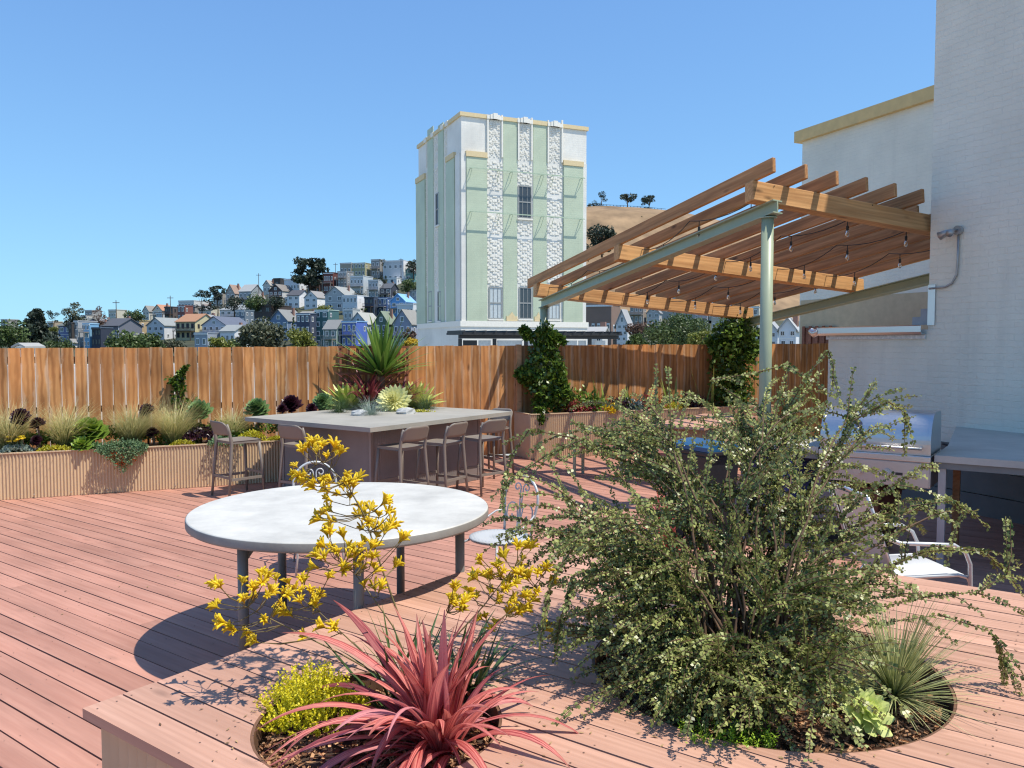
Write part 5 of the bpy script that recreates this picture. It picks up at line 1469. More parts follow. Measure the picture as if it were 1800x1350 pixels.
# ------------------------------------------------------------------ waste bins under the counter
def make_bin(loc, rz, col, lid, label):
    th = thing("waste_bin", label, "waste bin", loc, rz, "wheeled bins by the grill counter"); L = dict(parent=th, world=False)
    mbod = plain("bin_plastic_" + "_".join(str(int(c * 100)) for c in col), col, .45, var=.04); ml = plain("bin_lid_" + "_".join(str(int(c * 100)) for c in lid), lid, .35, var=.04)
    mb = MB(); b0 = [(-.20, -.22), (.20, -.22), (.20, .22), (-.20, .22)]; t0 = [(-.25, -.28), (.25, -.28), (.25, .28), (-.25, .28)]
    mb.add([(*p, .05) for p in b0] + [(*p, .94) for p in t0], [(3, 2, 1, 0), (4, 5, 6, 7)] + [(i, (i + 1) % 4, 4 + (i + 1) % 4, 4 + i) for i in range(4)]); mb.build("body", mbod, bevel=.02, **L)
    mb = MB(); mb.box((-.29, -.32, .941), (.29, .32, .985)); mb.build("rim", mbod, bevel=.01, **L)
    mb = MB(); vs = []; n = 8
    for i in range(n + 1):
        a = -1 + 2 * i / n
        for y in (-.31, .34): vs += [(a * .285, y, .987), (a * .285, y, 1.03 + .045 * (1 - a * a))]
    fs = []
    for i in range(n):
        k = 4 * i; fs += [(k + 1, k + 5, k + 7, k + 3), (k, k + 2, k + 6, k + 4), (k, k + 4, k + 5, k + 1), (k + 2, k + 3, k + 7, k + 6)]
    fs += [(0, 1, 3, 2), (4 * n, 4 * n + 2, 4 * n + 3, 4 * n + 1)]; mb.add(vs, fs); mb.build("lid", ml, **L)
    for sg in (-1, 1):
        mb = MB(); mb.tube([(sg * .215, .24, .1), (sg * .26, .24, .1)], .1, 14); mb.build("wheel", m_cable, **L)
    mb = MB(); mb.tube([(-.2, .36, 1.0), (.2, .36, 1.0)], .015, 8); mb.build("handle", mbod, **L)
    return th
bp = G(1245, 955, 0)
_b1 = make_bin(bp + Vector((.02, .12, 0)), rad(28), (.02, .02, .024), (.02, .10, .22), "black wheeled bin with a blue lid behind the bush")
_b2 = make_bin(FRT + D1 * 1.42 + D2 * .38, rad(35), (.05, .07, .22), (.05, .07, .22), "dark blue bin beneath the counter beside its leg"); _b2.scale = (.9, .9, .82)
_b3 = make_bin(FRT + D1 * .62 + D2 * .42, rad(35), (.10, .035, .022), (.10, .035, .022), "brown bin beneath the grill end of the counter"); _b3.scale = (.85, .85, .62)

_b1.scale = (.82, .82, .95)
# ------------------------------------------------------------------ slatted table and bench under the pergola
pk = thing("picnic_table", "redwood slatted table with corrugated base in the pergola shade", "table", Vector((2.8, 12.4, 0)))
t0 = G(1238, 752, .78); t0.z = 0
for i in range(6):
    mb = MB(); mb.box((0, 0, 0), (2.3, .148, .04)); o = link("plank", mb.mesh("plank", m_plat), pk); p = t0 + D1 * (.158 * i) + UP * .74; basis(o, p - wloc(pk), D2, -D1 if 0 else UP.cross(D2), UP)
mb = MB(); corrugated(mb, t0 + D1 * .08 + D2 * .25, D2, 1.8, .004, .735, -D1, pitch=.04); mb.build("base_panel", m_tan, pk)
mb = MB(); corrugated(mb, t0 + D1 * .08 + D2 * .25, D1, .75, .004, .735, -D2, pitch=.04); mb.build("base_panel", m_tan, pk)
mb = MB(); corrugated(mb, t0 + D1 * .83 + D2 * .25, D2, 1.8, .004, .735, D1, pitch=.04); mb.build("base_panel", m_tan, pk)
bn = thing("slat_bench", "dark wooden bench on pale green legs before the tall planter", "bench", G(1030, 790, .45) * 1.0)
b0 = G(992, 782, .46); b0.z = 0
for i in range(3):
    mb = MB(); mb.box((0, 0, 0), (1.9, .12, .035)); o = link("slat", mb.mesh("slat", m_fascia), bn); p = b0 + az2(126) * 0 + D2 * (.13 * i) + UP * .43; basis(o, p - wloc(bn), -D1, UP.cross(-D1), UP)
for s in (.15, .95, 1.75):
    for d in (.05, .30):
        p = b0 - D1 * s + D2 * d; mb = MB(); mb.lathe([(.025, 0), (.025, .428)], (p.x, p.y, 0), 10); mb.build("leg", m_green, bn)

# ------------------------------------------------------------------ wall floodlight with conduit
m_cond = plain("grey_conduit_paint", (0.38, 0.38, 0.37), 0.4, 0.5)
fq = C - WN * .40 + UP * 3.30
fq = Vector((fq.x, fq.y, EYE + (606 - 407) / FPX * fq.y)) - FN * .004
fd = thing("floodlight", "grey twin headed floodlight on the tall white wall", "lamp", fq)
mb = MB(); mb.tube([fq, fq - FN * .05], .055, 14); mb.build("junction_box", m_cond, fd)
for (dx, dz, s) in ((WN, -.02, 1), (-WN * .2 - FN * .5, .03, .8)):
    p0 = fq - FN * .05; p1 = p0 - FN * .05 + dx * .03; dr = (dx * .8 - UP * .35 - FN * .25).normalized()
    mb = MB(); mb.tube([p0, p1, p1 + dr * .02, p1 + dr * .05, p1 + dr * .15 * s], [.012, .014, .022, .034, .052 * s], 12); mb.build("lamp_head", m_cond, fd, smooth=True)
p = fq - FN * .02; cb = UP * -.68
mb = MB(); mb.tube([p - UP * .05, p - UP * .35, p - UP * .52 + WN * .01, p - UP * .62 + WN * .07, p - UP * .66 + WN * .16, p - UP * .665 + WN * .38], .0125, 8); mb.build("conduit", m_cond, fd, smooth=True)
# ------------------------------------------------------------------ plants
def blade(base, az, L, W, e0, e1, n=7, prof='strap', fold=.25, curl=0.0, twist=0.0):
    """a curved leaf; returns quads (2n, 4, 3)"""
    p = np.array(base, float); rows = []
    a = az
    for i in range(n + 1):
        f = i / n
        el = rad(e0 + (e1 - e0) * f ** 1.25); a2 = az + curl * f
        d = np.array([math.cos(el) * math.cos(a2), math.cos(el) * math.sin(a2), math.sin(el)])
        s = np.array([-math.sin(a2), math.cos(a2), 0.0]); u = np.cross(d, s)
        if twist: t = twist * f; s, u = s * math.cos(t) + u * math.sin(t), u * math.cos(t) - s * math.sin(t)
        if prof == 'strap': w = W * min(1, .55 + f * 1.8) * (1 - max(0, (f - .5) / .5) ** 1.6 * .94)
        elif prof == 'sword': w = W * min(1, .7 + f) * (1 - f ** 2 * .95)
        elif prof == 'spoon': w = W * (.28 + .72 * math.sin(min(1, f / .72) * math.pi / 2) ** 1.5) * (1 if f < .78 else math.sqrt(max(0.02, 1 - ((f - .78) / .22) ** 2)))
        elif prof == 'agave': w = W * (.7 + .3 * math.sin(f * math.pi)) * (1 - max(0, (f - .45) / .55) ** 1.7 * .97)
        else: w = W * (1 - f * .9)
        rows.append((p - s * w / 2 - u * fold * w * -.5, p.copy(), p + s * w / 2 - u * fold * w * -.5))
        p = p + d * (L / n)
    q = []
    for r0, r1 in zip(rows, rows[1:]):
        q.append([r0[0], r0[1], r1[1], r1[0]]); q.append([r0[1], r0[2], r1[2], r1[1]])
    return np.array(q)
def tuft(rng, n, Lr, W, spread, e1=(-10, 40), base_r=.04, prof='hair', seg=5, e0=(60, 88), fold=0, tint=(0, 1), lean=(0, 0)):
    out, tt = [], []
    for i in range(n):
        a = rng.uniform(0, 6.283); r = base_r * math.sqrt(rng.random())
        L = rng.uniform(*Lr); el = rng.uniform(*e0)
        q = blade((r * math.cos(a), r * math.sin(a), 0), a + rng.uniform(-.5, .5), L, W * rng.uniform(.7, 1.2), el, rng.uniform(*e1), seg, prof, fold, rng.uniform(-.4, .4))
        if lean != (0, 0): q[..., 0] += lean[0] * q[..., 2] ** 1.5; q[..., 1] += lean[1] * q[..., 2] ** 1.5
        out.append(q); t = rng.uniform(*tint)
        k = len(q); tt.append(np.clip(t + (np.linspace(.0, .65, k) if lean != (0, 0) else np.linspace(-.15, .25, k)), 0, 1))
    return np.concatenate(out), np.concatenate(tt)
m_feather = leafy("feather_grass_blades", (0.12, 0.19, 0.03), (0.82, 0.72, 0.36), .6, .4)
m_aeg = leafy("green_aeonium_leaf", (0.07, 0.15, 0.018), (0.30, 0.42, 0.06), .38, .15)
m_aeg2 = leafy("rimmed_aeonium_leaf", (0.06, 0.12, 0.03), (0.16, 0.26, 0.09), .4, .12)
m_aep = leafy("purple_aeonium_leaf", (0.012, 0.004, 0.008), (0.055, 0.016, 0.028), .28, .05)
m_stem = plain("succulent_stem", (0.16, 0.11, 0.07), .8)
m_sed = leafy("yellow_sedum", (0.30, 0.30, 0.02), (0.72, 0.66, 0.05), .5, .25)
m_blue = leafy("blue_grey_foliage", (0.13, 0.19, 0.15), (0.36, 0.44, 0.38), .6, .15)
m_yfl = leafy("yellow_flower_petals", (0.55, 0.36, 0.008), (0.90, 0.68, 0.02), .5, .25)
m_gtr = leafy("trailing_grevillea_leaf", (0.05, 0.11, 0.04), (0.22, 0.34, 0.16), .6, .2)
m_red = leafy("orange_red_flower", (0.45, 0.05, 0.01), (0.75, 0.16, 0.03), .5, .2)
m_vine = leafy("vine_leaf", (0.016, 0.050, 0.010), (0.22, 0.34, 0.045), .35, .28)
m_yuc = leafy("yucca_leaf", (0.035, 0.10, 0.015), (0.24, 0.38, 0.07), .35, .25)
m_flax = leafy("dark_red_flax", (0.09, 0.012, 0.016), (0.36, 0.09, 0.10), .4, .2)
m_agv = leafy("yellow_edged_agave", (0.20, 0.32, 0.05), (0.66, 0.66, 0.20), .4, .15)
m_cream = leafy("variegated_aeonium", (0.42, 0.46, 0.16), (0.80, 0.76, 0.38), .4, .2)
m_redsed = leafy("red_sedum", (0.12, 0.012, 0.012), (0.46, 0.06, 0.05), .5, .15)
m_rock = concrete("pale_rock", (0.45, 0.46, 0.45), var=.3, stain=.5, bump=.8)

def rosette(parent, center, R, n, mat, rng, dome=.55, parts=False, width=.42, face=(0, 0), prof='spoon', e_in=78, e_out=4, name="leaf", seg=4):
    out, tt, objs = [], [], []
    T = Matrix.Rotation(face[0], 4, 'Z') @ Matrix.Rotation(face[1], 4, 'Y')
    for i in range(n):
        f = (i + .5) / n; a = i * 2.39996
        L = R * (.28 + .72 * f ** .7); el = e_in + (e_out - e_in) * f ** .9
        q = blade((0, 0, R * dome * (1 - f) * .55), a, L, L * width * rng.uniform(.9, 1.1), el - 8, el + 14, seg, prof, -.28)
        q = (np.concatenate([q.reshape(-1, 3), np.ones((q.size // 3, 1))], 1) @ np.array(T.transposed()))[:, :3].reshape(q.shape)
        t = np.clip(.85 - .6 * f + rng.uniform(-.12, .12) + np.linspace(-.1, .22, len(q)), 0, 1)
        if parts:
            o = link(name, quads_mesh(name, q, mat, t, True), parent, tuple(Vector(center)))
        else: out.append(q); tt.append(t)
    if not parts:
        o = link("leaf_rosette", quads_mesh("leaf_rosette", np.concatenate(out), mat, np.concatenate(tt), True), parent, tuple(Vector(center))); o['kind'] = 'stuff'
    return o
def plant(name, label, cat, loc, group=None): return thing(name, label, cat, loc, 0, group)
def stuffpart(parent, name, arr, mat, tint=None, smooth=False):
    o = link(name, quads_mesh(name, arr, mat, tint, smooth), parent); o['kind'] = 'stuff'; return o
def small_leaf_mass(rng, n, fn, leaf, tint=None):
    nr = np.random.RandomState(rng.randrange(1 << 30)); P = np.array([fn(rng) for _ in range(n)])
    a = nr.normal(size=(n, 3)); a[:, 2] += .5; a /= np.linalg.norm(a, axis=1)[:, None]
    b = np.cross(a, nr.normal(size=(n, 3))); b /= np.linalg.norm(b, axis=1)[:, None]
    s = leaf * nr.uniform(.6, 1.4, (n, 1))
    return np.stack([P, P + a * s * .6 + b * s * .32, P + a * s * 1.2, P + a * s * .6 - b * s * .32], 1), np.clip(nr.uniform(.1, .9, n), 0, 1)

# --- long planter along the left fence
PZL = .56
def LP(px, py=786): return G(px, py, PZL)
def LPo(px, off): # a point in the long planter, off metres behind its front edge
    nb = az2(156.5); u = (px - 900) / FPX; p0 = PL0 - nb * off
    t = (u * p0.y - p0.x) / (FN.x - u * FN.y); q = p0 + FN * t; return Vector((q.x, q.y, PZL))
for px, off, h, lab in ((8, .35, .62, "feather grass tuft cut off by the frame edge"), (110, .36, .60, "pale feather grass between the purple aeonium balls and the big green rosette"),
                        (228, .40, .60, "golden feather grass right behind the trailing green plant"), (303, .36, .62, "widest green feather grass tuft before the climbing vine"),
                        (405, .42, .48, "smaller feather grass beside the bar top")):
    rng = random.Random(px); th = plant("feather_grass", lab, "ornamental grass", LPo(px, off), "feather grasses in the long planter")
    a, t = tuft(rng, 900, (h * .7, h * 1.3), .0095, 0, (-30, 60), .07, 'hair', 6, (50, 89), 0, (-.05, .35), lean=(.24, .05))
    stuffpart(th, "blades", a, m_feather, t)
def tree_aeonium(px, off, py, R, lab, mat=m_aep, n=44, tilt=.5):
    b = LPo(px, off); rng = random.Random(px + py); th = plant("purple_aeonium" if mat is m_aep else "green_aeonium", lab, "succulent", b)
    top = DD(px, py, b.y - .03)
    mb = MB(); mb.tube([(0, 0, -.03), ((top.x - b.x) * .3, 0, (top.z - b.z) * .5), tuple(top - b - UP * R * .35)], [.016, .013, .013], 6); link("stem", mb.mesh("stem", m_stem, True), th)
    rosette(th, top - b - UP * R * .3, R * 1.12, int(n * 1.5), mat, rng, .7, False, .60, (rad(-100) + rng.uniform(-.4, .4), tilt + rng.uniform(-.1, .4)), e_in=86, e_out=-10)
    return th
tree_aeonium(36, .22, 728, .125, "dark purple aeonium head, highest and nearest the frame edge")
tree_aeonium(66, .2, 741, .10, "second dark purple aeonium head just left of the pale feather grass")
tree_aeonium(64, .12, 771, .075, "small low dark purple aeonium under the other two")
tree_aeonium(258, .62, 717, .105, "dark purple aeonium head between two feather grasses")
tree_aeonium(512, .35, 706, .17, "large nearly black aeonium standing against the fence beside the bar")
tree_aeonium(268, .25, 757, .09, "low purple aeonium behind the trailing plant")
tree_aeonium(496, .2, 716, .08, "small dark aeonium head leaning off the large black one")
th = plant("green_aeonium", "big bright green aeonium rosette with cupped leaves near the planter front", "succulent", LPo(157, .26)); rng = random.Random(3)
top = DD(157, 756, th.location.y); rosette(th, top - Vector(th.location) - UP * .06, .28, 66, m_aeg, rng, .8, True, .80, (rad(-100), .42), e_in=84, e_out=-6)
th = plant("green_aeonium", "smaller bright green aeonium spilling over the planter rim", "succulent", LPo(142, .06)); rosette(th, Vector((0, 0, .08)), .17, 34, m_aeg, random.Random(4), .7, True, .6, (rad(-100), .6))
th = plant("green_aeonium", "pale aeonium pups hanging over the rim under the big rosette", "succulent", LPo(166, .03)); rosette(th, Vector((0, 0, .05)), .11, 26, m_aeg2, random.Random(5), .7, False, .42, (rad(-90), .8))
tree_aeonium(351, .42, 717, .19, "green aeonium with dark rims above the purple leaves near the vine", m_aeg2, 40, .45)
tree_aeonium(452, .38, 713, .19, "grey green aeonium just above the far corner of the bar", m_aeg2, 40, .45)
tree_aeonium(567, .38, 702, .16, "green aeonium with purple outer leaves next to the trellis", m_aeg2, 40, .5)
tree_aeonium(548, .3, 715, .09, "purple tinged aeonium head below the trellis one")
def mound(px, off, n, sx, sy, sz, leaf, mat, name, lab, cat="plant", droop=0, z0=0.0, tint=None):
    rng = random.Random(px * 3 + n); th = plant(name, lab, cat, LPo(px, off))
    def fn(r):
        u, v = r.uniform(-1, 1), r.uniform(-1, 1); h = max(0, 1 - u * u - v * v * .6) ** .5
        p = FN * (u * sx) + az2(156.5) * (v * sy); z = z0 + h * sz * r.uniform(.5, 1)
        if droop: d = r.random() ** 1.4; z -= droop * d * (1 - abs(u)) * 1.0; p = p + az2(156.5) * (.03 + .07 * min(1, d * 2)) if d > .12 else p
        return (p.x, p.y, z)
    a, t = small_leaf_mass(rng, n, fn, leaf)
    stuffpart(th, "foliage", a, mat, t); return th, rng
th, rng = mound(212, .0, 2600, .30, .10, .13, .026, m_gtr, "trailing_plant", "ferny green trailing plant with orange red flowers spilling down the planter front", "trailing plant", droop=.42, z0=.04)
for k in range(9):
    x = rng.uniform(-.26, .26); c = FN * x + az2(156.5) * rng.uniform(.08, .13) + UP * rng.uniform(-.2, .02)
    a, t = small_leaf_mass(rng, 26, lambda r: (c.x + r.gauss(0, .014), c.y + r.gauss(0, .014), c.z + r.gauss(0, .014)), .025); stuffpart(th, "flower", a, m_red, t)
mound(396, .04, 900, .24, .10, .12, .026, m_gtr, "trailing_plant", "small ferny trailing plant at the planter rim beside the free bar stool", "trailing plant", droop=.12, z0=.04)
for px, lab in ((92, "yellow sedum strip at the rim left of the big green rosette"), (318, "small yellow sedum on the rim below the widest feather grass"), (486, "yellow sedum on the rim under the bar overhang")):
    mound(px, .06, 700, .15 if px != 92 else .20, .05, .07, .024, m_sed, "yellow_sedum", lab, "succulent", z0=.03)
mound(25, .12, 900, .18, .08, .09, .03, m_blue, "blue_groundsel", "blue grey succulent foliage under the flat yellow flowers", "succulent", z0=.03)
mound(352, .2, 900, .26, .16, .22, .045, m_aep, "purple_foliage", "dark purple leafy plant under the green aeonium near the vine", "plant", z0=.03)
mound(255, .4, 700, .35, .12, .2, .035, m_vine, "green_filler", "low green filler plant behind the trailing plant", "plant", z0=.02)
mound(410, .3, 800, .3, .14, .2, .035, m_vine, "green_filler", "low green filler plant in the corner under the grey green aeonium", "plant", z0=.02)
mound(440, .1, 500, .2, .08, .16, .03, m_sed, "yellow_green_shrub", "yellow green leafy plant beneath the bar top corner", "plant", z0=.03)
for px, off, n_, sx, h_, mt, lb_ in ((70, .45, 900, .4, .24, m_vine, "leafy green filler behind the three purple aeonium heads"), (185, .5, 900, .4, .28, m_vine, "leafy green filler behind the big bright green rosette"),
        (330, .45, 1000, .4, .3, m_vine, "leafy green filler around the foot of the climbing vine"), (385, .4, 900, .35, .3, m_vine, "leafy green filler beside the smallest feather grass"),
        (470, .5, 900, .5, .26, m_vine, "leafy green filler along the fence behind the bar corner"), (20, .4, 800, .4, .22, m_vine, "leafy green filler behind the yarrow at the frame edge")):
    mound(px, off, n_, sx, .16, h_, .04, mt, "green_filler", lb_, "plant", z0=.02)
th = plant("yarrow", "flat topped yellow yarrow flowers on thin stems at the frame edge", "flower", LPo(25, .12)); rng = random.Random(9); mb = MB()
heads = []
for k in range(9):
    x, y, z = rng.uniform(-.12, .14), rng.uniform(-.05, .05), rng.uniform(.16, .26); mb.tube([(x * .5, y * .5, 0), (x, y, z)], .003, 4); heads.append((x, y, z))
link("stem", mb.mesh("stem", m_gtr), th)
for (x, y, z) in heads:
    mb = MB(); mb.lathe([(.006, z - .006), (.032, z + .004), (.028, z + .014), (.004, z + .018)], (x, y, 0), 9, .8); link("flower_head", mb.mesh("flower_head", m_yfl), th)
# vine on the fence
def vine(name, lab, loc, pts, n, leaf, mat=m_vine, cat="vine"):
    rng = random.Random(n + len(lab)); th = plant(name, lab, cat, loc); L = Vector(loc)
    def fn(r):
        (p, q) = r.choice(pts); f = r.random(); c = p[0] + (q[0] - p[0]) * f; rr = (p[1] + (q[1] - p[1]) * f) * 1.22
        d = Vector((r.gauss(0, 1), r.gauss(0, 1), r.gauss(0, 1))).normalized() * rr * r.random() ** .45; v = c + d - L
        return (v.x, v.y, v.z)
    nr = np.random.RandomState(n); P = np.array([fn(rng) for _ in range(n)])
    a = nr.normal(size=(n, 3)) * .7 + np.array([.1, -.45, -.25]); a /= np.linalg.norm(a, axis=1)[:, None]
    b_ = np.cross(a, nr.normal(size=(n, 3))); b_ /= np.linalg.norm(b_, axis=1)[:, None]; s = leaf * nr.uniform(.6, 1.4, (n, 1))
    arr = np.stack([P, P + a * s * .6 + b_ * s * .38, P + a * s * 1.3, P + a * s * .6 - b_ * s * .38], 1)
    t = np.clip(nr.beta(1.6, 2.2, n), 0, 1); stuffpart(th, "leaves", arr, mat, t)
    mb = MB()
    for p, q in pts: mb.tube([p[0] - L, (p[0] + q[0]) / 2 - L + Vector((.02, 0, 0)), q[0] - L], [.012, .01, .007], 5, cap=False)
    link("stem", mb.mesh("stem", m_stem), th)
    return th
fb = lambda px, py, off=.08: (lambda u: (lambda t: Vector(((F(t, off)).x, (F(t, off)).y, EYE + (606 - py) / FPX * F(t, off).y)))((u * F(0, off).y - F(0, off).x) / (FN.x - u * FN.y)))((px - 900) / FPX)
vine("climbing_vine", "small green vine climbing the fence above the grasses", fb(318, 735), [((fb(320, 735), .16), (fb(312, 690), .10)), ((fb(312, 690), .10), (fb(316, 655), .05)), ((fb(314, 680), .06), (fb(298, 665), .03)), ((fb(318, 660), .04), (fb(326, 645), .02)), ((fb(330, 720), .13), (fb(345, 712), .08))], 900, .045)

# --- planting in the middle of the bar
def BP(px, py): p = G(px, py, BZ); p.z = BZ - .04; return p
yl = BP(672, 712); yb = Vector((yl.x, yl.y, BZ - .04))
th = plant("yucca", "tall spiky green yucca rising from the centre of the bar", "yucca", yb); rng = random.Random(11)
hc_ = DD(670, 656, yb.y).z - yb.z
mb = MB(); mb.tube([(0, 0, -.05), (.01, 0, hc_ * .6), (0, 0, hc_)], [.05, .042, .05], 9); link("trunk", mb.mesh("trunk", m_stem, True), th)
for i in range(76):
    f = (i + .5) / 76; a = i * 2.39996 + rng.uniform(-.15, .15)
    el = 88 - 74 * f ** .9 + rng.uniform(-5, 5); L = rng.uniform(.80, .98) * (1 if f > .1 else .9)
    q = blade((.02 * math.cos(a), .02 * math.sin(a), hc_ - .10 * f + .05), a, L, .088, el, el - 8 - 14 * f, 6, 'sword', -.3)
    link("leaf", quads_mesh("leaf", q, m_yuc, np.clip(rng.uniform(.15, .8) + np.linspace(-.1, .2, len(q)), 0, 1), True), th)
fl_ = BP(648, 716); th = plant("red_flax", "dark red grassy flax under the yucca on the bar", "flax", fl_); rng = random.Random(12)
for i in range(72):
    a = rng.uniform(0, 6.28); el = rng.uniform(35, 82); L = rng.uniform(.5, 1.0)
    q = blade((rng.uniform(-.06, .06), rng.uniform(-.06, .06), 0), a, L, rng.uniform(.026, .042), el, el - rng.uniform(30, 85), 7, 'strap', -.25)
    link("leaf", quads_mesh("leaf", q, m_flax, np.full(len(q), rng.random()), True), th)
q_ = BP(705, 716); th = plant("red_flax", "smaller red flax arching over the pale agave on the bar", "flax", q_)
for i in range(26):
    a = rng.uniform(-1.2, 1.6); el = rng.uniform(40, 75); L = rng.uniform(.4, .72)
    q = blade((0, 0, .05), a, L, .032, el, el - rng.uniform(50, 95), 7, 'strap', -.25); link("leaf", quads_mesh("leaf", q, m_flax, np.full(len(q), rng.random()), True), th)
ax = BP(692, 722); th = plant("cream_aeonium", "cream and yellow variegated aeonium rosette facing out on the bar", "succulent", ax); rosette(th, Vector((0, 0, .17)), .30, 84, m_cream, random.Random(13), .5, False, .30, (rad(-100), 1.15), e_in=85, e_out=-8)
mb = MB(); mb.tube([(0, 0, -.02), (0, 0, .17)], .02, 6); link("stem", mb.mesh("stem", m_stem), th)
for (px, py, s, n, lab, tn) in ((612, 716, .56, 30, "yellow edged green agave at the near left rim of the bar planting", (.1, .6)), (728, 713, .56, 30, "bright yellow green agave at the pergola side of the bar planting", (.45, 1.0)), (634, 704, .46, 24, "plain green agave half hidden behind the red flax", (0, .2))):
    c_ = BP(px, py); th = plant("agave", lab, "agave", c_); rng = random.Random(px)
    for i in range(n):
        f = (i + .5) / n; a = i * 2.39996; el = 82 - 70 * f
        q = blade((0, 0, .03), a, s * (.75 + .3 * f), s * .27, el, el - 18, 6, 'agave', -.45); k = len(q); t = np.clip(np.where(np.arange(k) % 2 == 0, tn[0], tn[1]) + rng.uniform(-.1, .1) + np.linspace(0, .15, k), 0, 1)
        link("leaf", quads_mesh("leaf", q, m_agv, t, True), th)
for (px, py, r, lab, mat, tn) in ((651, 729, .34, "blue fescue tuft at the front of the bar planting", m_blue, (.3, .9)), (750, 719, .40, "green fine grass tuft at the pergola rim of the bar planting", leafy("fine_green_grass", (.03, .07, .02), (.14, .22, .07), .6, .2), (.2, .8)), (596, 725, .34, "dark green grass tuft at the outer rim of the bar planting", leafy("fine_green_grass", (.03, .07, .02), (.14, .22, .07)), (.1, .6))):
    th = plant("fescue_tuft", lab, "ornamental grass", BP(px, py)); a, t = tuft(random.Random(px), 420, (r * .7, r * 1.2), .004, 0, (-30, 50), .04, 'hair', 4, (15, 88), 0, tn); stuffpart(th, "blades", a, mat, t)
def rock(px, py, r, lab, seed):
    rng = random.Random(seed); c_ = BP(px, py); th_v = []
    mb = MB(); n, m = 9, 6; ph = [rng.uniform(.75, 1.15) for _ in range(n * m)]
    prof = [(r * math.sin(math.pi * (j + .35) / m), r * .62 * -math.cos(math.pi * (j + .35) / m)) for j in range(m)]
    vs = []
    for j, (rr, z) in enumerate(prof):
        for i in range(n): k = ph[(j * n + i) % len(ph)]; vs.append((rr * k * math.cos(6.283 * i / n) * 1.25, rr * k * math.sin(6.283 * i / n), z * k + r * .45))
    fs = [(j * n + i, j * n + (i + 1) % n, (j + 1) * n + (i + 1) % n, (j + 1) * n + i) for j in range(m - 1) for i in range(n)] + [tuple(range(n))[::-1], tuple((m - 1) * n + i for i in range(n))]
    mb.add(vs, fs); o = link("rock", mb.mesh("rock", m_rock, False), None, tuple(c_)); tag(o, lab, "rock")
rock(632, 730, .11, "pale rock beside the blue fescue on the bar", 1); rock(713, 727, .12, "pale striped rock below the cream rosette on the bar", 2); rock(598, 724, .08, "small grey rock by the dark grass tuft on the bar", 3)
th, rng = None, random.Random(31); c_ = BP(735, 724); th = plant("yellow_green_sedum", "yellow green sedum cushion by the striped rock on the bar", "succulent", c_)
a, t = small_leaf_mass(rng, 500, lambda r: (r.gauss(0, .09), r.gauss(0, .05), abs(r.gauss(0, .03))), .03); stuffpart(th, "foliage", a, m_sed, t)

# --- tall planter under the pergola
def RP(px, off, dz=0.0):
    nb = az2(156.5); u = (px - 900) / FPX; p0 = PR0 - nb * off
    t = (u * p0.y - p0.x) / (FN.x - u * FN.y); q = p0 + FN * t; return Vector((q.x, q.y, .76 + dz))
pA, pB = pp(5.62, 0), pp(5.62, 4.3)
def V(px, py, d): return DD(px, py, d)
y0 = pA.y - .05
vine("post_vine", "dense dark green vine wrapped round the far pergola post by the bar", Vector((pA.x, y0, .76)),
     [((V(958, 715, y0), .16), (V(955, 660, y0), .32)), ((V(955, 660, y0), .34), (V(958, 610, y0), .22)), ((V(958, 610, y0), .22), (V(955, 580, y0), .14)), ((V(940, 660, y0), .2), (V(915, 655, y0), .1)), ((V(975, 700, y0), .2), (V(992, 690, y0), .14)), ((V(985, 680, y0), .12), (V(975, 640, y0), .16)), ((V(930, 590, y0), .06), (V(918, 578, y0), .03)), ((V(960, 585, y0), .08), (V(992, 600, y0), .02)), ((V(950, 720, y0 - .3), .07), (V(948, 742, y0 - .35), .05))], 7600, .066)
y1 = pB.y - .1
vine("post_vine", "dark leafy vine climbing the second far pergola post", Vector((pB.x, y1, .76)),
     [((V(1288, 720, y1), .3), (V(1288, 650, y1), .42)), ((V(1288, 650, y1), .4), (V(1285, 600, y1), .42)), ((V(1275, 590, y1), .3), (V(1305, 580, y1), .3)), ((V(1310, 600, y1), .2), (V(1320, 620, y1), .12)), ((V(1262, 610, y1), .15), (V(1255, 600, y1), .1))], 6500, .072)
def rmound(px, off, n, r, h, leaf, mat, name, lab, cat="plant"):
    rng = random.Random(px + n); th = plant(name, lab, cat, RP(px, off)); a, t = small_leaf_mass(rng, n, lambda g: (g.gauss(0, r * .5), g.gauss(0, r * .4), abs(g.gauss(.4, .3)) * h), leaf); stuffpart(th, "foliage", a, mat, t)
rmound(1008, .25, 700, .22, .24, .035, m_redsed, "red_sedum", "red sedum cushion next to the first post vine", "succulent")
rmound(1032, .2, 400, .16, .18, .035, m_redsed, "red_sedum", "smaller red sedum patch toward the spear leaves", "succulent")
rmound(1145, .25, 800, .24, .26, .035, m_redsed, "red_sedum", "roundest red sedum between the two spear leaf clumps", "succulent")
rmound(1020, .4, 900, .3, .34, .06, leafy("fresh_green_leaf", (.06, .13, .015), (.28, .40, .06), .45, .25), "leafy_green", "fresh green leafy plant between vine and fence", "plant")
rmound(1040, .3, 500, .22, .25, .05, leafy("fresh_green_leaf", (.06, .13, .015), (.28, .40, .06)), "leafy_green", "low fresh green leaves at the first spear clump", "plant")
rmound(1088, .3, 500, .22, .24, .045, m_aep, "purple_foliage", "dark purple foliage between green spears and blue grey rosettes", "plant")
rmound(1220, .3, 500, .22, .24, .045, m_aep, "purple_foliage", "dark purple foliage right of the second spear clump", "plant")
rmound(1118, .2, 300, .16, .2, .05, m_blue, "blue_rosette", "blue grey leaves in front of the purple foliage", "succulent")
rmound(1186, .08, 500, .18, .12, .03, m_sed, "yellow_sedum", "yellow sedum at the tall planter rim", "succulent")
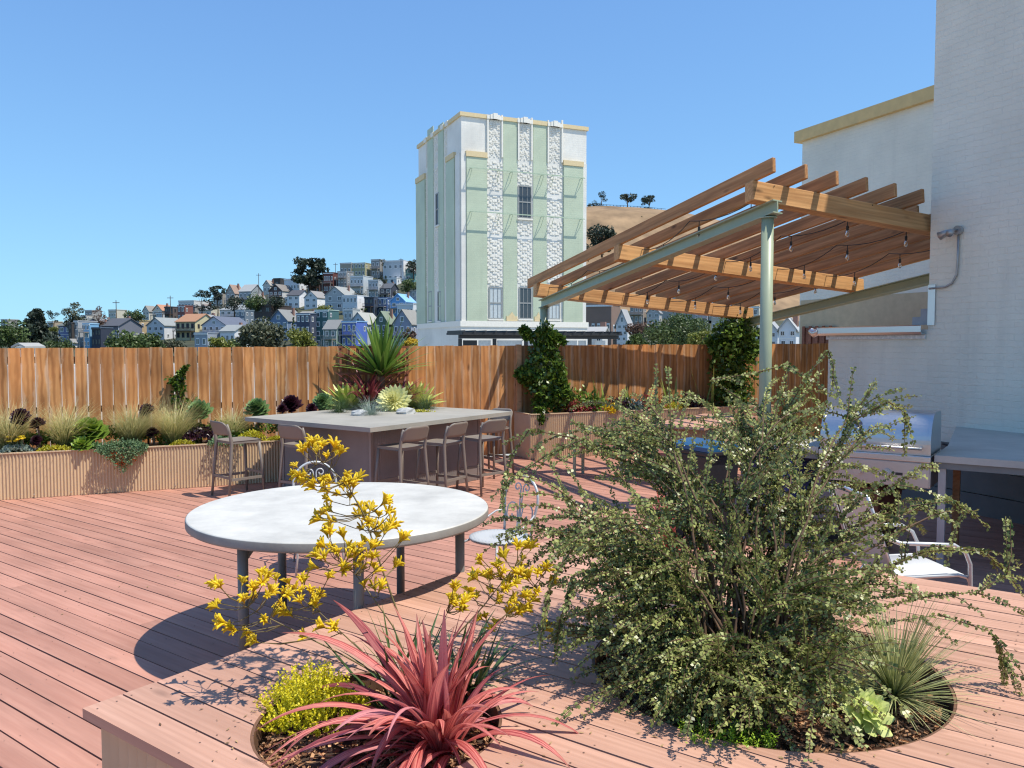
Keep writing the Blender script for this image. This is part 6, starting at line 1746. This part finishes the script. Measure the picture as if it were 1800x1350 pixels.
rmound(1075, .0, 500, .12, .16, .03, m_yfl, "yellow_creeper", "golden creeper hanging at the rim of the tall planter", "succulent")
for px, hh, n, lab in ((1058, .62, 7, "spear leaved plant closest to the first post vine"), (1105, .45, 6, "shorter spear leaves in front of the fence middle"), (1180, .58, 9, "widest spear leaf clump in the tall planter"), (1243, .95, 3, "tallest pair of spear leaves near the second vine")):
    rng = random.Random(px); th = plant("spear_plant", lab, "plant", RP(px, .35))
    for i in range(n):
        a = rng.uniform(0, 6.28); el = rng.uniform(68, 86); q = blade((rng.uniform(-.1, .1), rng.uniform(-.05, .05), 0), a, hh * rng.uniform(.7, 1.1), .06, el, el - 4, 5, 'sword', -.3)
        link("leaf", quads_mesh("leaf", q, leafy("spear_leaf", (.07, .14, .02), (.36, .42, .09), .4, .2), np.linspace(.2, .9, len(q)), True), th)

# --- foreground bed with kangaroo paw, pink flax and yellow sedum
BZ0 = PZ - .075
pf = G(772, 1288, PZ); pf.z = BZ0
def pink_material():
    m, nt, b = _nt("pink_striped_flax_leaf")
    at = lambda n: (lambda x: (setattr(x, 'attribute_name', n), x.outputs["Fac"])[1])(nt.nodes.new("ShaderNodeAttribute"))
    tn, cr, al = at("tint"), at("cross"), at("along")
    cb = nt.nodes.new("ShaderNodeCombineXYZ"); nt.links.new(_math(nt, 'MULTIPLY', cr, 3.2), cb.inputs[0]); nt.links.new(_math(nt, 'MULTIPLY', al, 1.4), cb.inputs[1]); nt.links.new(_math(nt, 'MULTIPLY', tn, 40.0), cb.inputs[2])
    st = _noise(nt, cb.outputs[0], 1.0, 3, .6)
    c = _mix(nt, _range(nt, st, .36, .62), (.36, .035, .045), (.92, .34, .27))
    c = _mix(nt, _range(nt, _math(nt, 'ABSOLUTE', cr), .72, 1.0, 0, .75), c, (.20, .025, .04))
    c = _mix(nt, _range(nt, al, .0, .38, .8, 0.0), c, (.58, .045, .045))
    c = _mix(nt, _range(nt, al, .86, 1.0, 0.0, .7), c, (.22, .10, .06))
    c = _mix(nt, _range(nt, tn, 0.0, .35, .8, 0.0), c, (.17, .025, .05))
    c = _mix(nt, _range(nt, tn, .8, 1.0, 0.0, .55), c, (.62, .30, .36))
    nt.links.new(c, b.inputs["Base Color"]); b.inputs["Roughness"].default_value = .52; b.inputs["Specular IOR Level"].default_value = .35
    t = nt.nodes.new("ShaderNodeBsdfTranslucent"); nt.links.new(c, t.inputs[0]); mx = nt.nodes.new("ShaderNodeMixShader"); mx.inputs[0].default_value = .28
    nt.links.new(b.outputs[0], mx.inputs[1]); nt.links.new(t.outputs[0], mx.inputs[2]); nt.links.new(mx.outputs[0], nt.nodes["Material Output"].inputs[0])
    return m
m_pink = pink_material()
th = plant("pink_flax", "large pink and crimson striped flax spilling from the smaller round bed", "flax", pf); rng = random.Random(21)
def pink(th, n, Lr, rng, W=.034, up=.3, azr=None):
    for i in range(n):
        a = rng.uniform(*azr) if azr else rng.uniform(0, 6.283)
        el = rng.uniform(62, 88) if rng.random() < up else rng.uniform(25, 66)
        L = rng.uniform(*Lr); dr = rng.uniform(55, 125) if el < 66 else rng.uniform(8, 45)
        q = blade((rng.uniform(-.06, .06), rng.uniform(-.04, .04), 0), a, L, W * rng.uniform(.5, 1.15), el, el - dr, 13, 'strap', -.30, rng.uniform(-.5, .5), rng.uniform(-.7, .7))
        k = len(q); t0_ = rng.betavariate(1.3, 1.2); t = np.clip(t0_ + np.where(np.arange(k) % 2 == 0, -.12, .14) + np.linspace(-.25, .18, k), 0, 1)
        cr_ = np.zeros((k, 4)); cr_[0::2] = (-1, 0, 0, -1); cr_[1::2] = (0, 1, 1, 0)
        f0 = np.repeat(np.arange(k // 2), 2) / (k / 2); al_ = np.stack([f0, f0, f0 + 2 / k, f0 + 2 / k], 1)
        link("leaf", quads_mesh("leaf", q, m_pink, np.full(k, t0_), True, cr_, al_), th)
pink(th, 74, (.33, .64), rng, .041, .55)
pink(th, 34, (.44, .80), rng, .042, .12, (1.9, 4.7))
pink(th, 7, (.46, .64), rng, .038, 1.0)
pink(th, 9, (.6, .85), rng, .036, 0, (2.5, 4.3))
pink(th, 2, (.55, .8), rng, .034, 0, (-.5, .5))
sd_ = G(548, 1235, PZ); sd_.z = BZ0
th = plant("golden_sedum", "fluffy golden yellow sedum clump at the left of the small bed", "succulent", sd_); rng = random.Random(22)
m_ang = leafy("golden_sedum_needles", (0.30, 0.36, 0.015), (0.95, 0.82, 0.04), .5, .35)
out, tt = [], []
for i in range(430):
    a = rng.uniform(0, 6.283); r = .175 * math.sqrt(rng.random()); hh = (.06 + .16 * (1 - (r / .165) ** 2)) * rng.uniform(.7, 1.2)
    bx, by = r * math.cos(a) * 1.1, r * math.sin(a) * .9; tip = Vector((bx * 1.35 + rng.gauss(0, .012), by * 1.35 + rng.gauss(0, .012), hh))
    for k in range(20):
        f = .25 + .75 * k / 19; p = Vector((bx, by, 0)).lerp(tip, f); d = Vector((rng.gauss(0, 1), rng.gauss(0, 1), .8)).normalized() * .016 * (1.15 - .4 * f)
        s = d.cross(Vector((rng.gauss(0, 1), rng.gauss(0, 1), rng.gauss(0, 1)))).normalized() * .0048
        out.append([p, p + d * .5 + s, p + d, p + d * .5 - s]); tt.append(min(1, max(0, f * .95 + rng.uniform(-.2, .1))))
stuffpart(th, "foliage", [[tuple(p) for p in q] for q in out], m_ang, tt)

m_stalk = plain("reddish_green_stalk", (0.16, 0.12, 0.045), .6, var=.35, scale=12)
m_paw = leafy("kangaroo_paw_yellow", (0.50, 0.30, 0.006), (0.95, 0.74, 0.025), .5, .35)
m_strap = leafy("green_strap_leaf", (0.02, 0.055, 0.016), (0.10, 0.18, 0.05), .38, .2)
def paw_mesh(seed):
    rng = random.Random(seed); mb = MB(); mb.tube([(0, 0, 0), (0, 0, .012)], [.0025, .0045], 5, tint=.15)
    for i in range(rng.choice((8, 9, 10))):
        a = i * 2.4; sp = rng.uniform(.08, .62); L = rng.uniform(.030, .056)
        d = Vector((math.cos(a) * sp, math.sin(a) * sp, 1)).normalized(); e = Vector((math.cos(a), math.sin(a), 0))
        P = [Vector((0, 0, .010)), d * L * .45 + UP * .008, d * L * .8 + e * .004 + UP * .006, d * L + e * .010 + UP * .001]
        mb.tube(P, [.0026, .0044, .0050, .0016], 5, tint=rng.uniform(.35, 1.0))
    return mb.mesh("flower", m_paw, True)
PAWS = [paw_mesh(i) for i in range(12)]
kb = G(705, 1225, PZ); kb.z = BZ0
kp = plant("kangaroo_paw", "yellow flowering kangaroo paw with branching stalks behind the pink flax", "flower", kb); rng = random.Random(23)
def kpath(pts): return [DD(*p) for p in pts]
STALKS = [
 (kpath([(735, 1160, 3.5), (700, 1080, 3.52), (668, 990, 3.55), (640, 905, 3.6), (608, 848, 3.62), (565, 812, 3.64), (535, 830, 3.64)]), .0060,
  [(523, 822), (530, 838), (541, 796), (556, 800), (573, 808), (583, 795), (596, 803), (547, 790), (565, 790), (545, 838), (560, 850), (575, 862), (590, 850), (605, 845), (620, 862), (615, 880), (600, 872), (585, 882), (557, 862), (570, 840), (610, 862), (632, 912), (650, 900), (665, 912), (655, 930), (678, 905), (668, 890), (640, 932), (675, 940), (682, 925), (575, 905), (590, 918), (568, 915), (585, 900), (660, 948), (645, 918), (612, 852), (624, 845), (640, 900)]),
 (kpath([(720, 1170, 3.45), (690, 1100, 3.45), (655, 1050, 3.47), (625, 1010, 3.5), (595, 985, 3.5)]), .0045,
  [(565, 985), (590, 975), (610, 985), (625, 1000), (645, 982), (600, 1003), (640, 1035), (690, 1000), (560, 1000), (580, 945), (605, 950), (630, 965), (650, 968), (660, 1040), (632, 990), (618, 970), (575, 965), (700, 955), (655, 1010)]),
 (kpath([(690, 1200, 3.4), (600, 1150, 3.36), (520, 1110, 3.34), (450, 1075, 3.33), (405, 1050, 3.33)]), .0045,
  [(390, 1035), (386, 1070), (402, 1095), (425, 1030), (455, 1015), (445, 1045), (470, 1050), (485, 1025), (460, 1030), (500, 1050), (420, 1108), (445, 1112), (470, 1095), (455, 1130), (480, 1085), (430, 1060)]),
 (kpath([(695, 1200, 3.42), (620, 1130, 3.4), (560, 1075, 3.4), (520, 1045, 3.42)]), .004,
  [(520, 1045), (535, 1028), (545, 1045), (500, 1072), (515, 1085), (550, 1075), (560, 1050), (575, 1105), (545, 1122), (530, 1062), (575, 1020), (590, 1110), (510, 1030)]),
 (kpath([(740, 1190, 3.4), (800, 1120, 3.42), (850, 1065, 3.45), (885, 1020, 3.47), (915, 985, 3.5)]), .0045,
  [(850, 995), (865, 1010), (840, 1020), (875, 1000), (890, 985), (905, 1010), (915, 990), (932, 968), (900, 1030), (880, 1040), (860, 1045), (870, 1062), (895, 1060), (830, 1050), (915, 1050), (858, 1020), (885, 1015), (910, 968)]),
 (kpath([(745, 1195, 3.42), (830, 1130, 3.46), (890, 1080, 3.5), (940, 1030, 3.54), (962, 1000, 3.56)]), .004,
  [(945, 1010), (960, 1000), (930, 1022), (920, 1075), (890, 1085), (850, 1090), (952, 1110), (940, 1045), (905, 1080), (962, 1025), (930, 1060), (868, 1100)]),
 (kpath([(738, 1180, 3.38), (770, 1110, 3.4), (795, 1060, 3.42)]), .0035, [(800, 1045), (815, 1060), (790, 1055), (808, 1075), (795, 1070)]),
]
for path, r0, flowers in STALKS:
    mb = MB(); P0 = [kb - kb * 0 + Vector((rng.uniform(-.03, .03), rng.uniform(-.03, .03), 0))] + path
    loc = [p - kb for p in P0]; n = len(loc)
    mb.tube(loc, [r0 * (1 - .6 * i / (n - 1)) for i in range(n)], 6)
    for (fx, fy) in [(x + rng.uniform(-9, 9) * k, y + rng.uniform(-9, 9) * k) for (x, y) in flowers for k in ((0, 1) if rng.random() < .75 else (0,))]:
        dd = sum(p.y for p in path[-3:]) / 3 + rng.uniform(-.10, .10)
        fp = DD(fx, fy, dd)
        # nearest stalk point, a little lower down the stalk
        best = None
        for i in range(1, len(P0) - 1):
            for f in (0, .33, .66):
                q = P0[i].lerp(P0[i + 1], f); dist = (q - fp).length + (0.0 if q.z < fp.z + .03 else .18)
                if best is None or dist < best[0]: best = (dist, q)
        q = best[1]; mid = q.lerp(fp, .55) - UP * .012 + Vector((rng.gauss(0, .008), rng.gauss(0, .008), 0))
        mb.tube([q - kb, mid - kb, fp - kb], [.0024, .002, .0018], 4, cap=False)
        dr = (fp - mid).normalized() + Vector((rng.gauss(0, .25), rng.gauss(0, .25), rng.uniform(.1, .5)))
        o = link("flower", PAWS[rng.randrange(12)], kp, tuple(fp - kb)); o.rotation_euler = dr.to_track_quat('Z', 'Y').to_euler(); sc_ = rng.uniform(.85, 1.3); o.scale = (sc_,) * 3
    link("stalk", mb.mesh("stalk", m_stalk, True), kp)
for i in range(44):
    a = rng.uniform(0, 6.283); el = rng.uniform(45, 84); q = blade((rng.uniform(-.06, .06), rng.uniform(-.06, .06), 0), a, rng.uniform(.30, .52), .024, el, el - rng.uniform(8, 35), 6, 'sword', -.25)
    k = len(q); link("leaf", quads_mesh("leaf", q, m_strap, np.clip(rng.uniform(.1, .8) + np.linspace(-.1, .2, k), 0, 1), True), kp)
sb2 = G(822, 1195, PZ); sb2.z = BZ0
th = plant("strap_leaf_clump", "dark green strap leaves between the pink flax and the right flower spray", "plant", sb2)
for i in range(30):
    a = rng.uniform(-1.6, 2.4); el = rng.uniform(30, 82); q = blade((rng.uniform(-.05, .05), rng.uniform(-.05, .05), 0), a, rng.uniform(.28, .46), .024, el, el - rng.uniform(10, 50), 6, 'sword', -.25)
    link("leaf", quads_mesh("leaf", q, m_strap, np.clip(rng.uniform(.1, .9) + np.linspace(-.1, .2, len(q)), 0, 1), True), th)

# --- the big arching bush
m_bush = leafy("glossy_bush_leaf", (0.030, 0.066, 0.010), (0.47, 0.50, 0.165), .38, .24, spec=.45)
m_twig = plain("brown_twig", (0.12, 0.07, 0.04), .8, var=.3)
bb = G(1310, 1205, PZ); bb.z = BZ0
bush = plant("arching_bush", "large wild bush of arching sprays with tiny glossy leaves in the bigger round bed", "shrub", bb); rng = random.Random(42)
LQ, LT = [], []
def spray(p, d, L, droop, r, step, mb, leaves=True, leaf=.0152, wander=.10, f0=0.0, tb=0.0):
    n = max(4, int(L / step)); path = [p.copy()]; dirs = [d.copy()]
    for i in range(n):
        d = (d - UP * droop * step + Vector((rng.gauss(0, wander), rng.gauss(0, wander), rng.gauss(0, wander))) * step * 3).normalized()
        p = p + d * step; path.append(p.copy()); dirs.append(d.copy())
    if mb is not None: mb.tube(path[::2] if len(path) % 2 else path[::2] + [path[-1]], [max(.0012, r * (1 - .75 * i / max(1, len(path[::2])))) for i in range(len(path[::2]) + (0 if len(path) % 2 else 1))], 4, cap=False)
    if leaves:
        i0 = int(f0 * n); tone = rng.uniform(-.26, .24) + tb
        for i in range(i0, n + 1):
            d = dirs[i]; s = d.cross(UP); s = s.normalized() if s.length > 1e-3 else Vector((1, 0, 0)); u = s.cross(d)
            ang = rng.uniform(0, 3.14)
            for sg in (-1, 1):
                e = (s * math.cos(ang) + u * math.sin(ang)) * sg; a = (e * .9 + d * .55).normalized(); nrm = a.cross(d).normalized()
                l = leaf * rng.uniform(.75, 1.3); w = l * .45; o = path[i] + d * rng.uniform(-.4, .4) * step
                lift = a.cross(nrm).normalized()
                q0 = o + a * l * .05; q2 = o + a * l * 1.15
                wv_ = lift * w; up_ = nrm * w * .45
                LQ.append((q0, o + a * l * .62 + wv_ + up_, q2, o + a * l * .62 - wv_ + up_)); tip = i / n
                LT.append(min(1, max(0, .38 + tone + rng.uniform(-.34, .42) + .16 * tip)))
    return path, dirs
stems_mb = MB()
def bez(p0, p1, lift, n=14):
    c1 = p0 + (UP * .9 + (p1 - p0) * .12) * lift; out = []
    for i in range(n + 1):
        f = i / n; out.append(p0 * (1 - f) ** 2 + c1 * (2 * f * (1 - f)) + p1 * f * f)
    return out
# each arm of the bush: where its stems arch over, spread there, number of stems, sprays, spray length, droop
ARMS = [((1105, 772, 3.98), .13, 6, 30, (.2, .44), (1.2, 3.0)), ((1130, 735, 4.15), .12, 4, 20, (.18, .42), (1.0, 2.6)),
        ((1370, 715, 4.20), .15, 8, 46, (.18, .46), (.8, 2.6)), ((1300, 760, 4.25), .12, 4, 20, (.18, .40), (1.0, 2.6)), ((1440, 770, 4.1), .12, 5, 24, (.18, .44), (1.0, 2.8)),
        ((1060, 900, 3.75), .15, 5, 28, (.24, .46), (1.5, 3.2)), ((1190, 900, 3.85), .15, 4, 22, (.2, .42), (1.5, 3.0)),
        ((1330, 880, 3.9), .16, 6, 34, (.2, .44), (1.2, 3.0)), ((1480, 900, 3.9), .13, 4, 18, (.2, .42), (1.2, 2.8)), ((1580, 900, 3.85), .10, 3, 8, (.2, .36), (1.4, 3.0)),
        ((1110, 1020, 3.55), .15, 5, 30, (.24, .46), (1.6, 3.2)), ((1220, 1030, 3.5), .15, 5, 30, (.24, .44), (1.6, 3.2)), ((1340, 1020, 3.55), .15, 5, 30, (.22, .42), (1.5, 3.2)),
        ((1450, 1030, 3.6), .12, 4, 18, (.2, .38), (1.5, 3.0)), ((1160, 1120, 3.35), .12, 4, 24, (.2, .38), (1.8, 3.4)), ((1270, 1120, 3.25), .12, 4, 22, (.2, .36), (1.8, 3.4)), ((1380, 1130, 3.22), .10, 4, 22, (.2, .36), (1.8, 3.4)),
        ((1085, 1110, 3.5), .11, 3, 10, (.2, .36), (1.8, 3.4)), ((1120, 1185, 3.3), .11, 4, 20, (.18, .32), (2.0, 3.6)), ((1210, 1220, 3.12), .11, 4, 22, (.16, .30), (2.0, 3.6)),
        ((1330, 1225, 3.05), .10, 4, 22, (.16, .30), (2.0, 3.6)), ((1420, 1215, 3.05), .08, 3, 16, (.15, .28), (2.0, 3.6)), ((1020, 950, 3.7), .12, 3, 10, (.2, .4), (1.6, 3.2)),
        ((1600, 1020, 3.65), .10, 2, 6, (.18, .32), (1.5, 3.0)), ((1230, 800, 4.35), .14, 3, 12, (.2, .4), (1.0, 2.6))]
for (cp, sp, nst, nsp, Lr, Dr) in ARMS:
    crown = DD(*cp); out_ = crown - bb; out_.z = 0
    out_ = out_.normalized() if out_.length > .05 else Vector((0, -1, 0))
    paths = []
    for k in range(nst):
        tgt = crown + Vector((rng.gauss(0, sp), rng.gauss(0, sp), rng.gauss(0, sp * .45)))
        p0 = bb + Vector((rng.uniform(-.15, .15), rng.uniform(-.12, .12), 0)) + out_ * .06
        P = bez(p0, tgt, max(.25, (tgt.z - bb.z) * .75)); P = [q_ + Vector((rng.gauss(0, .006), rng.gauss(0, .006), rng.gauss(0, .006))) for q_ in P]
        stems_mb.tube(P, [.009 * (1 - .62 * i / (len(P) - 1)) for i in range(len(P))], 5, cap=False); paths.append(P)
        # the stem runs on past its crown as a drooping wand
        d = (P[-1] - P[-2]).normalized()
        spray(P[-1], d, rng.uniform(*Lr), rng.uniform(*Dr), .0034, .0112, stems_mb, True)
        for i in range(6, len(P) - 1):       # leafy upper stem
            L = (P[i + 1] - P[i]).length
            if rng.random() < .8: spray(P[i], (P[i + 1] - P[i]).normalized(), L, 0, .003, .0112, None, True, wander=.02)
    for k in range(int(nsp * 1.9)):
        P = rng.choice(paths); n = len(P) - 1; j = min(n - 1, int(n * (.42 + .58 * rng.random() ** .7))); q_ = P[j].lerp(P[j + 1], rng.random()); d = (P[j + 1] - P[j]).normalized()
        a_ = rng.uniform(0, 6.283); rv = Vector((math.cos(a_), math.sin(a_), rng.uniform(-.25, .55)))
        d2 = (d * .45 + rv * .75 + out_ * .55 + UP * .12).normalized()
        spray(q_, d2, rng.uniform(*Lr), rng.uniform(*Dr), .0034, .0112, stems_mb, True)
# long wands that break the outline
for pts in ([(1300, 1150, 4.0), (1230, 950, 4.0), (1120, 820, 3.95), (1010, 770, 3.9), (930, 755, 3.88), (900, 800, 3.87), (885, 850, 3.86)],
            [(1300, 1150, 4.0), (1220, 980, 3.9), (1110, 860, 3.8), (1030, 770, 3.8), (960, 800, 3.78), (925, 825, 3.78)],
            [(1350, 1150, 4.0), (1330, 950, 4.1), (1360, 760, 4.15), (1420, 660, 4.15), (1455, 615, 4.15), (1465, 640, 4.13), (1462, 690, 4.1)],
            [(1350, 1150, 4.0), (1320, 900, 4.1), (1300, 700, 4.2), (1250, 668, 4.2), (1330, 655, 4.2), (1385, 640, 4.2), (1420, 670, 4.2)],
            [(1360, 1150, 4.0), (1420, 900, 4.0), (1500, 740, 3.95), (1560, 705, 3.9), (1590, 725, 3.9), (1600, 760, 3.9)],
            [(1360, 1150, 4.0), (1440, 860, 4.1), (1500, 730, 4.1), (1540, 672, 4.1)],
            [(1360, 1160, 4.0), (1480, 960, 3.9), (1600, 890, 3.8), (1680, 880, 3.75), (1695, 905, 3.75), (1680, 925, 3.75)],
            [(1370, 1160, 4.0), (1500, 1030, 3.8), (1640, 960, 3.7), (1730, 970, 3.65), (1765, 1000, 3.65)],
            [(1370, 1170, 3.9), (1500, 1080, 3.7), (1620, 1050, 3.6), (1720, 1040, 3.5), (1770, 1010, 3.5), (1778, 975, 3.5)],
            [(1370, 1170, 3.9), (1520, 1100, 3.6), (1650, 1080, 3.5), (1740, 1110, 3.45), (1765, 1150, 3.45), (1772, 1180, 3.45)],
            [(1380, 1170, 3.9), (1480, 950, 3.9), (1560, 860, 3.9), (1620, 820, 3.9), (1650, 825, 3.9)],
            [(1310, 1160, 3.9), (1200, 1020, 3.7), (1090, 960, 3.55), (1010, 960, 3.5), (975, 1010, 3.5), (960, 1060, 3.5)],
            [(1310, 1160, 3.9), (1180, 1050, 3.6), (1080, 1000, 3.5), (1010, 1010, 3.45), (985, 1090, 3.45), (975, 1130, 3.45)],
            [(1310, 1150, 4.0), (1200, 900, 4.1), (1130, 800, 4.2), (1150, 720, 4.25), (1200, 690, 4.25), (1230, 700, 4.25)]):
    P = [DD(*q) for q in pts]
    for a_, b_2 in zip(P, P[1:]):
        L = (b_2 - a_).length; d = (b_2 - a_).normalized()
        first = a_ is P[0]
        spray(a_, d, L, 0.0, .0045, .0112, stems_mb, not first, wander=.03, tb=.05)
    for k in range(7):
        i = rng.randrange(1, len(P) - 1); q = P[i].lerp(P[i + 1], rng.random()); d = (P[i + 1] - P[i]).normalized(); sd2 = d.cross(UP).normalized() * rng.choice((-1, 1))
        spray(q, (d + sd2 * rng.uniform(.2, .7) + UP * rng.uniform(-.6, .2)).normalized(), rng.uniform(.10, .28), rng.uniform(1.5, 3.5), .0028, .0112, stems_mb)
print('BUSH LEAVES', len(LQ)); o = link("leaves", quads_mesh("leaves", np.array([[tuple(p - bb) for p in q] for q in LQ]), m_bush, LT), bush); o['kind'] = 'stuff'
o = link("branches", stems_mb.mesh("branches", m_twig, True, tuple(bb)), bush); o['kind'] = 'stuff'

# --- companions of the big bush
m_dasy = leafy("spiky_grass_leaf", (0.14, 0.19, 0.05), (0.64, 0.64, 0.32), .45, .2)
def spiky(px, py, n, Lr, lab, tint=(.1, .8), e0=(4, 80)):
    c_ = G(px, py, PZ); c_.z = BZ0 + .05; rng = random.Random(px); th = plant("spiky_tussock", lab, "plant", c_); out, tt = [], []
    for i in range(n):
        a = rng.uniform(0, 6.283); el = rng.uniform(*e0); q = blade((0, 0, .0), a, rng.uniform(*Lr), .0085, el, el - rng.uniform(5, 24), 4, 'hair', -.2); out.append(q); t = rng.uniform(*tint); tt.append(np.clip(t + np.linspace(-.2, .3, len(q)), 0, 1))
    stuffpart(th, "blades", np.concatenate(out), m_dasy, np.concatenate(tt))
spiky(1572, 1215, 460, (.28, .50), "stiff pale green spiky tussock at the open side of the big bed")
spiky(1235, 1085, 200, (.3, .5), "straw green spiky tussock hidden under the bush's far side", (.4, 1), (30, 85))
spiky(1430, 1090, 180, (.3, .5), "thin spiky tussock at the back of the big bed", (.3, .9), (30, 85))
m_pale = leafy("pale_aeonium_leaf", (0.40, 0.52, 0.10), (0.86, 0.90, 0.40), .42, .3)
c_ = G(1520, 1258, PZ); c_.z = BZ0; th = plant("pale_aeonium", "pale lime aeonium rosette with pink edges on the mulch", "succulent", c_)
mb = MB(); mb.tube([(0, 0, -.01), (0, 0, .09)], .014, 7); link("stem", mb.mesh("stem", m_stem), th)
rosette(th, Vector((0, 0, .08)), .125, 32, m_pale, random.Random(51), .6, True, .46, (rad(-70), .75), e_in=86, e_out=4, seg=5)
c_ = G(1488, 1222, PZ); c_.z = BZ0; th = plant("pale_aeonium", "smaller greyish aeonium head tucked behind the pale lime one", "succulent", c_); rosette(th, Vector((0, 0, .1)), .085, 22, m_pale, random.Random(52), .6, True, .46, (rad(-150), .9), e_in=86, e_out=4)
c_ = G(1278, 1292, PZ); c_.z = BZ0; th = plant("green_sedum", "bright green needle sedum under the front of the bush", "succulent", c_); rng = random.Random(53)
m_gs = leafy("bright_green_sedum", (0.07, 0.17, 0.012), (0.36, 0.52, 0.04), .45, .25); out, tt = [], []
for i in range(110):
    a = rng.uniform(0, 6.283); r = .14 * math.sqrt(rng.random()); b0_ = Vector((r * math.cos(a) * 1.3, r * math.sin(a) * .7, 0)); tip = b0_ * 1.15 + UP * rng.uniform(.05, .12)
    for k in range(18):
        f = .35 + .65 * k / 17; p = b0_.lerp(tip, f); d = Vector((rng.gauss(0, 1), rng.gauss(0, 1), .5)).normalized() * .018; s = d.cross(UP + Vector((rng.gauss(0, .5), 0, 0))).normalized() * .003
        out.append([tuple(p), tuple(p + d * .5 + s), tuple(p + d), tuple(p + d * .5 - s)]); tt.append(min(1, max(0, f + rng.uniform(-.3, .1))))
stuffpart(th, "foliage", out, m_gs, tt)
# pink flax and small succulents beyond the bush at the back edge of the platform
c_ = G(1185, 985, PZ); c_ = c_ - D2 * .1; c_.z = PZ; th = plant("pink_flax", "second pink flax glimpsed through the bush at the platform's far edge", "flax", c_); rng = random.Random(54); pink(th, 34, (.3, .52), rng, .03, .5)
pot = thing("flax_pot", "low dark pot holding the second pink flax", "pot", c_); mb = MB(); mb.lathe([(.10, 0.0), (.13, .02), (.14, .10), (.12, .10), (.11, .06)], (c_.x, c_.y, PZ), 20); mb.build("bowl", m_ring, pot, smooth=True)
for o in list(th.children): o.location = (0, 0, .08)
c_ = G(1008, 938, PZ); c_.z = PZ; th = plant("small_succulent", "row of tiny green rosettes at the platform's far corner", "succulent", c_)
for i in range(5): rosette(th, FN * (-.1 + .05 * i) * 2 + UP * .01, .05, 16, m_aeg2, random.Random(60 + i), .5, False, .45)

# --- litter: a few dry leaves and bark chips blown over the boards
m_lit = leafy("dry_leaf_litter", (0.12, 0.06, 0.03), (0.45, 0.30, 0.14), .8, 0); rng = random.Random(77); q, tt = [], []
for i in range(420):
    if i < 300:
        (c_, R_) = (BED1, BED2)[i % 2]; a = rng.uniform(0, 6.283); r = R_ * (1.03 + abs(rng.gauss(0, .3))); p = Vector((c_.x + r * math.cos(a), c_.y + r * math.sin(a), PZ + .003))
        rel = p - K; a_, b_ = rel.dot(D1), rel.dot(D2)
        if a_ > -.03 or b_ < .03 or b_ > (KE - K).length - .05: continue
    else:
        p = G(rng.uniform(0, 1000), rng.uniform(860, 1150), 0); p.z = .004
    u = Vector((rng.gauss(0, 1), rng.gauss(0, 1), 0)).normalized(); v = Vector((-u.y, u.x, rng.uniform(-.2, .4))); L = rng.uniform(.005, .014); W = L * rng.uniform(.25, .5)
    q.append([tuple(p - u * L), tuple(p + v * W + UP * .002), tuple(p + u * L + UP * .003), tuple(p - v * W + UP * .001)]); tt.append(rng.random())
o = link("leaf_litter", quads_mesh("leaf_litter", q, m_lit, tt)); tag(o, "scattered dry leaves and bark chips lying on the deck boards", "leaf litter", kind='stuff')
